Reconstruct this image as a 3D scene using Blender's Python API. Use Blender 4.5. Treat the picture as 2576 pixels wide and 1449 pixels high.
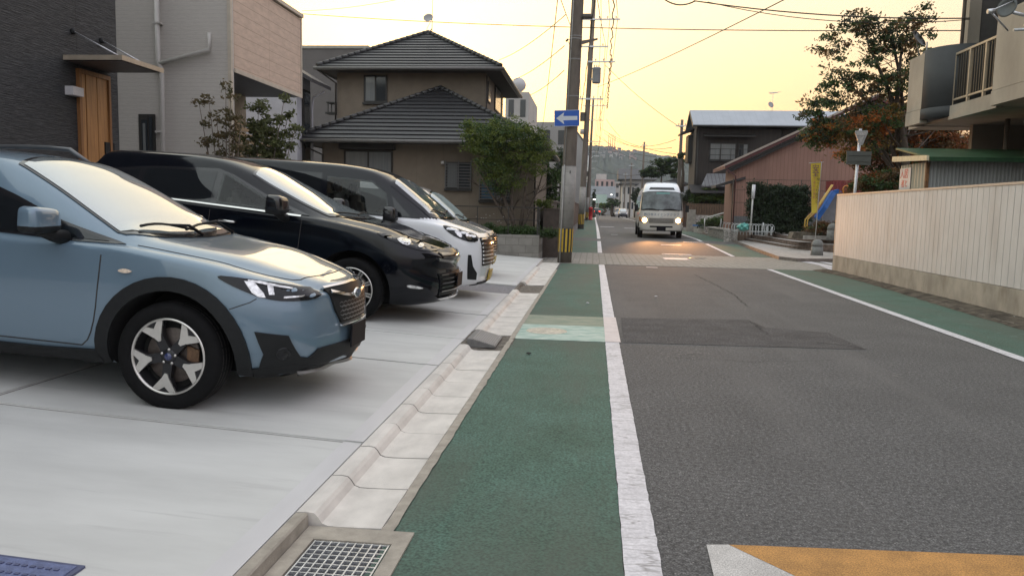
import bpy, bmesh, math, random
import numpy as np
from mathutils import Vector, Matrix
from mathutils.bvhtree import BVHTree
from mathutils.interpolate import poly_3d_calc
random.seed(7)
R=math.radians
for o in list(bpy.data.objects): bpy.data.objects.remove(o)
HAZE=True
SC=bpy.context.scene; COL=SC.collection
# ---------------------------------------------------------------- camera
FPX,CX,CY,H=1935.,1288.,724.5,1.5
pitch=R(5.82);yaw=R(5.95);roll=.022
FW=Vector((-math.sin(yaw)*math.cos(pitch),math.cos(yaw)*math.cos(pitch),-math.sin(pitch)))
r0=Vector((math.cos(yaw),math.sin(yaw),0)); u0=r0.cross(FW)
RT=math.cos(roll)*r0+math.sin(roll)*u0
UP=-math.sin(roll)*r0+math.cos(roll)*u0
cd=bpy.data.cameras.new('camera'); cam=bpy.data.objects.new('camera',cd); COL.objects.link(cam)
m=Matrix((RT,UP,-FW)).transposed().to_4x4(); m.translation=Vector((0,0,H)); cam.matrix_world=m
cd.sensor_width=36; cd.lens=36*FPX/2576; cd.clip_start=.05; cd.clip_end=8000
SC.camera=cam
# measuring helpers: a point of the photograph (2576 px wide) to a real position
def ray(u,v): return FW+RT*((u-CX)/FPX)-UP*((v-CY)/FPX)
O=Vector((0,0,H))
def g(u,v,z=0):
    d=ray(u,v); p=O+d*((z-H)/d.z); return p
def aY(u,v,Y): d=ray(u,v); return O+d*(Y/d.y)
def aX(u,v,X): d=ray(u,v); return O+d*(X/d.x)
# ---------------------------------------------------------------- world, sun
W=bpy.data.worlds.new('World'); SC.world=W; W.use_nodes=True
SUN_EL,SUN_AZ=R(5.0),R(-14)   # azimuth from +Y towards +X
def world():
    nt=W.node_tree; nt.nodes.clear(); N=nt.nodes.new; L=nt.links.new
    out=N('ShaderNodeOutputWorld'); bg=N('ShaderNodeBackground'); L(bg.outputs[0],out.inputs[0])
    sky=N('ShaderNodeTexSky'); sky.sky_type='NISHITA'; sky.sun_disc=False
    sky.sun_elevation=SUN_EL; sky.sun_rotation=SUN_AZ; sky.dust_density=3.0; sky.air_density=1.0; sky.ozone_density=1.0
    bn=N('ShaderNodeMix'); bn.data_type='RGBA'; bn.blend_type='MULTIPLY'; bn.inputs[0].default_value=1
    L(sky.outputs[0],bn.inputs[6]); bn.inputs[7].default_value=(.07,.07,.07,1)
    tc=N('ShaderNodeTexCoord'); sep=N('ShaderNodeSeparateXYZ'); L(tc.outputs['Generated'],sep.inputs[0])
    cr=N('ShaderNodeValToRGB'); L(sep.outputs[2],cr.inputs[0])
    E=cr.color_ramp.elements
    stops=[(0,(.84,.36,.12)),(.06,(.88,.43,.14)),(.115,(.91,.57,.22)),(.18,(.98,.675,.33)),(.26,(1.02,.80,.49)),(.36,(1.04,.90,.68)),(.6,(1.0,1.0,1.0)),(1,(1.0,1.05,1.14))]
    while len(E)<len(stops): E.new(.5)
    for e,(p,c) in zip(E,stops): e.position=p; e.color=(*c,1)
    # side away from the sunset: cooler dusk sky, darkened low down for unseen houses
    cr2=N('ShaderNodeValToRGB'); L(sep.outputs[2],cr2.inputs[0]); E=cr2.color_ramp.elements
    st2=[(0,(.34,.31,.31)),(.09,(.42,.39,.39)),(.20,(.94,.95,1.0)),(.5,(1.06,1.11,1.2)),(1,(1.0,1.05,1.14))]
    while len(E)<len(st2): E.new(.5)
    for e,(p,c) in zip(E,st2): e.position=p; e.color=(*c,1)
    dot=N('ShaderNodeVectorMath'); dot.operation='DOT_PRODUCT'; L(tc.outputs['Generated'],dot.inputs[0])
    dot.inputs[1].default_value=(math.sin(SUN_AZ),math.cos(SUN_AZ),0)
    mr=N('ShaderNodeMapRange'); L(dot.outputs['Value'],mr.inputs[0]); mr.inputs[1].default_value=.05; mr.inputs[2].default_value=.80
    mx=N('ShaderNodeMix'); mx.data_type='RGBA'; L(mr.outputs[0],mx.inputs[0]); L(cr2.outputs[0],mx.inputs[6]); L(cr.outputs[0],mx.inputs[7])
    # brighter, yellower left of the pole; pinker to the right
    dr=N('ShaderNodeVectorMath'); dr.operation='DOT_PRODUCT'; L(tc.outputs['Generated'],dr.inputs[0]); dr.inputs[1].default_value=(1,0,0)
    m2=N('ShaderNodeMapRange'); L(dr.outputs['Value'],m2.inputs[0]); m2.inputs[1].default_value=-.35; m2.inputs[2].default_value=.5
    tint=N('ShaderNodeMix'); tint.data_type='RGBA'; L(m2.outputs[0],tint.inputs[0]); tint.inputs[6].default_value=(1.10,1.12,1.02,1); tint.inputs[7].default_value=(1.0,.915,.935,1)
    mul=N('ShaderNodeMix'); mul.data_type='RGBA'; mul.blend_type='MULTIPLY'; mul.inputs[0].default_value=1
    L(mx.outputs[2],mul.inputs[6]); L(tint.outputs[2],mul.inputs[7])
    ad=N('ShaderNodeMix'); ad.data_type='RGBA'; ad.blend_type='ADD'; ad.inputs[0].default_value=1
    L(mul.outputs[2],ad.inputs[6]); L(bn.outputs[2],ad.inputs[7])
    L(ad.outputs[2],bg.inputs[0]); bg.inputs[1].default_value=1.0
world()
sl=bpy.data.lights.new('sun','SUN'); sl.energy=.25; sl.angle=R(30); sl.color=(1,.72,.42)
so=bpy.data.objects.new('sun',sl); COL.objects.link(so)
sd=Vector((math.sin(SUN_AZ)*math.cos(SUN_EL),math.cos(SUN_AZ)*math.cos(SUN_EL),math.sin(SUN_EL)))
so.rotation_euler=(sd).to_track_quat('Z','Y').to_euler()
SC.view_settings.view_transform='Standard'; SC.view_settings.look='None'; SC.view_settings.exposure=.22; SC.view_settings.gamma=1
SC.cycles.max_bounces=6; SC.cycles.caustics_reflective=False; SC.cycles.caustics_refractive=False; SC.cycles.sample_clamp_indirect=4
# ---------------------------------------------------------------- materials
MATS={}
def M(name,col,rough=.6,metal=0,var=.12,sc=6,bump=0,bsc=60,coat=0,spec=.5,stretch=(1,1,1),col2=None,lo=.35,hi=.65,lines=None,emit=0,ior=1.5,bumpd=.01,detail=6,trans=0):
    if name in MATS: return MATS[name]
    mt=bpy.data.materials.new(name); mt.use_nodes=True; nt=mt.node_tree; N=nt.nodes.new; L=nt.links.new
    b=nt.nodes['Principled BSDF']; b.inputs['Roughness'].default_value=rough; b.inputs['Metallic'].default_value=metal
    b.inputs['Coat Weight'].default_value=coat; b.inputs['Coat Roughness'].default_value=.03
    b.inputs['Specular IOR Level'].default_value=spec; b.inputs['IOR'].default_value=ior
    tc=N('ShaderNodeTexCoord'); mp=N('ShaderNodeMapping'); L(tc.outputs['Object'],mp.inputs[0]); mp.inputs['Scale'].default_value=stretch
    cur=None
    if var or col2:
        n=N('ShaderNodeTexNoise'); n.inputs['Scale'].default_value=sc; n.inputs['Detail'].default_value=detail; n.inputs['Roughness'].default_value=.6; L(mp.outputs[0],n.inputs[0])
        c=N('ShaderNodeValToRGB'); L(n.outputs[0],c.inputs[0]); c.color_ramp.elements[0].position=lo; c.color_ramp.elements[1].position=hi
        a=[x*(1-var) for x in col]; bb=[min(1,x*(1+var)) for x in col] if col2 is None else col2
        c.color_ramp.elements[0].color=(*a,1); c.color_ramp.elements[1].color=(*bb,1); cur=c.outputs[0]
    hgt=None
    if lines:  # list of (axis, period, width fraction, colour)
        sp=N('ShaderNodeSeparateXYZ'); L(tc.outputs['Object'],sp.inputs[0])
        for ax,per,wd,lc in lines:
            d=N('ShaderNodeMath'); d.operation='DIVIDE'; L(sp.outputs[ax],d.inputs[0]); d.inputs[1].default_value=per
            f=N('ShaderNodeMath'); f.operation='FRACT'; L(d.outputs[0],f.inputs[0])
            t=N('ShaderNodeMath'); t.operation='LESS_THAN'; L(f.outputs[0],t.inputs[0]); t.inputs[1].default_value=wd
            x=N('ShaderNodeMix'); x.data_type='RGBA'; L(t.outputs[0],x.inputs[0])
            if cur: L(cur,x.inputs[6])
            else: x.inputs[6].default_value=(*col,1)
            x.inputs[7].default_value=(*lc,1); cur=x.outputs[2]
    if cur: L(cur,b.inputs['Base Color'])
    else: b.inputs['Base Color'].default_value=(*col,1)
    if bump:
        n=N('ShaderNodeTexNoise'); n.inputs['Scale'].default_value=bsc; n.inputs['Detail'].default_value=4; L(mp.outputs[0],n.inputs[0])
        bp=N('ShaderNodeBump'); bp.inputs['Strength'].default_value=bump; bp.inputs['Distance'].default_value=bumpd; L(n.outputs[0],bp.inputs['Height']); L(bp.outputs[0],b.inputs['Normal'])
    if emit:
        b.inputs['Emission Color'].default_value=(*col,1); b.inputs['Emission Strength'].default_value=emit
    if trans:
        tr=N('ShaderNodeBsdfTranslucent'); 
        if cur: L(cur,tr.inputs[0])
        ms=N('ShaderNodeMixShader'); ms.inputs[0].default_value=trans; L(b.outputs[0],ms.inputs[1]); L(tr.outputs[0],ms.inputs[2])
        L(ms.outputs[0],nt.nodes['Material Output'].inputs[0])
    MATS[name]=mt; return mt
# ---------------------------------------------------------------- mesh helpers
class MB:
    def __init__(s): s.v=[]; s.f=[]; s.m=[]; s.sm=[]; s.nr={}
    def add(s,v,f,mi=0,smooth=False):
        n=len(s.v); s.v+= [tuple(p) for p in v]
        for q in f: s.f.append(tuple(i+n for i in q)); s.m.append(mi); s.sm.append(smooth)
        return s
    def box(s,a,b,mi=0,mat=None):
        x0,y0,z0=[min(a[i],b[i]) for i in range(3)]; x1,y1,z1=[max(a[i],b[i]) for i in range(3)]
        v=[(x0,y0,z0),(x1,y0,z0),(x1,y1,z0),(x0,y1,z0),(x0,y0,z1),(x1,y0,z1),(x1,y1,z1),(x0,y1,z1)]
        if mat is not None: v=[tuple(mat@Vector(p)) for p in v]
        return s.add(v,[(0,3,2,1),(4,5,6,7),(0,1,5,4),(1,2,6,5),(2,3,7,6),(3,0,4,7)],mi)
    def prism(s,poly,d,mi=0):   # poly: 3-D points; d: extrusion vector
        n=len(poly); v=[Vector(p) for p in poly]; v2=[p+Vector(d) for p in v]
        nrm=Vector((0,0,0))
        for i in range(n): nrm+=v[i].cross(v[(i+1)%n])
        fl=nrm.dot(Vector(d))>0
        f=[tuple(range(n))[::-1],tuple(range(n,2*n))]+[(i,(i+1)%n,(i+1)%n+n,i+n) for i in range(n)]
        if not fl: f=[q[::-1] for q in f]
        return s.add(v+v2,f,mi)
    def tube(s,pts,r,seg=8,mi=0,cap=True,smooth=True):
        pts=[Vector(p) for p in pts]; n=len(pts); rr=r if isinstance(r,(list,tuple)) else [r]*n
        V=[];Fc=[]; ref=None
        for i,p in enumerate(pts):
            t=(pts[min(i+1,n-1)]-pts[max(i-1,0)]).normalized()
            if ref is None: ref=Vector((0,0,1)) if abs(t.z)<.9 else Vector((1,0,0))
            a=t.cross(ref).normalized(); b=a.cross(t).normalized(); ref=b
            for k in range(seg):
                an=2*math.pi*k/seg; V.append(p+(a*math.cos(an)+b*math.sin(an))*rr[i])
        for i in range(n-1):
            for k in range(seg):
                k2=(k+1)%seg; Fc.append((i*seg+k,(i+1)*seg+k,(i+1)*seg+k2,i*seg+k2))
        s.add(V,Fc,mi,smooth)
        if cap:
            m0=len(s.v)-len(V); s.f.append(tuple(m0+k for k in range(seg))); s.m.append(mi); s.sm.append(False)
            m1=m0+(n-1)*seg; s.f.append(tuple(m1+k for k in range(seg))[::-1]); s.m.append(mi); s.sm.append(False)
        return s
    def lathe(s,prof,seg=24,c=(0,0,0),axis='Z',mi=0,smooth=True,mat=None):
        V=[];Fc=[]; n=len(prof)
        for k in range(seg):
            a=2*math.pi*k/seg
            for r,z in prof:
                x,y=r*math.cos(a),r*math.sin(a)
                p=(x,y,z) if axis=='Z' else ((x,z,y) if axis=='Y' else (z,x,y))
                V.append(Vector(p)+Vector(c))
        if mat is not None: V=[mat@p for p in V]
        for k in range(seg):
            k2=(k+1)%seg
            for i in range(n-1): Fc.append((k*n+i,k2*n+i,k2*n+i+1,k*n+i+1))
        return s.add(V,Fc,mi,smooth)
    def build(s,name,mats,parent=None,loc=None,fix=True):
        me=bpy.data.meshes.new(name); me.from_pydata([tuple(p) for p in s.v],[],s.f)
        if not isinstance(mats,(list,tuple)): mats=[mats]
        for x in mats: me.materials.append(x)
        me.polygons.foreach_set('material_index',s.m); me.polygons.foreach_set('use_smooth',s.sm)
        if fix and not s.nr:
            bm=bmesh.new(); bm.from_mesh(me); bmesh.ops.recalc_face_normals(bm,faces=bm.faces); bm.to_mesh(me); bm.free()
        me.update()
        if s.nr: me.normals_split_custom_set_from_vertices([s.nr.get(i,(0,0,0)) for i in range(len(s.v))])
        o=bpy.data.objects.new(name,me); COL.objects.link(o)
        if parent: o.parent=parent
        if loc is not None: o.location=loc
        return o
def tag(o,label,cat,group=None):
    o['label']=label; o['category']=cat
    if group: o['group']=group
    return o
def thing(name,label,cat,loc=(0,0,0),rot=(0,0,0),group=None):
    o=bpy.data.objects.new(name,None); COL.objects.link(o); o.location=loc; o.rotation_euler=rot; o.empty_display_size=.2
    return tag(o,label,cat,group)
def struct(o): o['kind']='structure'; return o
# local frame helper: parts are modelled in world coordinates, then parented with the inverse offset
def wpart(mb,name,mats,parent):
    o=mb.build(name,mats); o.parent=parent; p=parent; off=Vector(parent.location)
    while p.parent: p=p.parent; off=off+Vector(p.location)
    me=o.data; me.transform(Matrix.Translation(-off)); return o
def copy_thing(root,loc,label,rot=None,group=None):
    c=root.copy(); COL.objects.link(c); c.location=loc; c['label']=label
    if rot is not None: c.rotation_euler=rot
    if group: c['group']=group
    def rec(a,b):
        for ch in a.children:
            d=ch.copy(); COL.objects.link(d); d.parent=b; rec(ch,d)
    rec(root,c); return c
def text_mesh(body,size,mat,name='lettering',extrude=.002):
    cu=bpy.data.curves.new(name,'FONT'); cu.body=body; cu.size=size; cu.extrude=extrude; cu.align_x='CENTER'; cu.align_y='CENTER'; cu.resolution_u=2
    o=bpy.data.objects.new(name+'_src',cu); COL.objects.link(o)
    dg=bpy.context.evaluated_depsgraph_get(); me=bpy.data.meshes.new_from_object(o.evaluated_get(dg)); bpy.data.objects.remove(o)
    me.materials.clear(); me.materials.append(mat); r=bpy.data.objects.new(name,me); COL.objects.link(r); return r
def chaikin(p,n=2,closed=False):
    for _ in range(n):
        q=[]; m_=len(p)
        rng=range(m_) if closed else range(m_-1)
        if not closed: q.append(p[0])
        for i in rng:
            a,b=p[i],p[(i+1)%m_]
            if not closed and i==0: q.append(tuple(a[k]*.25+b[k]*.75 for k in range(len(a)))) ; continue
            if not closed and i==m_-2: q.append(tuple(a[k]*.75+b[k]*.25 for k in range(len(a)))); continue
            q.append(tuple(a[k]*.75+b[k]*.25 for k in range(len(a)))); q.append(tuple(a[k]*.25+b[k]*.75 for k in range(len(a))))
        if not closed: q.append(p[-1])
        p=q
    return p
def itp(pts):
    xs=[p[0] for p in pts]; ys=[p[1] for p in pts]; n=len(xs)
    if n==1: return lambda x: ys[0]
    d=[(ys[i+1]-ys[i])/(xs[i+1]-xs[i]) for i in range(n-1)]
    m_=[d[0]]+[0 if d[i-1]*d[i]<=0 else 2*d[i-1]*d[i]/(d[i-1]+d[i]) for i in range(1,n-1)]+[d[-1]]
    def f(x):
        if x<=xs[0]: return ys[0]
        if x>=xs[-1]: return ys[-1]
        i=max(k for k in range(n-1) if xs[k]<=x); h=xs[i+1]-xs[i]; t=(x-xs[i])/h
        return (2*t**3-3*t*t+1)*ys[i]+(t**3-2*t*t+t)*h*m_[i]+(-2*t**3+3*t*t)*ys[i+1]+(t**3-t*t)*h*m_[i+1]
    return f
def leaves(name,mat,blobs,n,size,seed,parent=None,clump=.28,per=36,flat=0,mats=None):
    """many leaf-sized quads gathered in clumps inside the blobs (cx,cy,cz,rx,ry,rz,weight)"""
    rg=np.random.default_rng(seed); B=np.array(blobs,float); w=B[:,6]/B[:,6].sum()
    nc=max(4,n//per); bi=rg.choice(len(B),nc,p=w)
    d=rg.normal(size=(nc,3)); d/=np.linalg.norm(d,axis=1)[:,None]; rad=rg.random(nc)**.45
    C=B[bi,:3]+d*rad[:,None]*B[bi,3:6]
    ci=rg.integers(0,nc,n); cs=clump*(.6+.8*rg.random(nc))
    P=C[ci]+rg.normal(size=(n,3))*cs[ci][:,None]*np.array([1,1,.55 if flat==0 else flat])*.6
    a=rg.normal(size=(n,3)); a/=np.linalg.norm(a,axis=1)[:,None]; b=rg.normal(size=(n,3)); b-=a*(a*b).sum(1)[:,None]; b/=np.linalg.norm(b,axis=1)[:,None]
    s=size*(.6+.8*rg.random(n))[:,None]
    V=np.empty((n,4,3)); V[:,0]=P-a*s; V[:,1]=P-b*s*.45; V[:,2]=P+a*s; V[:,3]=P+b*s*.45
    me=bpy.data.meshes.new(name); me.vertices.add(n*4); me.vertices.foreach_set('co',V.reshape(-1).astype('f'))
    me.loops.add(n*4); me.loops.foreach_set('vertex_index',np.arange(n*4,dtype='i'))
    me.polygons.add(n); me.polygons.foreach_set('loop_start',np.arange(0,n*4,4,dtype='i')); me.polygons.foreach_set('loop_total',np.full(n,4,dtype='i'))
    ml=mats or [mat]
    for x in ml: me.materials.append(x)
    if len(ml)>1:
        cm=rg.integers(0,len(ml),nc); me.polygons.foreach_set('material_index',cm[ci].astype('i'))
    me.update(calc_edges=True); me.validate(); o=bpy.data.objects.new(name,me); COL.objects.link(o)
    if parent:
        o.parent=parent; me.transform(Matrix.Translation(-Vector(parent.location)))
    return o
def limbs(mb,base,top,r,spread,n,seed,mi=0,rise=.6):
    rnd=random.Random(seed); base=Vector(base); top=Vector(top)
    pts=[base.lerp(top,t)+Vector((rnd.uniform(-1,1),rnd.uniform(-1,1),0))*r*(1 if 0<t<1 else 0) for t in (0,.25,.5,.75,1)]
    mb.tube(pts,[r*1.25,r,r*.8,r*.55,r*.25],8,mi)
    for k in range(n):
        t=rnd.uniform(.3,.95); p=base.lerp(top,t); a=rnd.uniform(0,6.28); ln=spread*rnd.uniform(.5,1)*(1.1-t*.5)
        q=p+Vector((math.cos(a)*ln,math.sin(a)*ln,ln*rise*rnd.uniform(.5,1.4))); mid=p.lerp(q,.5)+Vector((0,0,-.08*ln))
        mb.tube([p,mid,q],[r*.42*(1.1-t),r*.28*(1.1-t)+.004,.006],5,mi)
        for j in range(2):
            a2=a+rnd.uniform(-1,1); l2=ln*.5; q2=mid+Vector((math.cos(a2)*l2,math.sin(a2)*l2,l2*rise)); mb.tube([mid,q2],[.016,.005],4,mi)
# road height profile
ZR=itp([(-50,0),(28,0),(33,.12),(38,.24),(50,.31),(100,.40),(220,.70),(420,.95),(900,1.0)])
def lotx(y): return -1.34-.006*(y-3)
def lotz(x): 
    d=max(0,-1.36-x); return .07+.055*d+(.012*max(0,d-1.8)**2 if d<6 else .012*4.2**2+.1*(d-6)*.2)
glass_d=M('dark_glass',(.006,.008,.010),rough=.03,var=0,spec=.7,ior=1.5)
glass_w=M('windscreen_glass',(.19,.225,.235),rough=.035,var=0,ior=2.5,spec=.9,coat=.8)  # base colour lightened to stand in for pale reflections in the glass
blackp=M('black_plastic',(.011,.012,.013),rough=.6,var=.15,sc=30,spec=.3)
blackg=M('gloss_black',(.010,.010,.012),rough=.12,var=0,coat=.6)
tyre=M('tyre_rubber',(.0065,.0065,.007),rough=.85,var=.2,sc=30,spec=.2)
chrome=M('chrome',(.75,.74,.72),rough=.12,metal=1,var=0)
silver=M('machined_alloy',(.62,.60,.57),rough=.28,metal=.85,var=.05,sc=20)
alloyd=M('dark_alloy',(.03,.03,.033),rough=.3,metal=.5,var=0)
platem=M('dark_plate',(.006,.007,.011),rough=.7,var=0,spec=.2)
lampc=M('lamp_clear',(.62,.62,.62),rough=.18,metal=.7,var=.45,sc=30)
lampd=M('lamp_dark',(.012,.013,.015),rough=.08,var=0,spec=.35)
welm=M('wheel_well',(.008,.008,.008),rough=.95,var=0)

def clear_glass():
    mt=bpy.data.materials.new('clear_glass'); mt.use_nodes=True; nt=mt.node_tree; nt.nodes.clear(); N=nt.nodes.new; L=nt.links.new
    o=N('ShaderNodeOutputMaterial'); t=N('ShaderNodeBsdfTransparent'); t.inputs[0].default_value=(.62,.66,.64,1); gl=N('ShaderNodeBsdfGlossy'); gl.inputs['Roughness'].default_value=.02
    f=N('ShaderNodeFresnel'); f.inputs[0].default_value=1.55; m=N('ShaderNodeMixShader'); L(f.outputs[0],m.inputs[0]); L(t.outputs[0],m.inputs[1]); L(gl.outputs[0],m.inputs[2]); L(m.outputs[0],o.inputs[0]); return mt
glass_c=clear_glass()
# ================================================================ the ground
asph=M('asphalt',(.082,.080,.079),rough=.85,var=.10,sc=1.3,bump=.16,bsc=170,bumpd=.006,spec=.5,detail=10)
def asphalt_nodes(mt,amt=.35,scale=190,speck=0):
    nt=mt.node_tree; N=nt.nodes.new; L=nt.links.new; b=nt.nodes['Principled BSDF']; src=b.inputs['Base Color'].links[0].from_socket
    tc=N('ShaderNodeTexCoord'); n=N('ShaderNodeTexNoise'); n.inputs['Scale'].default_value=scale; n.inputs['Detail'].default_value=3; L(tc.outputs['Object'],n.inputs[0])
    c=N('ShaderNodeValToRGB'); L(n.outputs[0],c.inputs[0]); c.color_ramp.elements[0].position=.34; c.color_ramp.elements[0].color=(1-amt,)*3+(1,); c.color_ramp.elements[1].position=.68; c.color_ramp.elements[1].color=(1+amt*1.3,)*3+(1,)
    x=N('ShaderNodeMix'); x.data_type='RGBA'; x.blend_type='MULTIPLY'; x.inputs[0].default_value=1; x.clamp_result=False
    L(src,x.inputs[6]); L(c.outputs[0],x.inputs[7]); L(x.outputs[2],b.inputs['Base Color'])
    if speck:
        v=N('ShaderNodeTexVoronoi'); v.inputs['Scale'].default_value=80; L(tc.outputs['Object'],v.inputs[0])
        sp=N('ShaderNodeSeparateColor'); L(v.outputs['Color'],sp.inputs[0]); gt=N('ShaderNodeMath'); gt.operation='GREATER_THAN'; gt.inputs[1].default_value=.955; L(sp.outputs[0],gt.inputs[0])
        lt=N('ShaderNodeMath'); lt.operation='LESS_THAN'; lt.inputs[1].default_value=.34; L(v.outputs['Distance'],lt.inputs[0]); mu=N('ShaderNodeMath'); mu.operation='MULTIPLY'; L(gt.outputs[0],mu.inputs[0]); L(lt.outputs[0],mu.inputs[1])
        m2=N('ShaderNodeMath'); m2.operation='MULTIPLY'; L(mu.outputs[0],m2.inputs[0]); m2.inputs[1].default_value=speck
        y=N('ShaderNodeMix'); y.data_type='RGBA'; L(m2.outputs[0],y.inputs[0]); L(x.outputs[2],y.inputs[6]); y.inputs[7].default_value=(.36,.34,.32,1); L(y.outputs[2],b.inputs['Base Color'])
asphalt_nodes(asph,.4,36); asphalt_nodes(asph,.62,110,.6)
green=M('green_coating',(.050,.110,.078),rough=.8,var=.22,sc=1.7,bump=.4,bsc=130,bumpd=.004,col2=(.058,.122,.095),lo=.3,hi=.7); asphalt_nodes(green,.5,70)
white=M('road_paint',(.60,.58,.60),rough=.65,var=.10,sc=5,bump=.3,bsc=120,bumpd=.003); asphalt_nodes(white,.12,60)
conc=M('lot_concrete',(.53,.53,.51),rough=.75,var=.09,sc=1.6,bump=.2,bsc=26,bumpd=.004,stretch=(.45,1.6,1),detail=9,coat=0)
concg=M('gutter_concrete',(.60,.565,.52),rough=.7,var=.13,sc=5,bump=.2,bsc=60,bumpd=.003,stretch=(1,.6,1),detail=8)
tanc=M('tan_concrete',(.34,.305,.255),rough=.85,var=.18,sc=10,bump=.4,bsc=110,bumpd=.004)
dark=M('dark_gap',(.035,.032,.03),rough=.9,var=.3,sc=20)
grimec=M('joint_filler',(.16,.14,.125),rough=.9,var=.3,sc=25)
gravel=M('gravel',(.26,.25,.26),rough=.9,var=.5,sc=45,bump=1,bsc=60,bumpd=.03)
groundm=M('earth',(.16,.15,.13),rough=.95,var=.25,sc=.4)
def strip(name,xl,xr,ys,mat,dz,zf=ZR,nx=1,kind=True,wob=0,seed=1):
    """sheet between x=xl(y) and x=xr(y) following the road height"""
    mb=MB(); rnd=random.Random(seed); V=[];Fc=[]
    for y in ys:
        a=xl(y) if callable(xl) else xl; b=xr(y) if callable(xr) else xr
        if wob: a+=rnd.gauss(0,wob); b+=rnd.gauss(0,wob)
        for k in range(nx+1): x=a+(b-a)*k/nx; V.append((x,y,zf(y)+dz))
    w=nx+1
    for i in range(len(ys)-1):
        for k in range(nx): Fc.append((i*w+k,i*w+k+1,(i+1)*w+k+1,(i+1)*w+k))
    mb.add(V,Fc,0,True); o=mb.build(name,mat,fix=False); 
    if kind: struct(o)
    return o
def yr(a,b,s): n=max(1,round((b-a)/s)); return [a+(b-a)*i/n for i in range(n+1)]
far=[26,28,30,32,34,36,38,41,45,50,60,75,100,140,180,220,300,420]
G=MB(); ys=[-60,-20,0,15]+far+[600,900,1500,3000,6000]; xs=[-6000,-800,-200,-60,-12,0,12,60,200,800,6000]
G.add([(x,y,ZR(y)-.05) for y in ys for x in xs],[(i*11+k,i*11+k+1,(i+1)*11+k+1,(i+1)*11+k) for i in range(len(ys)-1) for k in range(10)])
struct(G.build('ground',groundm,fix=False))
LL=lambda y: .175 if y<60 else .175-(y-60)*.0012          # left white line, left edge
RL=itp([(0,4.55),(8.6,4.60),(22,4.80),(28,4.90),(44,4.95),(100,5.0),(420,3.6)])   # right white line, left edge
strip('road',lambda y:-.93 if y<21 else -1.9,lambda y:6.62 if y<22.2 else (6.45 if y>28 else 9),[-8,0,5,10,15,20,21,22.1,22.3,25,27.9,28.1]+far[2:],asph,0)
o=strip('side_road',6.6,60,[22.3,27.35],asph,.002)
# cobbled crossing
cob=M('cobbles',(.30,.29,.26),rough=.9,var=.2,sc=14,bump=.5,bsc=60)
def brickify(mt,w,h,mortar,mc,axis='XY',bump=.4,c1=None,c2=None,ms=.02,off=.5):
    nt=mt.node_tree; N=nt.nodes.new; L=nt.links.new; b=nt.nodes['Principled BSDF']
    tc=N('ShaderNodeTexCoord'); sp=N('ShaderNodeSeparateXYZ'); L(tc.outputs['Object'],sp.inputs[0]); cb=N('ShaderNodeCombineXYZ')
    for i,c in enumerate(axis): L(sp.outputs['XYZ'.index(c)],cb.inputs[i])
    br=N('ShaderNodeTexBrick'); L(cb.outputs[0],br.inputs[0]); br.inputs['Scale'].default_value=1; br.inputs['Brick Width'].default_value=w; br.inputs['Row Height'].default_value=h
    br.inputs['Mortar Size'].default_value=ms; br.inputs['Mortar Smooth'].default_value=.3; br.offset=off
    br.inputs['Color1'].default_value=(*(c1 or (1,1,1)),1); br.inputs['Color2'].default_value=(*(c2 or (.8,.8,.8)),1); br.inputs['Mortar'].default_value=(*mc,1)
    src=b.inputs['Base Color'].links[0].from_socket
    x=N('ShaderNodeMix'); x.data_type='RGBA'; x.blend_type='MULTIPLY'; x.inputs[0].default_value=1; L(src,x.inputs[6]); L(br.outputs[0],x.inputs[7]); L(x.outputs[2],b.inputs['Base Color'])
    bp=N('ShaderNodeBump'); bp.inputs['Strength'].default_value=bump; bp.inputs['Distance'].default_value=.01; bp.invert=True; L(br.outputs['Fac'],bp.inputs['Height'])
    if b.inputs['Normal'].links: L(b.inputs['Normal'].links[0].from_socket,bp.inputs['Normal'])
    L(bp.outputs[0],b.inputs['Normal'])
brickify(cob,.20,.20,.03,(.66,.66,.64),off=0)
strip('cobbled_crossing',-1.55,7.2,[21.95,24,26,27.95],cob,.006)
strip('cobbled_crossing',7.2,11,[22.5,27.2],cob,.006)
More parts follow.
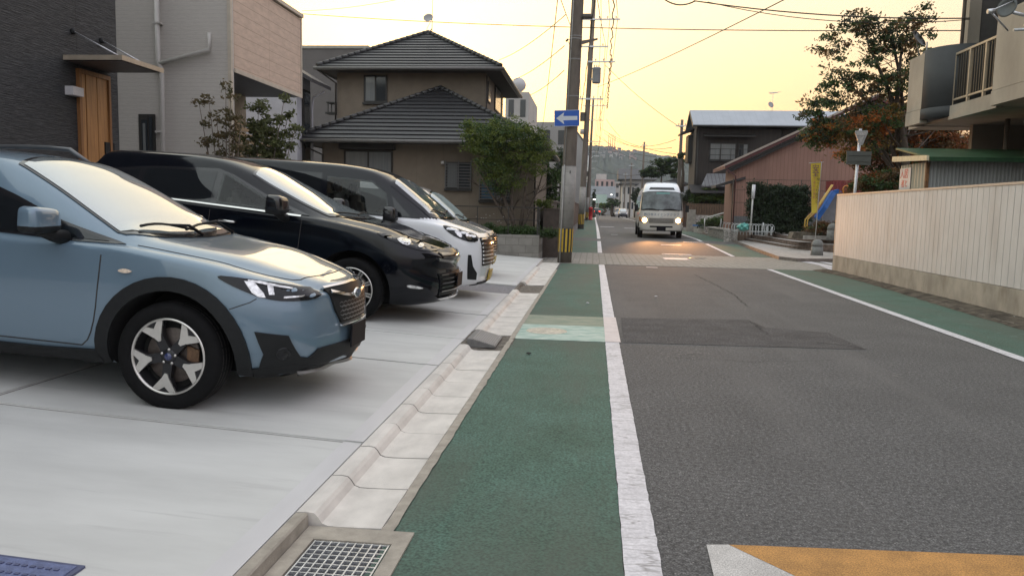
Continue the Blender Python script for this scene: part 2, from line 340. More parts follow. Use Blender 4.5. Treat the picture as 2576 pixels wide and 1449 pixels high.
def overlay(mt,scale,stretch,lo,hi,col,amt,seed=0,feature=None):
    """worn or stained patches with a shape of their own, mixed over the base colour"""
    nt=mt.node_tree; N=nt.nodes.new; L=nt.links.new; b=nt.nodes['Principled BSDF']; src=b.inputs['Base Color'].links[0].from_socket
    tc=N('ShaderNodeTexCoord'); mp=N('ShaderNodeMapping'); L(tc.outputs['Object'],mp.inputs[0]); mp.inputs['Scale'].default_value=stretch; mp.inputs['Location'].default_value=(seed*3.7,seed*1.3,0)
    if feature=='crack':
        v=N('ShaderNodeTexVoronoi'); v.feature='DISTANCE_TO_EDGE'; v.inputs['Scale'].default_value=scale; n2=N('ShaderNodeTexNoise'); n2.inputs['Scale'].default_value=scale*2; L(mp.outputs[0],n2.inputs[0]); mm=N('ShaderNodeVectorMath'); mm.operation='MULTIPLY_ADD'; L(n2.outputs['Color'],mm.inputs[0]); mm.inputs[1].default_value=(.25/scale*2,)*3; L(mp.outputs[0],mm.inputs[2]); L(mm.outputs[0],v.inputs[0]); o=v.outputs[0]
    else:
        n=N('ShaderNodeTexNoise'); n.inputs['Scale'].default_value=scale; n.inputs['Detail'].default_value=7; n.inputs['Roughness'].default_value=.65; L(mp.outputs[0],n.inputs[0]); o=n.outputs[0]
    r=N('ShaderNodeMapRange'); L(o,r.inputs[0]); r.inputs[1].default_value=lo; r.inputs[2].default_value=hi; r.inputs[3].default_value=0; r.inputs[4].default_value=amt
    if feature=='crack': r.inputs[3].default_value=amt; r.inputs[4].default_value=0
    x=N('ShaderNodeMix'); x.data_type='RGBA'; L(r.outputs[0],x.inputs[0]); L(src,x.inputs[6]); x.inputs[7].default_value=(*col,1); L(x.outputs[2],b.inputs['Base Color'])
overlay(asph,1.1,(1,.10,1),.52,.72,(.135,.128,.123),.55,1)      # polished wheel tracks
overlay(asph,.35,(1,1,1),.55,.75,(.075,.072,.071),.5,2)
overlay(asph,42,(1,1,1),.64,.72,(.27,.26,.245),.6,3); overlay(asph,48,(1,1,1),.55,.66,(.040,.038,.037),.6,15)
overlay(green,1.0,(1.1,.22,1),.42,.62,(.075,.092,.072),.75,4)   # worn brownish middle
overlay(green,2.2,(1,.9,1),.64,.72,(.20,.36,.29),.7,5); overlay(green,40,(1,1,1),.66,.74,(.03,.06,.048),.6,6)
overlay(white,5,(.35,2.2,1),.0,.028,(.20,.19,.185),.75,7,'crack'); overlay(white,9,(1,.5,1),.60,.72,(.34,.33,.325),.6,8)
overlay(conc,2.6,(.25,2.2,1),.58,.72,(.36,.355,.345),.5,9); overlay(conc,.8,(1,1,1),.55,.8,(.42,.405,.385),.6,10); overlay(conc,30,(1,1,1),.70,.76,(.34,.33,.32),.5,11); overlay(conc,7,(.12,3.2,1),.63,.75,(.30,.30,.295),.5,12)
overlay(concg,3,(1,.4,1),.58,.72,(.44,.405,.35),.6,13); overlay(concg,.9,(1,1,1),.6,.75,(.38,.35,.31),.4,14)
# green walking lanes
GL=lambda y:-.885
strip('green_lane',GL,LL,yr(-3,21.9,.22),green,.004,wob=.003,seed=3)
strip('green_lane',lambda y:-1.02-.0*(y),LL,[28,30,34,38,44,50,60,80,100,140,200],green,.004)
GR=itp([(0,5.9),(10.5,5.95),(20,6.3),(22,6.1)])
strip('green_lane',lambda y:RL(y)+.14,GR,yr(-2,21.9,1),green,.004)
strip('green_lane',lambda y:RL(y)+.14,lambda y:6.32,[28,30,34,38,44,50,70,100],green,.004)
# white edge lines
strip('road_marking',LL,lambda y:LL(y)+.158,yr(-2,21.8,.07),white,.008,wob=.0016,seed=5)
strip('road_marking',LL,lambda y:LL(y)+.158,[28.1,32,38,44,50,60,80,100,140,200,300],white,.008)
strip('road_marking',RL,lambda y:RL(y)+.15,yr(-1,21.9,.5),white,.008,wob=.003,seed=6)
strip('road_marking',RL,lambda y:RL(y)+.15,[28.1,32,38,44,50,60,80,100,140,200,300],white,.008)
# short dashes and a diamond further up the street
for (u,v,w,dy) in ((1680,640,30,.25),(1640,674,28,.2),(1688,625,50,.3),(1745,621,50,.25),(1700,652,60,.9),(1705,641,66,.4),(1527,579,34,.9),(1580,558,30,1.2),(1545,599,16,.3),(1595,583,50,.8)):
    p=g(u,v,0.1 if v<610 else 0); p2=p.x+w/1935*p.y
    strip('road_marking',p.x-w/3870*p.y,p.x+w/3870*p.y,[p.y-dy/2,p.y+dy/2],white,.012)
# pale worn band across the green lane, with its manhole
band=M('worn_green',(.40,.42,.32),rough=.75,var=.3,sc=7,col2=(.13,.20,.15),lo=.42,hi=.7,stretch=(.5,1.6,1),bump=.3,bsc=90)
band2=M('worn_green_mint',(.58,.68,.60),rough=.7,var=.2,sc=8,col2=(.13,.30,.25),lo=.42,hi=.72,stretch=(.5,1.5,1),bump=.3,bsc=90)
ya,yb,yc=g(1400,857).y,g(1400,819).y,g(1400,795).y
strip('lane_patch',lambda y:GL(y)-.0,LL,[ya,yb],band2,.0075); strip('lane_patch',lambda y:GL(y),LL,[yb,yc],band,.0075)
strip('lane_patch',LL,lambda y:LL(y)+.175,[ya,yc],M('worn_white',(.62,.55,.53),rough=.7,var=.08,sc=6),.0115)
p=g(1375,834); mh=MB(); mh.lathe([(0,.014),(.235,.014),(.25,.012),(.26,.004)],28,(0,0,0))
for k in range(6): mh.lathe([(.03+.032*k,.013),(.036+.032*k,.017),(.042+.032*k,.013)],24,(0,0,0))
manh=M('manhole_cream',(.50,.45,.36),rough=.6,var=.25,sc=20,bump=.5,bsc=70)
tag(mh.build('manhole_cover',manh,loc=(p.x,p.y,0)),'small round cream manhole cover in the pale worn band of the green lane','manhole cover')
p=g(1735,652); mh=MB(); mh.lathe([(0,.014),(.29,.014),(.3,.006)],24)
tag(mh.build('manhole_cover',M('iron_cover',(.10,.09,.085),rough=.35,metal=.6,var=.3,sc=20),loc=(p.x+.3,p.y+.5,0)),'dark iron manhole cover set in the cobbled crossing in front of the minibus','manhole cover')
# darker asphalt repair and the orange junction marking
def ground_poly(name,pts,mat,dz):
    mb=MB(); P=[g(u,v,0) for u,v in pts]; mb.add([(q.x,q.y,dz) for q in P],[tuple(range(len(P)))]); 
    o=mb.build(name,mat,fix=False); 
    if o.data.polygons[0].normal.z<0: o.data.flip_normals()
    return struct(o)
asph2=M('asphalt_repair',(.066,.063,.063),rough=.95,var=.2,sc=2.5,bump=.5,bsc=120,bumpd=.006); asphalt_nodes(asph2,.6,62,.6)
ground_poly('road_patch',[(1567,862),(2180,880),(2085,838),(1925,824),(1880,805),(1562,800)],asph2,.004)
org=M('orange_paint',(.40,.20,.055),rough=.7,var=.18,sc=6,bump=.4,bsc=130,bumpd=.004); asphalt_nodes(org,.35,150)
wh2=M('old_white_paint',(.46,.44,.42),rough=.75,var=.12,sc=7,bump=.5,bsc=130,bumpd=.004); asphalt_nodes(wh2,.3,150)
def gp2(name,pts,mat,dz):
    mb=MB(); mb.add([(x,y,dz) for x,y in pts],[tuple(range(len(pts)))]); o=mb.build(name,mat,fix=False)
    if o.data.polygons[0].normal.z<0: o.data.flip_normals()
    return struct(o)
a=g(1777,1372); b=g(1832,1372); c=g(1995,1449); d=g(1795,1449); e=g(2576,1400)
k1=(c.x-b.x)/(c.y-b.y); k0=(d.x-a.x)/(d.y-a.y); ks=(e.y-b.y)/(e.x-b.x)
gp2('road_marking',[(a.x,a.y),(b.x,b.y),(b.x+k1*(1.0-b.y),1.0),(a.x+k0*(1.0-a.y),1.0)],wh2,.006)
gp2('road_marking',[(b.x+.003,b.y),(b.x+4.6,b.y+4.6*ks),(b.x+4.6,1.0),(b.x+.003+k1*(1.0-b.y),1.0)],org,.006)
# ---- gutter of L-shaped blocks
segs=[(3.36,7.97),(8.98,13.7),(15.2,19.4)]
GT=MB(); SL=MB()
def gprof(y): e=lotx(y); return [(e,-.05),(e,.070),(e+.05,.073),(e+.085,.068),(e+.102,.052),(e+.122,.022),(e+.15,.012),(e+.20,.010),(-.985,.014),(-.935,.016),(-.932,-.04)]
for a,b in segs:
    n=round((b-a)/.497); 
    for i in range(n):
        y0=a+(b-a)*i/n; y1=a+(b-a)*(i+1)/n-.011; P0=gprof(y0);P1=gprof(y1); k=len(P0)
        jit=random.uniform(-.0015,.0015)
        V=[(x,y0,z+jit) for x,z in P0]+[(x,y1,z+jit) for x,z in P1]
        GT.add(V,[(j,j+1,k+j+1,k+j) for j in range(k-1)]+[tuple(range(k)),tuple(range(k,2*k))[::-1]])
struct(GT.build('gutter',concg))
JN=MB()
for a,b in segs:
    n=round((b-a)/.497)
    for i in range(1,n):
        y1=a+(b-a)*i/n; P0=[(x,z-.0025) for x,z in gprof(y1)[1:-1]]; k=len(P0)
        JN.add([(x,y1-.0125,z) for x,z in P0]+[(x,y1+.001,z) for x,z in P0],[(j,j+1,k+j+1,k+j) for j in range(k-1)])
struct(JN.build('gutter_joint',dark,fix=False))
strip('gutter_bed',lambda y:lotx(y)-.01,-.9,[3.3,8,13,19.4,21.95],dark,-.012)
strip('gutter_edge',-.934,lambda y:GL(y)+.008,yr(3.34,19.5,.09),tanc,.012,wob=.003,seed=9)
strip('road_shoulder',-1.55,-.93,[19.4,20.5,21.95],concg,.010)
# ---- parking lot slabs (they climb away from the street)
LB=MB()
def slab(y0,y1,mi=0,dz=0,x0=-11.5,inset=0):
    xs=[None,-1.6,-2,-2.5,-3,-3.4,-3.85,-4.5,-5,-5.5,-6,-6.5,-7,-7.5,-8,-9,-10,x0]
    for s0,s1 in ((0,7),(6,len(xs))):
        sx=xs[s0:s1]; 
        if s0>0: sx=[-3.88]+sx[1:]
        n=len(sx); V=[]
        for y in (y0,y1):
            for x in sx:
                xx=lotx(y)-.004 if x is None else x
                V.append((xx,y,lotz(xx)+dz))
        V+= [(x,y,z-.14) for x,y,z in V]
        F1=[(j,n+j,n+j+1,j+1) for j in range(n-1)]+[(j,j+1,2*n+j+1,2*n+j) for j in range(n-1)]+[(n+j,3*n+j,3*n+j+1,n+j+1) for j in range(n-1)]+[(0,2*n,3*n,n),(n-1,2*n-1,4*n-1,3*n-1)]
        LB.add(V,F1,mi)
for a,b in ((-3,4.415),(4.447,6.785),(6.81,8.25),(8.262,10.16),(10.22,12.92),(14.42,15.2),(15.21,22.75)): slab(a,b)
lot=struct(LB.build('parking_lot',conc)); 
bm=bmesh.new(); bm.from_mesh(lot.data); bmesh.ops.bevel(bm,geom=[e for e in bm.edges if e.is_manifold and e.calc_face_angle(0)>1.2 and max(v.co.z for v in e.verts)>.03 and e.verts[0].co.z>lotz(e.verts[0].co.x)-.01 and e.verts[1].co.z>lotz(e.verts[1].co.x)-.01],offset=.008,segments=2,affect='EDGES'); bm.to_mesh(lot.data); bm.free()
def lotstrip(name,y0,y1,mat,dz,x0=-11.5,x1=None):
    mb=MB(); xs=[x1 if x1 is not None else None,-1.8,-2.5,-3.2,-4,-5,-6,-7,-8,-9.5,x0]; xs=[x for x in xs if x is None or x>=x0]; V=[]
    n=len(xs)
    for y in (y0,y1):
        for x in xs: xx=lotx(y)-.004 if x is None else x; V.append((xx,y,lotz(xx)+dz))
    mb.add(V,[(j,n+j,n+j+1,j+1) for j in range(n-1)]); return struct(mb.build(name,mat,fix=False))
lotstrip('joint_filler',4.40,10.1,grimec,-.012); lotstrip('lot_bed',-3,22.7,dark,-.075); 
o=lotstrip('gravel_strip',12.95,14.40,gravel,-.028); o['kind']='structure'
# smoother trowelled edge of the slabs beside the gutter
TE=MB()
for a,b in ((-3,4.42),(4.455,6.785),(6.815,8.245),(8.27,10.15),(10.23,12.91),(14.43,15.19),(15.22,22.7)):
    TE.add([(lotx(a)-.006,a,lotz(lotx(a))+.0015),(lotx(a)-.12,a,lotz(lotx(a)-.12)+.0015),(lotx(b)-.12,b,lotz(lotx(b)-.12)+.0015),(lotx(b)-.006,b,lotz(lotx(b))+.0015)],[(0,3,2,1)])
struct(TE.build('slab_border',M('trowelled_concrete',(.54,.53,.53),rough=.6,var=.05,sc=4,stretch=(1,.3,1)),fix=False))
# kerb gaps: dirty broken concrete where the gutter stops
RB=MB(); dirt=M('dirty_mortar',(.17,.15,.125),rough=.95,var=.45,sc=14,bump=1,bsc=55,bumpd=.03)
rnd=random.Random(4)
for a,b in ((7.98,8.97),(13.72,15.19)):
    n=10; V=[]
    for i in range(n+1):
        y=a+(b-a)*i/n; e=lotx(y)
        for x,z in ((e,.066),(e+.045,.06),(e+.07,.02),(e+.1,.006),(e+.25,.004),(-.93,.006),(-.87,.008)): V.append((x+rnd.gauss(0,.006 if z<.05 else .002),y,z+rnd.gauss(0,.004)))
    RB.add(V,[(i*7+j,i*7+j+1,(i+1)*7+j+1,(i+1)*7+j) for i in range(n) for j in range(6)])
struct(RB.build('broken_kerb',dirt,fix=False))
# ---- drain grate with its concrete frame, kerb piece beside it
FR=MB(); zt=.014
X0,X1,Y0,Y1=-1.275,-.775,1.2,3.345; gx0,gx1,gy0,gy1=-1.205,-.845,1.35,3.21
for a in ((X0,Y0,gx0,Y1),(gx1,Y0,X1,Y1),(gx0,gy1,gx1,Y1),(gx0,Y0,gx1,gy0)): FR.box((a[0],a[1],-.3),(a[2],a[3],zt))
dr=thing('drain_grate','steel lattice drain grate in a tan concrete frame beside the green lane','drain grate',((X0+X1)/2,2.3,0))
wpart(FR,'frame',tanc,dr)
GB=MB(); nx=9
for i in range(nx+1): x=gx0+.012+(gx1-gx0-.024)*i/nx; GB.box((x-.0032,gy0+.006,-.02),(x+.0032,gy1-.006,.010))
ny=44
for i in range(ny+1): y=gy0+.01+(gy1-gy0-.02)*i/ny; GB.box((gx0+.008,y-.003,-.015),(gx1-.008,y+.003,.0085))
steel=M('galvanised_steel',(.55,.56,.58),rough=.42,metal=.75,var=.2,sc=30)
wpart(GB,'lattice',steel,dr)
PT=MB(); PT.box((gx0,gy0,-.3),(gx1,gy1,-.16)); wpart(PT,'pit',M('pit_mud',(.02,.018,.02),rough=.9,var=.3,sc=10),dr)
KB=MB(); P0=[(lotx(3)-.0,-.05),(lotx(3),.071),(lotx(3)+.05,.074),(-1.283,.066),(-1.2765,-.05)]
KB.prism([(x,1.0,z) for x,z in P0],(0,2.345,0)); struct(KB.build('kerb',tanc))
# ---- ramp wedge in the first kerb gap
st=thing('kerb_ramp','grey ribbed wedge ramp lying in the broken kerb gap','kerb ramp',(lotx(8.4)+.06,8.42,0))
wd=MB(); x0=lotx(8.4)+.05
wd.prism([(x0,8.12,.012),(x0+.31,8.12,.012),(x0+.31,8.12,.03),(x0+.05,8.12,.10),(x0,8.12,.10)],(0,.66,0))
wpart(wd,'wedge',M('grey_rubber',(.17,.165,.16),rough=.65,var=.2,sc=20),st)
rb=MB()
for i in range(11): 
    t=i/11; xa=x0+.06+.245*t; za=.10-.07*(xa-x0-.05)/.26
    rb.prism([(xa,8.13,za),(xa+.012,8.13,za-.003),(xa+.012,8.13,za+.004),(xa,8.13,za+.007)],(0,.64,0))
wpart(rb,'tread_rib',M('worn_rubber',(.30,.29,.28),rough=.6,var=.3,sc=30),st)
# ---- blue-grey lid in the slab at lower left
zl=lotz(-2.5); lid=thing('meter_cover','blue-grey moulded meter cover let into the concrete at the lower left','meter cover',(-2.5,2.55,zl))
q=g(190,1425,.13); q0=g(0,1403,.16)
ang=math.atan2(lotz(-2.2)-lotz(-3),-.8)
mb=MB()
def lz(x): return lotz(x)
L0,L1,LY0,LY1=q.x-1.0,q.x,q.y-.56,q.y+.055
def lidbox(m_,xa,xb,y0,y1,h0,h1): m_.add([(xa,y0,lz(xa)+h0),(xb,y0,lz(xb)+h0),(xb,y1,lz(xb)+h0),(xa,y1,lz(xa)+h0),(xa,y0,lz(xa)+h1),(xb,y0,lz(xb)+h1),(xb,y1,lz(xb)+h1),(xa,y1,lz(xa)+h1)],[(0,3,2,1),(4,5,6,7),(0,1,5,4),(1,2,6,5),(2,3,7,6),(3,0,4,7)])
lidbox(mb,L0,L1,LY0,LY1,-.02,.010); wpart(mb,'rim',M('dark_blue_plastic',(.075,.085,.16),rough=.5,var=.15,sc=15),lid)
mb=MB(); lidbox(mb,L0+.02,L1-.02,LY0+.02,LY1-.02,0,.014)
wpart(mb,'panel',M('blue_plastic',(.12,.145,.27),rough=.5,var=.2,sc=25,bump=.6,bsc=140),lid)
mb=MB()
for i in range(26):
    for j in range(8):
        xa=L1-.06-.032*i-(.016 if j%2 else 0); ya=LY1-.06-.06*j
        if i>12 and j in(1,2,4): continue
        lidbox(mb,xa-.018,xa,ya-.012,ya,.013,.018)
wpart(mb,'raised_pattern',MATS['dark_blue_plastic'],lid)

crk=MB(); rnd=random.Random(8)
def crack(uv,w=.009,jit=.02,z=.0035):
    P=[]; pts=[g(u,v) for u,v in uv]
    for a,b in zip(pts[:-1],pts[1:]):
        n=max(3,int((b-a).length/.12))
        for i in range(n): p=a.lerp(b,i/n); P.append((p.x+rnd.gauss(0,jit),p.y+rnd.gauss(0,jit*.6)))
    P.append((pts[-1].x,pts[-1].y)); V=[]
    for i,(x,y) in enumerate(P):
        x2,y2=P[min(i+1,len(P)-1)]; x1,y1=P[max(i-1,0)]; d=Vector((x2-x1,y2-y1)).normalized(); ww=w*rnd.uniform(.3,1); V+=[(x-d.y*ww,y+d.x*ww,z),(x+d.y*ww,y-d.x*ww,z)]
    crk.add(V,[(2*i,2*i+1,2*i+3,2*i+2) for i in range(len(P)-1)])
crack([(1745,690),(1790,712),(1845,740),(1880,770)],.012); crack([(1880,806),(1905,822),(1928,842)],.012,z=.0065);
crack([(1700,900),(1900,912),(2100,905)],.004,.03); crack([(2050,862),(2130,870),(2180,880)],.010,.01,.0065)
struct(crk.build('asphalt_crack',M('crack_dark',(.035,.033,.032),rough=1,var=.2),fix=False))

sc_=MB(); rnd=random.Random(21)
for (u,v,n,su) in ((1700,893,26,26),(1760,890,18,16),(2270,947,5,14)):
    for _ in range(n):
        p=g(u+rnd.gauss(0,su),v+rnd.gauss(0,su*.28),0); a=rnd.uniform(0,3.14); l=rnd.uniform(.01,.05); w=rnd.uniform(.003,.007); d=Vector((math.cos(a),math.sin(a))); z=.0105
        sc_.add([(p.x-d.x*l,p.y-d.y*l,z),(p.x+d.y*w,p.y-d.x*w,z),(p.x+d.x*l,p.y+d.y*l,z),(p.x-d.y*w,p.y+d.x*w,z)],[(0,1,2,3)])
o=sc_.build('road_scuffs',M('scuff_pale',(.24,.225,.21),rough=.9,var=.2),fix=False); struct(o)
for k in o.data.polygons: pass
for i,(u,v,lab) in enumerate(((1650,748,'tiny white scrap of litter lying on the road before the crossing'),(1478,765,'tiny white scrap of litter on the green lane beside the white line'),(1330,893,'small dark pebble lying on the green lane below the pale band'),(2550,800,'small white pebble at the foot of the fence'))):
    p=g(u,v,0); bm=bmesh.new(); bmesh.ops.create_icosphere(bm,subdivisions=1,radius=.022)
    for q in bm.verts: q.co.z*=.5; q.co.x*=1.4
    me=bpy.data.meshes.new('litter_scrap'); bm.to_mesh(me); bm.free(); me.materials.append(dark if i==2 else white); o=bpy.data.objects.new('litter_scrap' if i!=2 else 'pebble',me); COL.objects.link(o); o.location=(p.x,p.y,.02); tag(o,lab,'litter' if i<2 else 'pebble')
# ================================================================ buildings on the left
winf=M('window_frame_dark',(.02,.018,.016),rough=.5,var=0); glz=M('house_glass',(.03,.035,.04),rough=.08,var=0,spec=.7)
curt=M('curtain_glass',(.17,.18,.18),rough=.25,var=.12,sc=3,stretch=(9,9,.3),coat=.8)
wgrey=M('white_trim',(.55,.54,.52),rough=.5,var=.05)
# ---- dark textured house with wooden door
XD=-8.45; yc_=aX(295,180,XD).y
slate=M('dark_cladding',(.028,.031,.036),rough=.62,var=.5,sc=4,stretch=(1,1.2,34),bump=1,bsc=3.2,bumpd=.05,col2=(.075,.076,.078),lo=.38,hi=.62,lines=[(1,3.0,.004,(.01,.01,.01))])
hd=thing('dark_house','dark slate-clad house with a tan wooden door and thin steel canopy','house',(XD-3,6,0))
mb=MB(); mb.box((XD-6,-6,-.3),(XD,yc_,8.6)); wpart(mb,'wall',slate,hd)
dA=aX(190,172,XD); dB=aX(270,195,XD); zt_=dA.z; d0,d1=dA.y,dB.y
wood=M('door_wood',(.36,.175,.06),rough=.45,var=.22,sc=3,stretch=(9,9,.6),bump=.2,bsc=8)
wood2=M('door_frame_wood',(.22,.10,.035),rough=.5,var=.2,sc=3,stretch=(9,9,.6))
fr=MB(); 
fr.box((XD,d0-.0,1.0),(XD+.06,d0+.06,zt_)); fr.box((XD,d1-.05,1.0),(XD+.06,d1,zt_)); fr.box((XD,d0+.06,zt_-.07),(XD+.06,d1-.05,zt_)); wpart(fr,'door_frame',wood2,hd)
dr_=MB(); s0=d0+.06; s1=d0+.20; dr_.box((XD,s0,1.0),(XD+.030,s1-.02,zt_-.07))
n=4; w=(d1-.05-s1)/n
for k in range(n): dr_.box((XD,s1+w*k,1.0),(XD+.035-.006*(k%2),s1+w*(k+1)-.008,zt_-.07))
dr_.box((XD,s0,.98),(XD+.012,d1-.05,zt_-.07),1); do=wpart(dr_,'door',[wood,wood2],hd)
hn=MB(); hn.tube([(XD+.05,d1-.14,1.6),(XD+.09,d1-.14,1.65),(XD+.09,d1-.14,2.2),(XD+.05,d1-.14,2.25)],.012,6); o=hn.build('handle',blackp); o.data.transform(Matrix.Translation(-Vector(hd.location))); o.parent=do
cA=aX(162,135,XD); cB=aX(308,145,XD+.98); cC=aX(409,180,XD+.98); zc=(cB.z+cC.z)/2
cn=MB(); cn.box((XD+.002,cB.y-.02,zc-.03),(XD+.98,cC.y,zc+.03)); cn.box((XD+.02,cB.y+.03,zc-.045),(XD+.95,cC.y-.05,zc-.031),1)
cn.box((XD+.002,cB.y-.035,zc-.038),(XD+.995,cB.y-.022,zc+.038),2); cn.box((XD+.982,cB.y-.022,zc-.038),(XD+.995,cC.y+.012,zc+.038),2)
ca=wpart(cn,'canopy',[M('canopy_metal',(.12,.10,.085),rough=.4,metal=.3,var=.1),M('canopy_soffit',(.05,.035,.028),rough=.5,var=.2),M('canopy_edge',(.42,.36,.28),rough=.4,metal=.3,var=.1)],hd)
for (u1,v1),(u2,v2) in (((181,80),(279,138)),((253,103),(320,143))):
    p=aX(u1,v1,XD); rd=MB(); rd.tube([(XD+.03,p.y,p.z),(XD+.80,p.y+.03,zc+.06)],.011,8); rd.lathe([(.001,-.03),(.045,-.03),(.045,.03),(.001,.03)],14,(XD+.02,p.y,p.z),'X',1); rd.lathe([(.001,0),(.03,0),(.03,.03),(.001,.03)],12,(XD+.80,p.y+.03,zc+.052),'Z',1)
    wpart(rd,'tie_rod',[steel,blackp],hd)
l0=aX(165,217,XD); l1=aX(193,242,XD+.1); lm=MB(); lm.box((XD+.0,l0.y-.02,l1.z),(XD+.14,l0.y+.24,l0.z)); 
wpart(lm,'wall_lamp',M('lamp_white_metal',(.50,.49,.50),rough=.35,var=.05),hd)
mb=MB(); p=aX(290,355,XD); mb.box((XD+.01,p.y-.35,p.z-.5),(XD+.05,p.y-.1,p.z-.05)); wpart(mb,'letter_box',blackp,hd)
# ---- grey house with pink-beige panelled upper floor
XG=-7.9; YG=aX(580,190,XG).y; Y2=aX(757,120,XG).y; zb=aX(590,178,XG).z; zb=(zb+aX(757,237,XG).z)/2; ztop=aX(757,46,XG).z
hg=thing('grey_house','light grey brick-textured house with beige panelled overhanging upper floor','house',(XG-3,(YG+Y2)/2,0))
gsid=M('grey_siding',(.50,.47,.43),rough=.7,var=.08,sc=6,stretch=(1,1,26),bump=.6,bsc=6,bumpd=.015,lines=[(2,.085,.07,(.40,.375,.345))])
psid=M('beige_panel',(.55,.42,.33),rough=.65,var=.10,sc=5,stretch=(1,.6,2),bump=.3,bsc=20,bumpd=.01,lines=[(2,.235,.05,(.34,.25,.19)),(1,1.83,.006,(.34,.25,.19))])
mb=MB(); mb.box((XG-9,YG,-.2),(XG-.0,YG+.16,ztop-.02)); wpart(mb,'wall',gsid,hg)
mb=MB(); mb.box((XG-7,YG+.165,zb),(XG-.003,Y2,ztop-.03)); wpart(mb,'upper_floor',psid,hg)
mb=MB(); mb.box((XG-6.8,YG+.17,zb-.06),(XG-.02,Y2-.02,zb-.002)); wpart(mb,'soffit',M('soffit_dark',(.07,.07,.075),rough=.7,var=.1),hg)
mb=MB(); mb.box((XG-.002,YG+.17,zb-.075),(XG+.028,Y2+.02,zb+.01)); mb.box((XG-.002,YG-.025,-.2),(XG+.03,YG+.055,ztop)); mb.box((XG-.05,YG-.022,-.2),(XG-.003,YG-.002,ztop)); mb.box((XG-.004,Y2-.02,zb+.012),(XG+.024,Y2+.03,ztop))
mb.box((XG-8.9,YG-.05,ztop+.002),(XG+.06,Y2+.06,ztop+.09)); wpart(mb,'corner_trim',M('pale_trim',(.50,.44,.36),rough=.5,var=.08),hg)
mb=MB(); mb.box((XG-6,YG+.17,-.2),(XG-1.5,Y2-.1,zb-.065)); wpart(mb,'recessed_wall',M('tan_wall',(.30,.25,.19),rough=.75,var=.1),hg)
mb=MB(); mb.box((XG-1.49,YG+.6,2.0),(XG-1.44,Y2-.6,2.0+1.5)); wf=wpart(mb,'window',winf,hg); mb=MB(); mb.box((XG-1.438,YG+.7,2.1),(XG-1.43,Y2-.7,3.4)); o=wpart(mb,'pane',glz,hg); o.parent=wf
pm=M('downpipe_grey',(.46,.44,.41),rough=.45,var=.05)
pp=lambda u,v: aY(u,v,YG-.07)
mb=MB(); a=pp(393,-40); b_=pp(398,158); c_=pp(407,400); mb.tube([(a.x,YG-.07,a.z),(b_.x,YG-.07,b_.z),(b_.x+.08,YG-.07,b_.z-.15),(c_.x,YG-.07,0)],.055,10)
d_=pp(528,126); e_=pp(530,98); mb.tube([(b_.x+.03,YG-.08,b_.z-.02),(d_.x,YG-.08,d_.z),(d_.x,YG-.08,d_.z+.35)],.045,10); 
for z in (5.3,4.3,3.0): mb.box((b_.x-.08,YG-.13,z),(b_.x+.09,YG-.003,z+.04))
wpart(mb,'downpipe',pm,hg)
a=aY(350,288,YG); b_=aY(393,370,YG); mb=MB(); mb.box((a.x,YG-.03,a.z-1.3),(b_.x,YG-.002,a.z)); wf=wpart(mb,'window',winf,hg)
mb=MB(); mb.box((a.x+.07,YG-.038,a.z-1.24),(a.x+.20,YG-.031,a.z-.12)); mb.box((a.x+.24,YG-.038,a.z-1.24),(b_.x-.06,YG-.031,a.z-.06)); o=wpart(mb,'pane',[glz],hg); o.parent=wf
mb=MB(); mb.box((a.x+.10,YG-.042,a.z-1.2),(a.x+.16,YG-.039,a.z-.2)); o=wpart(mb,'curtain',curt,hg); o.parent=wf
fx=XG-.55
mb=MB()
for k in range(17): z=1.2+k*.135; mb.box((fx,YG+.25,z),(fx+.025,Y2-.6,z+.085))
for k in range(4): y=YG+.3+k*(Y2-.9-YG)/3; mb.box((fx-.06,y,.6),(fx-.003,y+.06,3.5))
tag(mb.build('slat_fence',M('slat_wood',(.30,.21,.12),rough=.6,var=.3,sc=4,stretch=(1,8,1))),'horizontal wooden slat screen under the overhang, behind the thin garden tree','fence')
# ---- lavender-white small house and the tall grey one behind it
YW=24.6; a=aY(747,300,YW); XW=a.x; e=aX(781,300,XW)
hw_=thing('white_house','pale lavender rendered house with small dark eave, beside the overhanging upper floor','house',(XW-3,YW+1,0))
rend=M('lavender_render',(.42,.42,.45),rough=.8,var=.08,sc=2,bump=.1)
ze=aX(790,228,XW).z
mb=MB(); mb.box((XW-7,YW,-.2),(XW,e.y,ze+.4)); wpart(mb,'wall',rend,hw_)
mb=MB(); mb.prism([(XW+.62,YW-.3,ze-.02),(XW+.62,YW-.3,ze+.1),(XW-3,YW-.3,ze+2.2),(XW-3,YW-.3,ze+2.05)],(0,e.y-YW+.6,0)); wpart(mb,'roof',M('dark_roof',(.03,.028,.03),rough=.6,var=.2),hw_)
mb=MB(); p=aX(762,300,XW); mb.box((XW+.002,p.y-.1,2.9),(XW+.05,e.y-.12,ze-.12)); wf=wpart(mb,'window',winf,hw_); mb=MB(); mb.box((XW+.052,p.y,3.0),(XW+.058,e.y-.18,ze-.2)); wpart(mb,'pane',glz,hw_).parent=wf
mb=MB(); mb.tube([(XW+.5,e.y-.05,ze-.1),(XW+.12,e.y-.05,ze-.3),(XW+.08,e.y-.05,ze-.6),(XW+.08,e.y-.05,.5)],.035,8); wpart(mb,'downpipe',rend,hw_)
YT=42; a=aY(640,123,YT); b_=aY(925,128,YT)
hb_=thing('grey_block','tall dull grey block seen between the panelled upper floor and the tiled house','building',(a.x+3,YT+3,0))
gblk=M('block_grey_wall',(.115,.105,.10),rough=.8,var=.08,sc=1,lines=[(2,.45,.02,(.095,.088,.085))]); mb=MB(); mb.box((a.x,YT,-.2),(b_.x,YT+8,a.z)); wpart(mb,'wall',gblk,hb_)
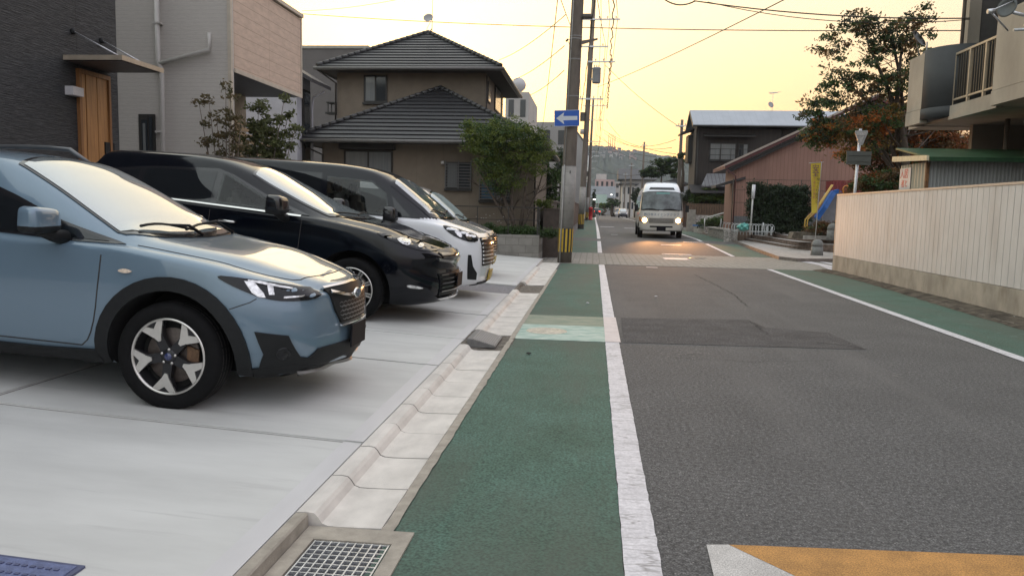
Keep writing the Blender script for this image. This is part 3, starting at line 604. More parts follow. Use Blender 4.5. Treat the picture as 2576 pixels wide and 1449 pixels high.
mb=MB(); mb.box((a.x-.05,YT-.06,a.z+.002),(b_.x+.05,YT+8.05,a.z+.16)); wpart(mb,'parapet_cap',M('cap_grey',(.30,.29,.25),rough=.5),hb_)
# ---- two-storey tiled house
tile=M('roof_tile',(.024,.024,.026),rough=.42,var=.25,sc=9,spec=.6,bump=.2,bsc=30); tile2=M('ridge_tile',(.026,.025,.025),rough=.45,var=.25,sc=9)
def hip(mbT,mbR,x0,x1,y0,y1,ze,ra,rb_,zr,n):
    """courses of roof tiles on four slopes; ra, rb: ridge ends"""
    c=[Vector((x0,y0,ze)),Vector((x1,y0,ze)),Vector((x1,y1,ze)),Vector((x0,y1,ze))]; A=Vector((*ra,zr)); B=Vector((*rb_,zr))
    for P,Q,S_,T in ((c[0],c[1],A,A),(c[1],c[2],B,A),(c[2],c[3],B,B),(c[3],c[0],A,B)):
        N_=(Q-P).cross(A-P).normalized()
        if N_.z<0: N_=-N_
        for i in range(n):
            t0,t1=i/n,(i+1)/n+.002; a=P.lerp(T,t0);b=Q.lerp(S_,t0);c_=Q.lerp(S_,min(1,t1));d=P.lerp(T,min(1,t1))
            h=.045; mbT.add([a+N_*h,b+N_*h,c_+N_*.008,d+N_*.008,a-N_*.01,b-N_*.01],[(0,1,2,3),(4,5,1,0)])
    for P,T in ((c[0],A),(c[1],A),(c[2],B),(c[3],B),(A,B)):
        L_=(T-P).length
        if L_<.05: continue
        k=max(2,int(L_/.27))
        for i in range(k):
            a=P.lerp(T,i/k)+Vector((0,0,.05)); b=P.lerp(T,(i+1.12)/k)+Vector((0,0,.05)); mbR.tube([a,b],[.085,.068],8)
h2=thing('tiled_house','beige two-storey house with two dark tiled hip roofs, behind the street tree','house',(-6,29,0))
ewall=M('beige_wall',(.18,.147,.112),rough=.85,var=.10,sc=2,bump=.2,bsc=70,bumpd=.006,lines=[(0,.91,.008,(.13,.105,.08))])
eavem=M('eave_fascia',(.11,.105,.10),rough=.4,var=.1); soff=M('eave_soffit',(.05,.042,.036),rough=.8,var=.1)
YL=25.0; a=aY(737,345,YL); b_=aY(1368,358,YL); zl=(a.z+b_.z)/2; lx0,lx1=a.x,b_.x
YU=28.0; a=aY(797,166,YU); b_=aY(1260,171,YU); zu=(a.z+b_.z)/2; ux0,ux1=a.x,b_.x
ky=(ux1-ux0)/2; rz=aY(1066,84,YU+ky).z; yb2=aX(1305,246,ux1).y
T1=MB();R1=MB(); mxu=(ux0+ux1)/2; hip(T1,R1,ux0,ux1,YU,max(yb2,YU+2*ky),zu,(mxu,YU+ky),(mxu,max(yb2-ky,YU+ky)),rz,13); ro=wpart(T1,'roof',tile,h2); wpart(R1,'ridge_cap',tile2,h2).parent=ro; T1=MB(); R1=MB()
kl=(lx1-lx0)/2; rzl=aY(1101,224,YL+3.6).z; hip(T1,R1,lx0,lx1,YL,YL+8.5,zl,((lx0+lx1)/2+.05,YL+3.6),((lx0+lx1)/2+.05,YL+4.9),rzl,14)
ro=wpart(T1,'roof',tile,h2); o=wpart(R1,'ridge_cap',tile2,h2); o.parent=ro
mb=MB(); yU2=max(yb2,YU+2*ky)
for x0,x1,y0,y1,z in ((ux0,ux1,YU,yU2,zu),(lx0,lx1,YL,YL+8.5,zl)):
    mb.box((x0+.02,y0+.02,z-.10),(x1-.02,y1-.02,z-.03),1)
    mb.box((x0-.03,y0-.03,z-.13),(x1+.03,y0+.02,z+.0)); mb.box((x0-.03,y1-.02,z-.13),(x1+.03,y1+.03,z)); mb.box((x0-.03,y0+.022,z-.13),(x0+.02,y1-.022,z)); mb.box((x1-.02,y0+.022,z-.13),(x1+.03,y1-.022,z))
    mb.tube([(x0-.09,y0-.09,z-.07),(x1+.09,y0-.09,z-.07),(x1+.09,y1+.05,z-.07)],.065,8)
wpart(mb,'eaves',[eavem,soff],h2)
wU=aY(848,250,YU+.7).x; wU1=aY(1221,250,YU+.7).x
mb=MB(); mb.box((wU,YU+.7,zl-.5),(wU1,yU2-.7,zu-.1)); mb.box((lx0+.75,YL+.7,-.1),(lx1-.35,YL+8,zl-.1)); wpart(mb,'wall',ewall,h2)
def window(par,plane,u0,v0,u1,v1,axis='Y',bars=0,split=.5,gl=(curt,glz),dep=.05,sill=True):
    f=aY if axis=='Y' else aX; a=f(u0,v0,plane); b=f(u1,v1,plane); z0,z1=min(a.z,b.z),max(a.z,b.z); mb=MB(); t=.055
    s0,s1=(a.x,b.x) if axis=='Y' else (a.y,b.y); s0,s1=min(s0,s1),max(s0,s1)
    sg=-1
    def bx(m_,p0,p1,q0,q1,d0,d1,mi=0):
        if axis=='Y': m_.box((p0,plane-d0,q0),(p1,plane-d1,q1),mi)
        else: m_.box((plane+sgx*d0,p0,q0),(plane+sgx*d1,p1,q1),mi)
    sgx=-1 if plane>0 else 1
    bx(mb,s0,s0+t,z0,z1,.002,dep); bx(mb,s1-t,s1,z0,z1,.002,dep); bx(mb,s0+t,s1-t,z1-t,z1,.002,dep); bx(mb,s0+t,s1-t,z0,z0+t,.002,dep); m_=s0+(s1-s0)*split; bx(mb,m_-t/2,m_+t/2,z0+t,z1-t,.004,dep*.7)
    if sill: bx(mb,s0-.04,s1+.04,z0-.07,z0-.003,.002,dep+.05)
    w_=wpart(mb,'window',winf,par)
    for k,(p0,p1) in enumerate(((s0+t,m_-t/2),(m_+t/2,s1-t))):
        pb=MB(); bx(pb,p0,p1,z0+t,z1-t,.008,.02); o=wpart(pb,'pane',gl[k],par); o.parent=w_
    if bars:
        pb=MB()
        for k in range(bars): z=z0+(z1-z0)*(k+.5)/bars; bx(pb,s0-.02,s1+.02,z-.012,z+.012,dep+.05,dep+.075)
        for p in (s0-.02,m_,s1): bx(pb,p,p+.03,z0-.05,z1+.05,dep+.02,dep+.049)
        o=wpart(pb,'window_grille',M('grille_grey',(.13,.13,.13),rough=.5),par); o.parent=w_
    return w_
window(h2,YU+.7,916,190,974,259); window(h2,YL+.7,866,378,988,452,gl=(curt,curt)); window(h2,YL+.7,1122,408,1184,476,bars=9); window(h2,YL+.7,1208,452,1282,506,gl=(M('blue_pane',(.05,.12,.20),rough=.2,var=.3,sc=3),glz),bars=7)
mb=MB(); p=aY(866,366,YL+.7); q=aY(988,378,YL+.7); mb.box((p.x-.1,YL+.4,q.z),(q.x+.1,YL+.698,p.z+.06)); wpart(mb,'shutter_box',winf,h2)
for v0,v1,u0,u1 in ((205,262,1226,1231),(215,290,1244,1256)):
    a=aX(u0,v0,wU1); b_=aX(u1,v1,wU1); mb=MB(); mb.box((wU1+.002,a.y,b_.z),(wU1+.05,b_.y,a.z)); w_=wpart(mb,'window',winf,h2); mb=MB(); mb.box((wU1+.052,a.y+.05,b_.z+.05),(wU1+.056,b_.y-.05,a.z-.05)); wpart(mb,'pane',curt,h2).parent=w_
mb=MB(); wpart(mb,'downpipe',soff,h2); mb=MB(); mb.tube([(ux0+.02,YU,zu-.12),(wU-.02,YU+.62,zu-.5),(wU-.04,YU+.62,zl+.4)],.035,8); wpart(mb,'downpipe',soff,h2); mb=MB(); mb.tube([(wU1+.05,YU+.66,zu-.2),(wU1+.05,YU+.66,zl+.6)],.03,8); wpart(mb,'downpipe',soff,h2); mb=MB(); mb.tube([(lx1+.05,YL,zl-.1),(lx1-.30,YL+.55,zl-.45),(lx1-.30,YL+.62,.2)],.035,8); wpart(mb,'downpipe',soff,h2); mb=MB(); mb.tube([(lx0,YL,zl-.1),(lx0+.8,YL+.6,zl-.5),(lx0+.8,YL+.6,.5)],.035,8); wpart(mb,'downpipe',soff,h2)
mb=MB(); p=aY(820,287,YU+1.3); mb.box((p.x,YU+1.2,p.z),(wU-.02,YU+1.7,p.z+.06)); 
for x in (p.x+.1,wU-.2): mb.box((x,YU+1.2,p.z+.06),(x+.03,YU+1.23,p.z+.4)); mb.box((x,YU+1.6,p.z+.06),(x+.03,YU+1.63,p.z+.4))
mb.box((p.x+.05,YU+1.18,p.z+.4),(wU-.05,YU+1.66,p.z+.44)); wpart(mb,'equipment_shelf',winf,h2)
an=MB(); ax,ay=mxu+.15,YU+ky; z0=rz-.1
an.tube([(ax,ay,z0),(ax+.02,ay,z0+2.4)],.014,6); an.tube([(ax,ay,z0+.65),(ax-.2,ay,z0+.3),(ax-.25,ay,z0-.1)],.012,6)
for s_ in (-.2,.0,.2): an.tube([(ax-.25,ay+s_,z0-.12),(ax,ay,z0+.3)],.012,5)
wpart(an,'aerial_mast',steel,h2); an=MB(); an.lathe([(0,.0),(.10,.015),(.17,.045),(.20,.08),(.165,.05),(.1,.025),(0,.012)],20,mat=Matrix.Translation((ax-.12,ay-.12,z0+.62))@Matrix.Rotation(R(60),4,'X')@Matrix.Scale(1.0,4)); wpart(an,'dish',M('dish_grey',(.30,.30,.30),rough=.5),h2)
mb=MB(); mb.lathe([(0,0),(.03,.0),(.05,.08),(0,.08)],10,(-4.2,YL+.62,3.2)); p=aY(1114,410,YL+.62); mb=MB(); mb.lathe([(.001,-.05),(.05,-.04),(.06,.05),(.001,.05)],10,(p.x,p.y-.08,p.z),'X'); mb.box((p.x-.02,p.y-.08,p.z),(p.x+.02,p.y+.07,p.z+.03)); wpart(mb,'security_lamp',wgrey,h2)
# ---- garden wall, fence, planting
YB=22.78; blk=M('concrete_block',(.27,.255,.23),rough=.85,var=.12,sc=3,bump=.3,bsc=80,bumpd=.006); brickify(blk,.40,.225,.01,(.55,.53,.5),'XZ',.6,ms=.006)
gw=thing('block_wall','low grey concrete block wall at the far end of the parking lot','wall',(-6,YB,0))
mb=MB(); mb.box((-12,YB,-.1),(-1.60,YB+.15,.755)); mb.box((-1.75,YB+.152,-.1),(-1.602,24.4,.755)); wpart(mb,'block_course',blk,gw)
mb=MB(); mb.box((-12,YB+.152,-.1),(-1.76,YL+.6,.70)); struct(mb.build('garden_soil',groundm))
bw=M('brown_wall',(.085,.065,.055),rough=.8,var=.2,sc=8,bump=.3); mb=MB(); mb.box((-1.60,24.45,-.05),(-1.0,24.6,1.52)); mb.box((-1.60,24.42,1.521),(-.98,24.63,1.56)); tag(mb.build('gate_wall',bw),'brown stucco gate wall beside the near utility pole','wall')
mb=MB()
for k in range(9): mb.box((-1.0,24.62+.0,.55+k*.1),(-.96,25.8,.60+k*.1))
mb.box((-1.01,25.8,0),(-.95,25.86,1.5)); tag(mb.build('louvre_gate',winf),'dark louvred gate panel behind the brown gate wall','gate')
mb=MB()
for k in range(7): x=-7.2+k*.93; mb.box((x,YB+.05,.756),(x+.025,YB+.075,1.55))
mb.box((-7.25,YB+.052,1.551),(-1.55,YB+.08,1.58)); mb.box((-7.25,YB+.055,1.18),(-1.55,YB+.07,1.20)); mb.box((-1.68,YB+.06,.756),(-1.64,YB+.10,1.62)); mb.box((-1.67,YB+.1,1.55),(-1.65,24.4,1.58))
tag(mb.build('rail_fence',winf),'thin dark metal rail fence standing on the block wall','fence')
bark=M('bark',(.085,.065,.05),rough=.9,var=.3,sc=12,bump=.6,bsc=40); 
lf1=M('leaf_olive',(.10,.15,.03),rough=.55,var=.35,sc=2.2,col2=(.19,.23,.045),lo=.35,hi=.65,trans=.45); lf2=M('leaf_green',(.06,.105,.03),rough=.55,var=.4,sc=3,trans=.4)
lfd=M('leaf_dark',(.018,.034,.012),rough=.6,var=.4,sc=3,trans=.2); lfo=M('leaf_orange',(.40,.13,.028),rough=.6,var=.4,sc=3,trans=.4); lfb=M('leaf_brown',(.15,.085,.03),rough=.6,var=.4,sc=3,trans=.3)
P=aY(1300,590,23.9); t=thing('street_tree','olive-green garden tree in front of the tiled house, behind the block wall','tree',(P.x,23.9,.7))
tb=MB(); bx_,by_=P.x,23.9
for dx,dy,tx,ty,tz,r_ in ((0,0,-.9,.1,3.0,.06),(.05,.05,.3,-.1,3.2,.055),(-.05,-.03,-.3,.3,3.3,.06),(.08,0,.8,.2,2.8,.045),(-.1,.05,-1.2,-.2,2.6,.045)): limbs(tb,(bx_+dx,by_+dy,.68),(bx_+tx,by_+ty,tz),r_,.9,7,int(tz*10+tx*7))
wpart(tb,'trunk',bark,t)
cx_=aY(1268,385,23.9); 
B=[]
for u,v,rw,rh,w_ in ((1215,350,.72,.50,3),(1270,335,.72,.55,3),(1320,365,.65,.60,2.6),(1350,400,.45,.6,1.2),(1235,410,.62,.6,2.4),(1290,430,.6,.6,2),(1190,330,.45,.3,1),(1250,470,.45,.4,.9),(1350,350,.35,.4,.7),(1385,370,.25,.55,.35)):
    q=aY(u,v,23.9); B.append((q.x,23.9,q.z,rw,rw,rh,w_))
leaves('crown',None,B,24000,.036,3,t,clump=.15,per=52,mats=[lf1,lf1,lf2])
for i,(u,v,w_,h_,n) in enumerate(((1240,575,.55,.35,900),(1330,577,.6,.28,900),(1385,585,.25,.2,300),(1225,560,.5,.25,600))):
    q=aY(u,v,23.3); o=leaves('garden_shrub',lf2,[(q.x,23.35,.70+h_*.5,w_,.3,h_*.6,1)],n*3,.035,20+i,clump=.12,per=40); tag(o,['low leafy shrub behind the block wall below the left half of the street tree','spreading green plants along the block wall below the tree trunk','small bright plant at the street end of the block wall','dark leafy shrub against the tiled house wall'][i],'shrub')
q=aY(1368,512,24.7); tag(leaves('potted_fern',lf1,[(q.x,24.75,1.68,.25,.2,.16,1)],900,.04,31,clump=.1),'bright green fern spilling over the brown gate wall','plant')
fl=MB()
for k in range(16): x=-3.6+random.random()*1.1; z=.95+random.random()*.45; fl.lathe([(0,.0),(.022,.01),(.0,.02)],6,(x,23.2,z))
tag(fl.build('white_flowers',wgrey),'scattered small white flowers among the shrubs behind the block wall','flowers')
# thin garden tree in front of the grey house (maple) and the bushy one beside it
def sapling(label,uv0,Y,stems,leafm,n,seed,lsz=.05,rb=.018):
    base=aY(uv0[0],uv0[1],Y); t=thing('garden_tree',label,'tree',(base.x,Y,lotz(base.x)),group=None); tb=MB(); B=[]
    for u,v,w_ in stems:
        q=aY(u,v,Y+random.uniform(-.25,.25)); mid=Vector(((base.x+q.x)/2+.05*(q.x-base.x),(Y+q.y)/2,(lotz(base.x)+q.z)/2-.1*abs(q.x-base.x)))
        tb.tube([(base.x,Y,lotz(base.x)-.02),mid,q],[rb,rb*.7,.005],6)
        for t_ in (.72,.86,1): p=mid.lerp(q,(t_-.5)*2); B.append((p.x,p.y,p.z,.16*w_,.16*w_,.13*w_,w_))
    wpart(tb,'trunk',M('thin_bark',(.14,.11,.085),rough=.9,var=.2),t)
    leaves('crown',leafm,B,n,lsz,seed,t,clump=.085,per=12); return t
lfm=M('leaf_maple',(.11,.115,.045),rough=.6,var=.4,sc=5,col2=(.17,.12,.06),trans=.45)
YS=YG-.75
sapling('thin reddish-green maple sapling in front of the grey textured wall','' or (572,600),YS,[(500,255,.9),(525,250,.7),(568,215,1.1),(580,245,1.2),(520,360,.7),(545,300,1),(590,290,1.2),(610,265,1),(560,345,1),(596,330,1.2)],lfm,1500,5,.045)
sapling('bushy leafy shrub tree growing under the beige overhang','' or (640,600),YG+.9,[(650,270,1.6),(690,300,1.6),(715,250,.8),(735,330,1.2),(700,350,1.6),(640,320,1.6),(620,350,1.5),(670,340,1.8),(745,320,.7),(725,290,.7)],M('leaf_green_brown',(.10,.115,.04),rough=.6,var=.4,sc=5,trans=.3),4200,6,.05)  # greenish-brown leaf colour
# ================================================================ vehicles
def ease(t): t=max(0,min(1,t)); return t*t*(3-2*t)
class Car:
    def __init__(s,sp):
        s.sp=sp; L=sp['L']; C={k:itp(v) for k,v in sp['c'].items()}
        xf=itp(sp['xf']); xr=itp(sp.get('xr',[(0,.05),(.5,0),(1.6,.0)]))
        S=[0,.012,.03,.055,.09,.13,.18,.24,.31,.39,.47]; 
        mid=[]; x=.55
        while x<L-.55: mid.append(x); x+=.055
        S=S+mid+[L-x_ for x_ in S[::-1]]
        rf,rr=sp.get('rf',.55),sp.get('rr',.35); nf,nr=sp.get('nf',.66),sp.get('nr',.78); ff=sp.get('ff',.9)
        def pf(d,r,n0):
            t=min(1,d/r); return n0+(1-n0)*math.sqrt(max(0,1-(1-t)**2))
        rings=[]
        for st in S:
            c={k:f(st) for k,f in C.items()}
            Q=[(0,c['zb']),(c['w1']*.8,c['zb']),(c['w1'],c['zb']+.02),(c['w2'],c['zm']),(c['w3'],c['zs']-.05),(c['w3']-.012,c['zs']),(c['w4'],c['zs']+.018),
               (c['w4']+(c['w5']-c['w4'])*.5+c.get('bow',.02),c['zs']+(c['zr']-c['zs'])*.5),(c['w5'],c['zr']),(c['w5']*.86,c['zr']+(c['zt']-c['zr'])*(.62 if st>1.35 else .88)),(c['w5']*(.5 if st>1.35 else .62),c['zr']+(c['zt']-c['zr'])*(.92 if st>1.35 else 1.12)),(0,c['zt'])]
            Q=chaikin(Q,2); k1=pf(st,rf,nf)*pf(L-st,rr,nr); r=[]
            for y,z in Q:
                xx=st+xf(z)*(1-ease(st/ff))-xr(z)*(1-ease((L-st)/ff)); r.append((-xx,y*k1,z))
            rings.append(r)
        s.n=n=len(rings[0]); V=[];F=[]; full=[]
        for r in rings:
            ring=r+[(p[0],-p[1],p[2]) for p in r[1:-1][::-1]]; full.append(ring)
        m=len(full[0])
        for ring in full: V+=ring
        for i in range(len(full)-1):
            for j in range(m): F.append((i*m+j,i*m+(j+1)%m,(i+1)*m+(j+1)%m,(i+1)*m+j))
        # caps
        for e,(ri,sg) in enumerate(((0,1),(len(full)-1,-1))):
            K=10; b0=ri*m; idx=[[None]*(K+1) for _ in range(n)]
            bul=sp.get('bulge',.05) if e==0 else .03
            for j in range(n):
                x,y,z=full[ri][j]
                for k in range(K+1):
                    if k==0: idx[j][k]=b0+j
                    elif k==K: idx[j][k]=b0+((m-j)%m)
                    elif j in(0,n-1): idx[j][k]=b0+j
                    else:
                        t=1-2*k/K; V.append((x+sg*bul*(1-t*t),y*t,z+0)); idx[j][k]=len(V)-1
            # poles at j=0 and n-1 share one vertex
            for j in range(n-1):
                for k in range(K):
                    q=[idx[j][k],idx[j][k+1],idx[j+1][k+1],idx[j+1][k]]; u=[]
                    for a in q:
                        if a not in u: u.append(a)
                    if len(u)>=3: F.append(tuple(u))
        s.V,s.F=V,F
        me=bpy.data.meshes.new('body'); me.from_pydata(V,[],F); bm=bmesh.new(); bm.from_mesh(me); bmesh.ops.remove_doubles(bm,verts=bm.verts,dist=1e-5); bmesh.ops.recalc_face_normals(bm,faces=bm.faces)
        bm.normal_update(); s.bvh=BVHTree.FromBMesh(bm); bm.faces.ensure_lookup_table(); s.fv=[[(v.co.copy(),v.normal.copy()) for v in f.verts] for f in bm.faces]; bm.to_mesh(me); bm.free(); s.me=me
    def hit(s,mode,a,b,side=1):
        if mode=='side': o,d=Vector((a,side*3,b)),Vector((0,-side,0))
        elif mode=='front': o,d=Vector((3,a,b)),Vector((-1,0,0))
        elif mode=='rear': o,d=Vector((-9,a,b)),Vector((1,0,0))
        else: o,d=Vector((a,b,5)),Vector((0,0,-1))
        h=s.bvh.ray_cast(o,d)
        if h[0] is None:
            h=s.bvh.find_nearest(o+d*(2.4 if mode=='side' else (3.1 if mode=='front' else 3.8)))
        q=s.fv[h[2]]; w=poly_3d_calc([a for a,_ in q],h[0]); n=Vector((0,0,0))
        for k,(a,nn) in zip(w,q): n+=nn*k
        return h[0],n.normalized()
    def panel(s,mb,poly,mode='side',off=.004,depth=.01,grid=.06,side=1,mi=0,rnd=0):
        if rnd: poly=chaikin(poly,rnd,True)
        off+=.004; grid=min(grid,.045); bm=bmesh.new(); vs=[bm.verts.new((a,b,0)) for a,b in poly]; f=bm.faces.new(vs); bmesh.ops.triangulate(bm,faces=[f])
        xs=[p[0] for p in poly]; ys=[p[1] for p in poly]
        for ax,(lo,hi) in ((0,(min(xs),max(xs))),(1,(min(ys),max(ys)))):
            k=math.ceil(lo/grid)
            while k*grid<hi-1e-4:
                if k*grid>lo+1e-4:
                    co=[0,0,0]; co[ax]=k*grid; no=[0,0,0]; no[ax]=1
                    bmesh.ops.bisect_plane(bm,geom=bm.verts[:]+bm.edges[:]+bm.faces[:],plane_co=co,plane_no=no,dist=1e-5)
                k+=1
        bm.verts.index_update(); top=[];bot=[];nrs=[]
        for v in bm.verts:
            p,nn=s.hit(mode,v.co.x,v.co.y,side); top.append(p+nn*off); bot.append(p+nn*(off-depth)); nrs.append(nn)
        n=len(top); fs=[]
        for f in bm.faces:
            q=[v.index for v in f.verts]; a,b,c_=[top[i] for i in q[:3]]
            if (b-a).cross(c_-a).dot(nrs[q[0]])<0: q=q[::-1]
            fs.append(tuple(q))
        V=top+bot+top; F2=list(fs)
        for e in bm.edges:
            if len(e.link_faces)==1: a,b=e.verts[0].index,e.verts[1].index; F2.append((a+2*n,b+2*n,b+n,a+n))
        bm.free(); k0=len(mb.f); v0=len(mb.v); mb.add(V,F2,mi,False)
        for i in range(n): mb.nr[v0+i]=nrs[i]
        for i in range(len(fs)): mb.sm[k0+i]=True
        return mb
    def seam(s,mb,line,w=.007,mode='side',side=1,off=.0015,mi=0,step=.04):
        pts=[]
        for (a,b),(c,d) in zip(line[:-1],line[1:]):
            n=max(1,int(math.hypot(c-a,d-b)/step))
            for i in range(n): pts.append((a+(c-a)*i/n,b+(d-b)*i/n))
        pts.append(line[-1]); P=[s.hit(mode,a,b,side) for a,b in pts]; V=[];F=[]
        for i,(p,nn) in enumerate(P):
            t=(P[min(i+1,len(P)-1)][0]-P[max(0,i-1)][0]).normalized(); x=t.cross(nn).normalized()*w/2; q=p+nn*off; V+=[q-x,q+x]
        F=[(2*i,2*i+1,2*i+3,2*i+2) for i in range(len(P)-1)]; return mb.add(V,F,mi,True)
    def body(s,root,mats,wells,upper=None,holes=()):
        o=bpy.data.objects.new('body',s.me); COL.objects.link(o); 
        for x in mats: s.me.materials.append(x)
        cut=MB()
        for x,r,w0,w1 in wells:
            for sg in (1,-1): cut.lathe([(0,sg*w0),(r,sg*w0),(r,sg*w1),(0,sg*w1)],40,(x[0],0,x[1]),'Y',0,False)
        for pl in holes: cut.prism([(a,-1.6,b) for a,b in pl],(0,3.2,0))
        co=cut.build('cut',welm); me2=co.data
        md=o.modifiers.new('b','BOOLEAN'); md.object=co; md.operation='DIFFERENCE'; md.solver='EXACT'; md.material_mode='TRANSFER'
        dg=bpy.context.evaluated_depsgraph_get(); me=bpy.data.meshes.new_from_object(o.evaluated_get(dg)); o.modifiers.clear(); o.data=me; me.name='body'
        me.polygons.foreach_set('use_smooth',[True]*len(me.polygons))
        try: me.set_sharp_from_angle(angle=R(38))
        except Exception: pass
        bpy.data.objects.remove(co); o.parent=root
        if upper:
            x0,zf_,mt=upper; me.materials.append(mt); k=len(me.materials)-1
            for p in me.polygons:
                if p.center.x<x0 and p.center.z>zf_(p.center.x): p.material_index=k
        return o
def wheel(root,x,y,z,r,w,style,side,nsp=5):
    """wheel facing +y*side; hub at (x,y,z) outer face"""
    T=Matrix.Translation((x,y,z))@(Matrix.Rotation(math.pi if side<0 else 0,4,'Z'))
    rr=r*.71
    e=thing_part('wheel',root)
    mb=MB(); pr=[(rr-.004,-w*.98),(rr+.01,-w),(r*.93,-w),(r*.985,-w+.02),(r,-w+.05),(r,-.045),(r*.985,-.012),(r*.93,.008),(r*.84,.014),(rr+.02,.008),(rr,-.004),(rr-.006,-.03)]
    mb.lathe(pr,56,(0,0,0),'Y',0,True,T)
    for k in range(4): yy=-.05-k*(w-.1)/3; mb.lathe([(r+.0008,yy-.006),(r+.0008,yy+.006)],40,(0,0,0),'Y',1,True,T)
    o=mb.build('tyre',[tyre,dark]); o.parent=e
    mb=MB()
    mb.lathe([(rr+.003,-.004),(rr-.004,.003),(rr-.012,.0),(rr-.016,-.02)],56,(0,0,0),'Y',0,True,T)      # bright lip
    mb.lathe([(rr-.014,-.012),(rr-.03,-.05),(rr-.04,-.12),(rr-.05,-w*.9)],48,(0,0,0),'Y',1,True,T)
    mb.lathe([(rr-.03,-.09),(0,-.085)],40,(0,0,0),'Y',2,True,T)
    # brake disc + caliper
    mb.lathe([(rr*.72,-.075),(rr*.70,-.072),(.0,-.072)],36,(0,0,0),'Y',3,True,T)
    def sp(poly,d0,d1,mi,rot):
        c,s_=math.cos(rot),math.sin(rot); P=[]
        for (a,b) in poly: P.append(T@Vector((a*c-b*s_,d0,a*s_+b*c)))
        d=(T.to_3x3()@Vector((0,d1-d0,0))); mb.prism(P,d,mi)
    mb.lathe([(0,-.004),(rr*.16,-.004),(rr*.20,-.012),(rr*.24,-.05)],24,(0,0,0),'Y',1,True,T)
    mb.lathe([(0,.001),(rr*.09,.001),(rr*.10,-.004)],20,(0,0,0),'Y',4,True,T)
    for k in range(nsp):
        a=2*math.pi*k/nsp+style[1]
        if style[0]=='star':
            sp([(.045,-.032),(rr*.55,-.030),(rr*.95,-.085),(rr*.965,-.05),(rr*.965,.05),(rr*.95,.085),(rr*.55,.030),(.045,.032)],-.05,-.012,1,a)
            sp([(rr*.45,-.010),(rr*.62,-.030),(rr*.965,-.078),(rr*.975,-.055),(rr*.80,0),(rr*.975,.055),(rr*.965,.078),(rr*.62,.030),(rr*.45,.010)],-.012,-.003,0,a)
            for sg in(1,-1): sp([(rr*.60,sg*.030),(rr*.96,sg*.094),(rr*.965,sg*.082),(rr*.62,sg*.022)],-.02,-.0035,0,a)
            sp([(rr*.90,-.10-.03),(rr*.975,-.10-.05),(rr*.975,-.08),(rr*.93,-.085)],-.03,-.0045,0,a); sp([(rr*.90,.13),(rr*.93,.085),(rr*.975,.08),(rr*.975,.15)],-.03,-.0045,0,a)
        else:
            sp([(.04,-.022),(rr*.5,-.016),(rr*.97,-.026),(rr*.97,-.008),(rr*.5,-.002),(.04,-.004)],-.035,-.008,0,a)
            sp([(.04,.004),(rr*.5,.002),(rr*.97,.008),(rr*.97,.026),(rr*.5,.016),(.04,.022)],-.035,-.008,0,a)
    for k in range(5):
        a=2*math.pi*k/5+style[1]+.6; mb.lathe([(0,-.002),(.009,-.003),(.010,-.012)],8,(.048*math.cos(a),0,.048*math.sin(a)),'Y',0,True,T)
    o=mb.build('rim',[silver,alloyd,welm,M('brake_disc',(.12,.10,.09),rough=.5,metal=.6,var=.2,sc=30),M('cap_blue',(.03,.04,.12),rough=.2,var=0,coat=1)]); o.parent=e
    if style[0]=='star':
        mb=MB(); P=[(rr*.42,-.075),(rr*.74,-.05),(rr*.74,.06),(rr*.42,.075)]; a=R(180)
        mb.prism([T@Vector((p*math.cos(a)-q*math.sin(a),-.068,p*math.sin(a)+q*math.cos(a))) for p,q in P],T.to_3x3()@Vector((0,.02,0)))
        mb.build('brake_caliper',M('rusty_iron',(.14,.08,.045),rough=.8,var=.4,sc=30)).parent=e
    return e
def thing_part(name,parent):
    o=bpy.data.objects.new(name,None); COL.objects.link(o); o.parent=parent; o.empty_display_size=.1; return o
def mirror_part(root,x,y,z,mat,side,sx=.11,sy=.12,sz=.085,stalk=True):
    """door mirror shell: rounded housing on a foot"""
    e=thing_part('door_mirror',root); bm=bmesh.new(); bmesh.ops.create_cube(bm,size=2)
    bmesh.ops.bevel(bm,geom=bm.edges[:],offset=.55,segments=4,affect='EDGES',profile=.6)
    for v in bm.verts:
        t=v.co.x; v.co=Vector((x+v.co.x*sx*(1-.12*v.co.z),y+side*v.co.y*sy,z+v.co.z*sz*(1-.10*side*v.co.y)))
        if v.co.x<x: v.co.x=x+(v.co.x-x)*.55
    me=bpy.data.meshes.new('shell'); bm.to_mesh(me); bm.free(); me.materials.append(mat); me.polygons.foreach_set('use_smooth',[True]*len(me.polygons)); me.materials.append(blackp)
    for p in me.polygons:
        if p.center.z<z-sz*.35: p.material_index=1
    o=bpy.data.objects.new('mirror_shell',me); COL.objects.link(o); o.parent=e
    mb=MB(); mb.tube([(x+.0,y-side*.02,z-sz*.7),(x+.03,y-side*.10,z-sz*1.25),(x+.05,y-side*.20,z-sz*1.5)],[.045,.042,.055],10); mb.build('mirror_foot',blackp).parent=e
    return e
def S(sp_pts): return sp_pts
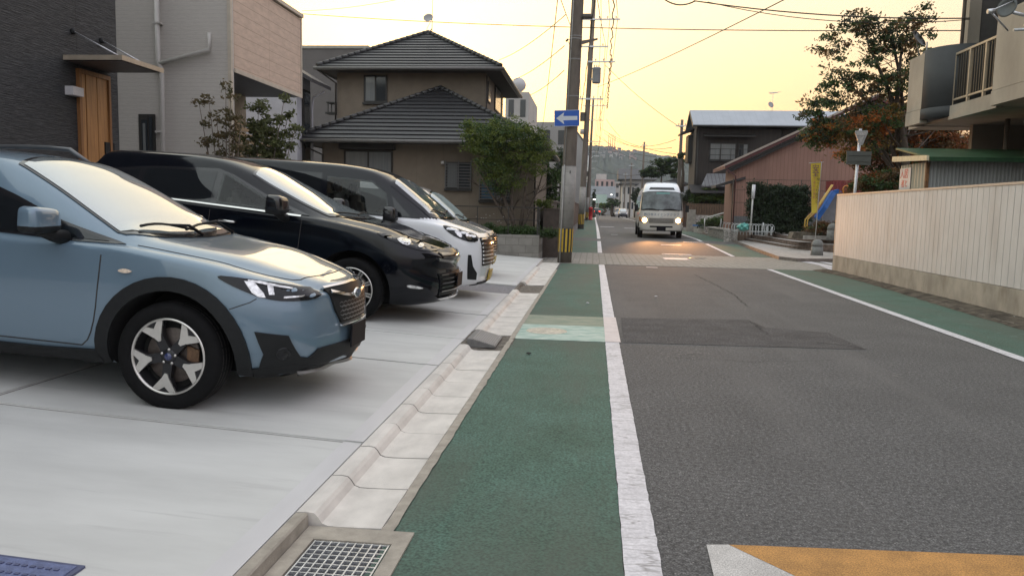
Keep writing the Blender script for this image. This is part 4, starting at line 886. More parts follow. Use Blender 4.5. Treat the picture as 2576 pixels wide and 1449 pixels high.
XV=dict(L=4.465,rf=.66,nf=.56,ff=.8,bulge=.06,
 xf=[(.2,.08),(.28,.02),(.42,.0),(.62,.01),(.76,.03),(.84,.07),(.95,.17)],
 xr=[(.25,.12),(.5,.0),(.8,0),(1.0,.06),(1.5,.45)],
 c=dict(zb=[(0,.27),(.25,.21),(.7,.20),(1.4,.235),(3.2,.245),(4.0,.28),(4.465,.42)],
  w1=[(0,.74),(.6,.80),(1.4,.83),(3.2,.83),(4.465,.76)],
  w2=[(0,.885),(.5,.90),(.9,.905),(1.4,.885),(2.6,.88),(3.4,.90),(4.1,.89),(4.465,.84)],
  zm=[(0,.50),(1,.60),(3.4,.62),(4.465,.66)],
  w3=[(0,.84),(.5,.865),(1.0,.875),(1.6,.865),(3.4,.865),(4.465,.80)],
  zs=[(0,.775),(.12,.835),(.3,.888),(.6,.948),(1.0,1.0),(1.35,1.03),(1.8,1.03),(2.6,1.06),(3.4,1.10),(4.0,1.13),(4.3,1.08),(4.465,.97)],
  w4=[(0,.70),(.5,.76),(1.0,.79),(1.5,.815),(3.4,.81),(4.465,.72)],
  zr=[(0,.805),(.12,.865),(.3,.915),(.6,.972),(1.0,1.02),(1.3,1.065),(1.5,1.14),(2.0,1.40),(2.4,1.555),(2.8,1.60),(3.3,1.58),(3.9,1.47),(4.15,1.40),(4.35,1.16),(4.465,.99)],
  w5=[(0,.60),(.6,.68),(1.2,.765),(1.5,.755),(2.1,.655),(2.6,.60),(3.4,.585),(4.1,.54),(4.465,.64)],
  zt=[(0,.84),(.12,.90),(.3,.95),(.6,1.008),(1.0,1.065),(1.22,1.10),(1.5,1.245),(1.9,1.455),(2.2,1.585),(2.45,1.625),(2.8,1.64),(3.5,1.62),(4.0,1.54),(4.15,1.47),(4.35,1.2),(4.465,1.02)],
  bow=[(0,0),(1.2,0),(1.6,.01),(2.2,.03),(4,.02)]))
blue=M('blue_grey_paint',(.142,.212,.278),rough=.3,var=0,coat=1,metal=.25)
def glazing(car,root,poly_side,frame_side,top_poly,winmat=glass_d,hole=None,black=None,sides=(1,-1),wmat=None):
    for sd in sides:
        fs=frame_side
        if hole:
            h0=hole[0]; k=min(range(len(fs)),key=lambda i:(fs[i][0]-h0[0])**2+(fs[i][1]-h0[1])**2); A_=lambda P: sum(P[i][0]*P[(i+1)%len(P)][1]-P[(i+1)%len(P)][0]*P[i][1] for i in range(len(P)))
            hh=hole if A_(hole)*A_(fs)<0 else [hole[0]]+hole[:0:-1]
            e_=1e-4; fs=fs[:k+1]+[hh[0]]+hh[1:]+[(hh[0][0]+e_,hh[0][1]-e_),(fs[k][0]+e_,fs[k][1]-e_)]+fs[k+1:]
        mb=MB(); car.panel(mb,fs,'side',.0025,.004,.022,sd); mb.build('window_trim',black or blackg).parent=root
        if hole: mb=MB(); car.panel(mb,poly_side[0],'side',.007,.003,.03,sd); mb.build('front_window',glass_c).parent=root
        for pl in (poly_side[1:] if hole else poly_side):
            mb=MB(); car.panel(mb,pl,'side',.006,.004,.025,sd); mb.build('side_window',winmat).parent=root
    mb=MB(); car.panel(mb,top_poly[0],'top',.003,.004,.07); mb.build('windscreen_surround',black or blackg).parent=root
    mb=MB(); car.panel(mb,top_poly[1],'top',.007,.004,.07); mb.build('windscreen',wmat or glass_w).parent=root
def seats(root,x,z0,zt,y,mname,col):
    mt=M(mname,col,rough=.7,var=.12,sc=9)
    for sd in (1,-1):
        e=thing_part('seat',root)
        for nm,a,b,cx,cz,sx,sy,sz in (('backrest',0,0,x,(z0+zt)/2-.08,.09,.24,(zt-z0)/2+.02),('headrest',0,0,x-.02,zt+.035,.05,.13,.075)):
            bm=bmesh.new(); bmesh.ops.create_cube(bm,size=2); bmesh.ops.bevel(bm,geom=bm.edges[:],offset=.5,segments=4,affect='EDGES')
            for v in bm.verts: v.co=Vector((cx+v.co.x*sx-(cz+v.co.z*sz-z0)*.18,sd*y+v.co.y*sy,cz+v.co.z*sz))
            me=bpy.data.meshes.new(nm); bm.to_mesh(me); bm.free(); me.materials.append(mt); me.polygons.foreach_set('use_smooth',[True]*len(me.polygons)); o=bpy.data.objects.new(nm,me); COL.objects.link(o); o.parent=e
    mb=MB(); mb.lathe([(.17,-.012),(.182,0),(.17,.012)],24,mat=Matrix.Translation((x+.45,-y,z0-.02))@Matrix.Rotation(R(-68),4,'Y')); mb.build('steering_wheel',blackp).parent=root
def place_car(name,label,cat,nose,yc,roty,scale=1.0,group=None,rotz=0):
    z=lotz(nose-1.0)-math.tan(roty)*1.0
    return thing(name,label,cat,(nose,yc,z),(0,roty,rotz),group)
# --------------------------------------------------------------- 1 the blue crossover
c=Car(XV); NX,NY=-1.855,5.58
r=place_car('crossover_car','light blue-grey crossover with black cladding and two-tone wheels, nearest of the parked cars','car',NX,NY,R(2.6),group='cars parked side by side in the concrete lot')
AX=-.905; RX=AX-2.665; WR=.358
XVW=[(-1.40,1.075),(-1.60,1.085),(-2.42,1.115),(-2.42,1.395),(-2.13,1.285),(-1.80,1.155)]
c.body(r,[blue,welm],[((AX,.345),.435,.52,1.3),((RX,.345),.435,.52,1.3)],holes=[XVW])
seats(r,-2.14,1.02,1.33,.37,'seat_cream',(.66,.60,.42))
for sd in (1,-1):
    def arc(cx,r0_,r1_,a0,a1,n=22):
        return [(cx+r1_*math.cos(R(a0+(a1-a0)*i/n)),.345+r1_*math.sin(R(a0+(a1-a0)*i/n))) for i in range(n+1)]+[(cx+r0_*math.cos(R(a1+(a0-a1)*i/n)),.345+r0_*math.sin(R(a1+(a0-a1)*i/n))) for i in range(n+1)]
    mb=MB(); c.panel(mb,arc(AX,.435,.525,-12,190),'side',.016,.03,.05,sd); mb.build('arch_cladding',blackp).parent=r
    mb=MB(); c.panel(mb,arc(RX,.435,.525,-10,190),'side',.016,.03,.05,sd); mb.build('arch_cladding',blackp).parent=r
    mb=MB(); c.panel(mb,[(AX-.52,.345),(AX-.46,.215),(RX+.46,.235),(RX+.52,.36),(RX+.9,.345),(AX-.9,.335)],'side',.018,.04,.07,sd); mb.build('sill_cladding',blackp).parent=r
    mb=MB(); c.panel(mb,[(AX+.50,.235),(AX+.52,.29),(-.14,.325),(-.04,.30),(-.05,.20),(AX+.52,.205)],'side',.010,.03,.05,sd); mb.build('bumper_cladding',blackp).parent=r
    mb=MB(); c.panel(mb,[(-.345,.55),(-.155,.525),(-.10,.37),(-.03,.35),(-.03,.25),(-.36,.255),(-.30,.40)],'side',.009,.03,.04,sd); 
    fh=mb.build('fog_lamp_housing',blackp); fh.parent=r
    p,n=c.hit('side',-.19,.40,sd); mb=MB(); mt=Matrix.Translation(p)@n.to_track_quat('Z','Y').to_matrix().to_4x4()
    mb.lathe([(0,.022),(.03,.018),(.038,.012),(.045,.020),(.05,.008)],18,mat=mt); mb.build('fog_lamp',lampd).parent=r
    # headlamp: dark lens, bright C shaped reflector, projector
    HL=[(-.60,.893),(-.56,.905),(-.33,.875),(-.14,.835),(-.035,.785),(-.045,.755),(-.18,.748),(-.30,.765),(-.40,.80),(-.52,.85)]
    mb=MB(); c.panel(mb,HL,'side',.004,.01,.04,sd,rnd=1); hl=mb.build('headlight',lampd); hl.parent=r
    mb=MB(); c.panel(mb,[(-.43,.874),(-.37,.866),(-.31,.80),(-.295,.772),(-.335,.775),(-.375,.80)],'side',.007,.005,.03,sd); mb.build('reflector',lampc).parent=hl
    mb=MB(); c.panel(mb,[(-.41,.881),(-.33,.868),(-.17,.829),(-.17,.822),(-.34,.858),(-.41,.872)],'side',.008,.005,.03,sd); c.panel(mb,[(-.20,.768),(-.105,.775),(-.10,.785),(-.20,.78)],'side',.008,.005,.03,sd); mb.build('light_strip',lampc).parent=hl
    mb=MB(); c.panel(mb,[(-.30,.85),(-.27,.85),(-.25,.79),(-.28,.79)],'side',.0075,.005,.02,sd); mb.build('lamp_rib',lampc).parent=hl
    # seams
    mb=MB(); zz=.0
    c.seam(mb,chaikin([(-1.385,1.055),(-1.39,.95),(-1.40,.80),(-1.42,.58),(-1.47,.42),(-1.53,.365)],1),.009,side=sd)
    c.seam(mb,[(-1.53,.365),(-2.55,.385)],.009,side=sd); c.seam(mb,[(-2.49,1.08),(-2.5,.6),(-2.52,.385)],.009,side=sd)
    c.seam(mb,[(-.66,.845-.02),(-.42,.79)],.006,side=sd) if 0 else None
    c.seam(mb,[(-.50,.69),(-.38,.74),(-.345,.765)],.006,side=sd)
    mb.build('door_seam',dark).parent=r
    mb=MB(); c.panel(mb,[(-1.27,.885),(-1.21,.905),(-1.15,.885),(-1.21,.868)],'side',.01,.01,.03,sd,rnd=2); mb.build('side_indicator',M('indicator_lens',(.75,.62,.50),rough=.15,var=.2,sc=60,coat=1)).parent=r
    mirror_part(r,-1.735 if sd<0 else -1.80,sd*1.0,1.185 if sd<0 else 1.13,blue,sd,.09,.13,.08)
    for hx in (-2.30,-3.25):
        p,n=c.hit('side',hx,.96,sd); mb=MB(); mb.tube([p+n*.012+Vector((.09,0,0)),p+n*.04+Vector((.06,0,.004)),p+n*.042+Vector((-.06,0,.006)),p+n*.012+Vector((-.09,0,.004))],[.012,.014,.014,.012],8); mb.build('door_handle',blue).parent=r
    # roof rail
    P=[]
    for t in range(9):
        x=-2.46-1.5*t/8; p,n=c.hit('side',x,min(1.53,c.hit('top',x,.55*sd)[0].z-.02),sd); q=c.hit('top',x,sd*.545)[0]; P.append(Vector((x,sd*.57,q.z+(.0 if t in(0,8) else .085))))
    mb=MB(); mb.tube(P,[.012]+[.02]*7+[.012],10); mb.build('roof_rail',M('rail_metal',(.14,.145,.15),rough=.35,metal=.6,var=.1)).parent=r
    for (wx) in (AX,RX): wheel(r,wx,sd*.885,.345,WR,.225,('star',R(60)),sd,5)
glazing(c,r,[[(-1.38,1.06),(-1.60,1.07),(-2.44,1.10),(-2.44,1.412),(-2.12,1.302),(-1.77,1.17)],[(-2.50,1.105),(-3.35,1.135),(-3.38,1.42),(-2.9,1.475),(-2.50,1.465)]],
 [(-1.27,1.05),(-1.60,1.05),(-2.5,1.085),(-3.5,1.12),(-3.75,1.24),(-3.5,1.42),(-2.95,1.465),(-2.45,1.445),(-2.10,1.325),(-1.72,1.175)],
 ([(-1.16,.50),(-1.12,.2),(-1.11,0),(-1.12,-.2),(-1.16,-.50),(-1.32,-.70),(-1.38,-.705),(-2.20,-.575),(-2.27,-.3),(-2.29,0),(-2.27,.3),(-2.20,.575),(-1.38,.705),(-1.32,.70)],
  [(-1.26,.55),(-1.22,.25),(-1.21,0),(-1.22,-.25),(-1.26,-.55),(-1.37,-.69),(-2.17,-.56),(-2.24,-.3),(-2.26,0),(-2.24,.3),(-2.17,.56),(-1.37,.69)]))
# hood shut line, front face
mb=MB()
for sd in (1,-1): c.seam(mb,chaikin([(-1.20,sd*.76),(-1.0,sd*.74),(-.60,sd*.695),(-.40,sd*.64),(-.23,sd*.53),(-.19,sd*.46)],1),.009,'top')
c.seam(mb,chaikin([(-.19,.46),(-.165,.25),(-.16,0),(-.165,-.25),(-.19,-.46)],1),.009,'top'); mb.build('bonnet_seam',dark).parent=r
mb=MB(); c.panel(mb,[(-.39,.80),(-.34,.812),(0,.82),(.34,.812),(.39,.80),(.34,.66),(.26,.56),(-.26,.56),(-.34,.66)],'front',.012,.02,.05); gr=mb.build('grille',blackp); gr.parent=r
mb=MB()
for j in range(5):
    for i in range(-6,7):
        y=i*.066+(.033 if j%2 else 0); z=.568+j*.031
        if abs(y)>.24+.11*(z-.56)/.2: continue
        P=[]
        for k in range(6):
            a=R(60*k+30); P.append(c.hit('front',y+.031*math.cos(a),z+.0185*math.sin(a))[0]+Vector((.022,0,0)))
        for k in range(6):
            a_,b_=P[k],P[(k+1)%6]; mb.add([a_,b_,b_+Vector((0,0,.0045)),a_+Vector((0,0,.0045))],[(0,1,2,3)])
mb.build('grille_mesh',M('mesh_grey',(.30,.30,.31),rough=.35,metal=.6,var=0)).parent=gr
mb=MB(); c.panel(mb,[(-.37,.785),(-.12,.755),(.12,.755),(.37,.785),(.37,.772),(.12,.735),(-.12,.735),(-.37,.772)],'front',.03,.02,.04); mb.build('grille_wing',chrome).parent=gr
mb=MB(); 
for a,b in (([(-.40,.812),(0,.836),(.40,.812),(.40,.80),(0,.822),(-.40,.80)],.022),([(-.28,.552),(0,.547),(.28,.552),(.28,.538),(0,.533),(-.28,.538)],.025)): c.panel(mb,a,'front',b,.02,.05)
mb.build('grille_surround',chrome).parent=gr
p=c.hit('front',0,.755)[0]; mb=MB(); mt=Matrix.Translation(p+Vector((.045,0,0)))@Matrix.Rotation(R(90),4,'Y')@Matrix.Scale(1.7,4,(0,1,0))
mb.lathe([(0,.0),(.030,.0),(.034,.008),(.038,.0),(.038,-.01)],24,mat=mt); em=mb.build('emblem',chrome); em.parent=r
mb=MB(); mb.lathe([(0,.004),(.030,.004)],20,mat=mt); 
mb.build('emblem_field',M('emblem_blue',(.02,.03,.14),rough=.15,var=0,coat=1)).parent=em
mb=MB()
for (y,z,s_) in ((-.03,.006,.008),(.0,.008,.004),(.018,.010,.004),(.004,-.008,.004),(.024,-.006,.004),(-.012,-.010,.003)):
    q=Vector((p.x+.052,y,.755+z)); mb.add([q+Vector((0,s_*1.4,0)),q+Vector((0,0,s_)),q+Vector((0,-s_*1.4,0)),q+Vector((0,0,-s_))],[(0,1,2,3)])
mb.build('emblem_stars',chrome).parent=em
mb=MB(); c.panel(mb,[(-.55,.42),(.55,.42),(.62,.33),(.5,.27),(-.5,.27),(-.62,.33)],'front',.008,.02,.06); mb.build('lower_grille',blackp).parent=r
mb=MB(); c.panel(mb,[(-.60,.27),(.60,.27),(.50,.235),(-.50,.235)],'front',.03,.05,.06); mb.build('skid_strip',M('skid_silver',(.30,.29,.28),rough=.4,metal=.5,var=.1)).parent=r
xp=c.hit('front',0,.45)[0].x+.03
mb=MB(); mb.box((xp,-.165,.37),(xp+.012,.165,.535)); mb.build('number_plate',platem).parent=r
mb=MB()
for y0_,y1_,rz in ((.50,-.10,.0),(.0,-.56,.0)):
    P=[]
    for t in range(8):
        y=y0_+(y1_-y0_)*t/7; x=-1.235-.05*math.sin(math.pi*t/7)-(abs(y)**2)*.25; q,n=c.hit('top',x,y); P.append(q+n*(.03+.01*math.sin(math.pi*t/7)))
    mb.tube(P,.010,6); q,n=c.hit('top',-1.15,y0_); mb.tube([q+n*.012,P[1]+Vector((.03,0,.02)),P[3]],[.014,.012,.009],6)
mb.build('wiper',blackp).parent=r
# --------------------------------------------------------------- 2 black SUV
def ell(w): return w
def generic(name,label,spec,nose,yc,rot,paint,AXs,WR_,D,cat='car',group='cars parked side by side in the concrete lot',rotz=0,lot_=True,loc=None,zs_=1,roofmat=None):
    c=Car(spec); 
    r=place_car(name,label,cat,nose,yc,rot,group=group,rotz=rotz) if lot_ else thing(name,label,cat,loc,(0,0,rotz),group)
    hw=spec['hw']
    c.body(r,[paint,welm],[((a,WR_-.005),WR_+.085,hw*.6,hw*1.5) for a in AXs],D.get('upper'),[D['hole']] if 'hole' in D else ())
    for sd in (1,-1):
        for a in AXs: wheel(r,a,sd*(hw-.018),WR_-.006,WR_,.21,('ten',.2),sd,D.get('spokes',8))
        for nm,mode,poly,mt,off,rn in D.get('side',[]):
            mb=MB(); c.panel(mb,poly,mode,off,.006,.06,sd,rnd=rn); mb.build(nm,mt).parent=r
        mb=MB()
        for ln in D.get('seams',[]): c.seam(mb,ln,.008,side=sd)
        if D.get('seams'): mb.build('door_seam',dark).parent=r
        for hx,hz in D.get('handles',[]):
            p,n=c.hit('side',hx,hz,sd); mb=MB(); mb.tube([p+n*.01+Vector((.11,0,0)),p+n*.035+Vector((.08,0,.002)),p+n*.037+Vector((-.08,0,.008)),p+n*.01+Vector((-.11,0,.008))],[.012,.014,.014,.012],8); mb.build('door_handle',D.get('hmat',chrome)).parent=r
        if 'mirror' in D: x,y,z,a,b,cc=D['mirror']; mirror_part(r,x,sd*y,z,D.get('mmat',blackg),sd,a,b,cc)
    if 'glaze' in D: glazing(c,r,*D['glaze'],black=D.get('black'),hole=D.get('hole'),wmat=D.get('wmat'))
    if 'seat' in D: seats(r,*D['seat'])
    for nm,mode,poly,mt,off,rn in D.get('front',[]):
        mb=MB(); c.panel(mb,poly,mode,off,.02,.06,rnd=rn); mb.build(nm,mt).parent=r
    if 'plate' in D:
        xp=c.hit('front',0,D['plate'])[0].x+.035; mb=MB(); mb.box((xp,-.165,D['plate']-.083),(xp+.012,.165,D['plate']+.083)); mb.build('number_plate',platem).parent=r
    if 'wiper' in D:
        mb=MB(); wx=D['wiper']
        for y0_,y1_ in ((.55,-.05),(.02,-.58)):
            P=[]
            for t in range(7):
                y=y0_+(y1_-y0_)*t/6; q,n=c.hit('top',wx-.04*math.sin(math.pi*t/6)-y*y*.25,y); P.append(q+n*.03)
            mb.tube(P,.010,6)
        mb.build('wiper',blackp).parent=r
    return c,r
HAR=dict(L=4.92,hw=.918,rf=.6,nf=.60,ff=.9,bulge=.07,
 xf=[(.2,.12),(.3,.03),(.5,.0),(.66,.03),(.78,.02),(.9,.10),(1.0,.25)],
 xr=[(.25,.12),(.5,.0),(.9,0),(1.1,.10),(1.6,.55)],
 c=dict(zb=[(0,.24),(.3,.20),(1.5,.22),(3.4,.23),(4.72,.40)],
  w1=[(0,.76),(.6,.82),(4.72,.80)],w2=[(0,.90),(.5,.915),(1.5,.905),(3.6,.918),(4.72,.86)],zm=[(0,.55),(4.72,.68)],
  w3=[(0,.86),(.6,.885),(3.6,.885),(4.72,.82)],
  zs=[(0,.80),(.15,.88),(.4,.955),(.8,1.025),(1.2,1.08),(1.5,1.11),(2.2,1.14),(3.2,1.18),(4.1,1.26),(4.5,1.18),(4.72,1.0)],
  w4=[(0,.72),(.6,.78),(1.5,.83),(3.6,.83),(4.72,.74)],
  zr=[(0,.84),(.15,.91),(.4,.985),(.8,1.06),(1.3,1.13),(1.55,1.20),(2.1,1.41),(2.6,1.61),(3.0,1.67),(3.6,1.66),(4.4,1.60),(4.72,1.42),(4.92,1.04)],
  w5=[(0,.60),(.8,.70),(1.3,.73),(2.2,.63),(3.0,.60),(4.3,.58),(4.72,.65)],
  zt=[(0,.87),(.15,.94),(.4,1.01),(.8,1.09),(1.22,1.15),(1.5,1.25),(2.0,1.475),(2.4,1.65),(2.75,1.74),(3.2,1.765),(3.9,1.75),(4.55,1.69),(4.76,1.50),(4.92,1.08)]))
black=M('black_pearl_paint',(.002,.003,.006),rough=.08,var=0,spec=.4)
SUVD=dict(hole=[(-1.73,1.18),(-2.60,1.215),(-2.60,1.52),(-2.50,1.48),(-2.12,1.295)],seat=(-2.55,1.1,1.42,.38,'seat_dark',(.10,.095,.085)),spokes=10,plate=.50,wiper=-1.20,hmat=chrome,handles=[(-2.45,1.00),(-3.45,1.04)],mirror=(-1.82,1.06,1.24,.12,.14,.10),
 side=[('headlight','side',[(-.74,1.01),(-.66,1.018),(-.3,.955),(-.09,.885),(-.10,.845),(-.24,.855),(-.42,.90)],lampd,.004,1),
  ('headlight_trim','side',[(-.52,.975),(-.42,.962),(-.34,.92),(-.36,.90),(-.44,.92)],lampc,.008,1),('headlight_trim','side',[(-.30,.925),(-.26,.92),(-.22,.885),(-.25,.88)],lampc,.008,1),
  ('fog_lamp','side',[(-.34,.475),(-.18,.45),(-.17,.425),(-.34,.435)],lampc,.008,1),
  ('window_strip','side',[(-1.60,1.115),(-1.60,1.130),(-4.0,1.24),(-4.0,1.222)],chrome,.012,0),
  ('sill_trim','side',[(-1.5,.25),(-3.3,.26),(-3.3,.33),(-1.5,.32)],blackp,.008,0)],
 seams=[[(-1.58,1.09),(-1.60,.8),(-1.62,.5),(-1.68,.36)],[(-2.66,1.16),(-2.68,.8),(-2.70,.36)],[(-1.68,.36),(-3.2,.37)]],
 glaze=([[(-1.70,1.16),(-2.62,1.20),(-2.62,1.54),(-2.50,1.50),(-2.1,1.31)],[(-2.70,1.205),(-3.55,1.245),(-3.55,1.53),(-2.70,1.55)],[(-3.62,1.25),(-4.05,1.28),(-3.9,1.46),(-3.62,1.51)]],
  [(-1.52,1.14),(-2.6,1.18),(-4.15,1.26),(-4.2,1.33),(-3.95,1.50),(-3.5,1.56),(-2.7,1.59),(-2.5,1.53),(-2.05,1.32)],
  ([(-1.13,.5),(-1.09,0),(-1.13,-.5),(-1.32,-.70),(-2.32,-.57),(-2.42,0),(-2.32,.57),(-1.32,.70)],[(-1.23,.5),(-1.19,.2),(-1.19,-.2),(-1.23,-.5),(-1.36,-.665),(-2.29,-.55),(-2.38,-.2),(-2.38,.2),(-2.29,.55),(-1.36,.665)])),
 front=[('grille','front',[(-.55,.83),(0,.80),(.55,.83),(.50,.77),(0,.72),(-.50,.77)],blackg,.012,0),('grille_trim','front',[(-.62,.775),(0,.715),(.62,.775),(.62,.745),(0,.69),(-.62,.745)],chrome,.02,0),
  ('lower_grille','front',[(-.62,.60),(.62,.60),(.55,.34),(-.55,.34)],blackp,.01,0)]+
  [('grille_bar','front',[(-.60+.01*k,.585-.045*k),(.60-.01*k,.585-.045*k),(.60-.01*k,.572-.045*k),(-.60+.01*k,.572-.045*k)],blackg,.03,0) for k in range(5)]+
  [('lip_trim','front',[(-.58,.325),(.58,.325),(.50,.30),(-.50,.30)],chrome,.035,0)])
c2,r2=generic('suv_car','glossy black SUV with chrome window strip and ten-spoke wheels, parked second in the row',HAR,-1.84,9.72,R(3.4),black,[-.97,-3.63],.36,SUVD)
r2.scale=(1.05,)*3; r2.location.z-=.01
# --------------------------------------------------------------- 3 two-tone minivan
VAN=dict(L=4.77,hw=.87,rf=.45,nf=.66,ff=.9,bulge=.06,
 xf=[(.2,.08),(.3,.02),(.5,.0),(.8,.02),(.95,.08),(1.1,.22),(1.2,.35)],
 xr=[(.25,.06),(.5,.0),(1.1,0),(1.9,.16)],
 c=dict(zb=[(0,.22),(.3,.17),(1.5,.19),(3.6,.2),(4.77,.32)],
  w1=[(0,.74),(.6,.80),(4.77,.80)],w2=[(0,.84),(.5,.865),(4.2,.87),(4.77,.85)],zm=[(0,.55),(4.77,.68)],
  w3=[(0,.82),(.6,.85),(4.2,.86),(4.77,.83)],
  zs=[(0,.90),(.15,.97),(.4,1.03),(.8,1.08),(1.0,1.09),(2.2,1.09),(4.2,1.12),(4.77,1.06)],
  w4=[(0,.72),(.6,.78),(1.0,.82),(4.2,.825),(4.77,.78)],
  zr=[(0,.93),(.15,1.0),(.4,1.06),(.7,1.13),(1.0,1.30),(1.4,1.58),(1.7,1.72),(2.1,1.77),(3.2,1.79),(4.4,1.76),(4.65,1.6),(4.77,1.12)],
  w5=[(0,.60),(.5,.70),(.9,.74),(1.6,.70),(2.1,.69),(4.3,.70),(4.77,.74)],
  zt=[(0,.96),(.15,1.03),(.4,1.10),(.62,1.155),(.9,1.34),(1.25,1.60),(1.5,1.75),(1.8,1.82),(2.3,1.855),(3.4,1.865),(4.3,1.84),(4.65,1.70),(4.77,1.16)]))
pearl=M('white_pearl_paint',(.74,.75,.78),rough=.25,var=0,coat=1); nightp=M('black_roof_paint',(.003,.004,.008),rough=.08,var=0,spec=.45)
VD=dict(hole=[(-1.35,1.16),(-2.26,1.17),(-2.26,1.62),(-1.63,1.59),(-1.43,1.45)],seat=(-2.15,1.05,1.46,.38,'seat_grey',(.14,.135,.13)),spokes=8,plate=None,wiper=-.70,mmat=blackg,mirror=(-1.28,1.02,1.16,.11,.12,.10),handles=[(-2.2,.98)],hmat=pearl,
 upper=(-.66,lambda x:1.13,nightp),
 side=[('headlight','side',[(-.56,1.045),(-.50,1.05),(-.25,.99),(-.06,.92),(-.07,.84),(-.2,.845),(-.42,.93)],lampd,.004,1),
  ('headlight_trim','side',[(-.40,1.0),(-.30,.985),(-.26,.90),(-.31,.905)],lampc,.008,1),('headlight_trim','side',[(-.24,.955),(-.15,.93),(-.14,.875),(-.2,.875)],chrome,.008,1),
  ('fog_lamp_housing','side',[(-.17,.66),(-.13,.66),(-.10,.5),(-.05,.40),(-.06,.30),(-.17,.31)],blackp,.006,0)],
 seams=[[(-1.22,1.08),(-1.22,.7),(-1.28,.3)],[(-2.35,1.1),(-2.37,.3)]],
 black=nightp,
 front=[('grille','front',[(-.55,.90),(.55,.90),(.52,.50),(-.52,.50)],blackp,.012,0),
  ('number_plate','front',[(-.165,.42),(.165,.42),(.165,.27),(-.165,.27)],M('yellow_plate',(.45,.32,.06),rough=.4,var=.1),.03,0),
  ('lower_grille','front',[(-.5,.25),(.5,.25),(.45,.20),(-.45,.20)],blackp,.012,0)]+
  [('grille_bar','front',[(-.54,.885-.055*k),(.54,.885-.055*k),(.54,.86-.055*k),(-.54,.86-.055*k)],chrome,.032,0) for k in range(7)],
 glaze=([[(-1.02,1.14),(-1.22,1.14),(-1.32,1.42)],[(-1.32,1.14),(-2.28,1.15),(-2.28,1.64),(-1.62,1.61),(-1.40,1.45)],[(-2.36,1.15),(-3.4,1.16),(-3.4,1.68),(-2.36,1.68)],[(-3.48,1.17),(-4.4,1.19),(-4.3,1.66),(-3.48,1.68)]],
  [(-.88,1.12),(-1.3,1.125),(-4.5,1.155),(-4.45,1.69),(-1.72,1.66),(-1.4,1.50)],
  ([(-.60,.5),(-.57,0),(-.60,-.5),(-.75,-.73),(-1.36,-.70),(-1.44,0),(-1.36,.70),(-.75,.73)],[(-.69,.5),(-.66,.2),(-.66,-.2),(-.69,-.5),(-.79,-.675),(-1.31,-.65),(-1.38,-.2),(-1.38,.2),(-1.31,.65),(-.79,.675)])))
VD.pop('plate'); VD['glaze'][0].insert(0,VD['glaze'][0].pop(1))
c3,r3=generic('minivan','white minivan with black roof, parked between the black SUV and the small silver car',VAN,-1.72,12.25,R(2.6),pearl,[-.93,-3.79],.33,VD)
r3.scale=(1.06,)*3
# --------------------------------------------------------------- 4 small silver car behind it
CMP=dict(L=3.9,hw=.83,rf=.5,nf=.62,ff=.8,bulge=.06,
 xf=[(.2,.08),(.3,.02),(.5,.0),(.75,.03),(.9,.12),(1.0,.3)],xr=[(.25,.06),(.5,.0),(1.0,0),(1.5,.2)],
 c=dict(zb=[(0,.24),(.3,.18),(3.9,.3)],w1=[(0,.7),(3.9,.74)],w2=[(0,.81),(.5,.83),(3.9,.80)],zm=[(0,.5),(3.9,.6)],w3=[(0,.78),(3.9,.79)],
  zs=[(0,.76),(.15,.85),(.4,.93),(.8,1.0),(1.0,1.02),(3.4,1.08),(3.9,.98)],w4=[(0,.66),(1.0,.75),(3.9,.72)],
  zr=[(0,.80),(.15,.89),(.4,.97),(.75,1.05),(1.0,1.17),(1.5,1.47),(1.9,1.58),(3.2,1.57),(3.6,1.45),(3.9,1.05)],w5=[(0,.58),(.8,.69),(1.6,.60),(3.5,.58),(3.9,.66)],
  zt=[(0,.83),(.15,.92),(.4,1.0),(.68,1.075),(1.0,1.27),(1.4,1.51),(1.8,1.63),(2.4,1.66),(3.2,1.63),(3.6,1.52),(3.9,1.08)]))
sil=M('silver_paint',(.40,.38,.39),rough=.28,metal=.3,var=0,coat=1)
CD={k:v for k,v in VD.items() if k not in('upper','hole','seat')}; CD['black']=blackg; CD['mmat']=sil; CD['wmat']=M('pale_windscreen',(.42,.50,.50),rough=.05,var=0,ior=2.0,spec=.9)  # pale windscreen colour stands in for the sky mirrored in it
c4,r4=generic('small_van','small silver-grey van, only its windscreen and bonnet showing beyond the minivan',VAN,-2.12,16.0,R(2.6),sil,[-.93,-3.79],.33,CD)
r4.scale=(.95,.95,.97)
# --------------------------------------------------------------- 5 minibus
BUS=dict(L=6.9,hw=1.02,rf=.34,nf=.80,ff=1.2,bulge=.10,
 xf=[(.3,.02),(.5,.0),(.9,.0),(1.25,.05),(1.5,.13),(2.05,.34),(2.3,.50),(2.45,.75),(2.6,1.1)],xr=[(0,0),(3,0)],
 c=dict(zb=[(0,.36),(.5,.33),(6.9,.36)],w1=[(0,.93),(6.9,.95)],w2=[(0,1.0),(6.9,1.015)],zm=[(0,.8),(6.9,.9)],w3=[(0,1.0),(6.9,1.015)],
  zs=[(0,1.22),(6.9,1.25)],w4=[(0,.985),(6.9,1.0)],zr=[(0,2.15),(.6,2.16),(6.9,2.18)],w5=[(0,.86),(6.9,.88)],zt=[(0,2.52),(.8,2.575),(3,2.59),(6.6,2.58),(6.9,2.5)],bow=[(0,.02),(6.9,.03)]))
cream=M('bus_cream_paint',(.58,.55,.49),rough=.3,var=.06,sc=2,coat=.5); bwhite=M('bus_white_paint',(.76,.79,.82),rough=.25,var=0,coat=.6)
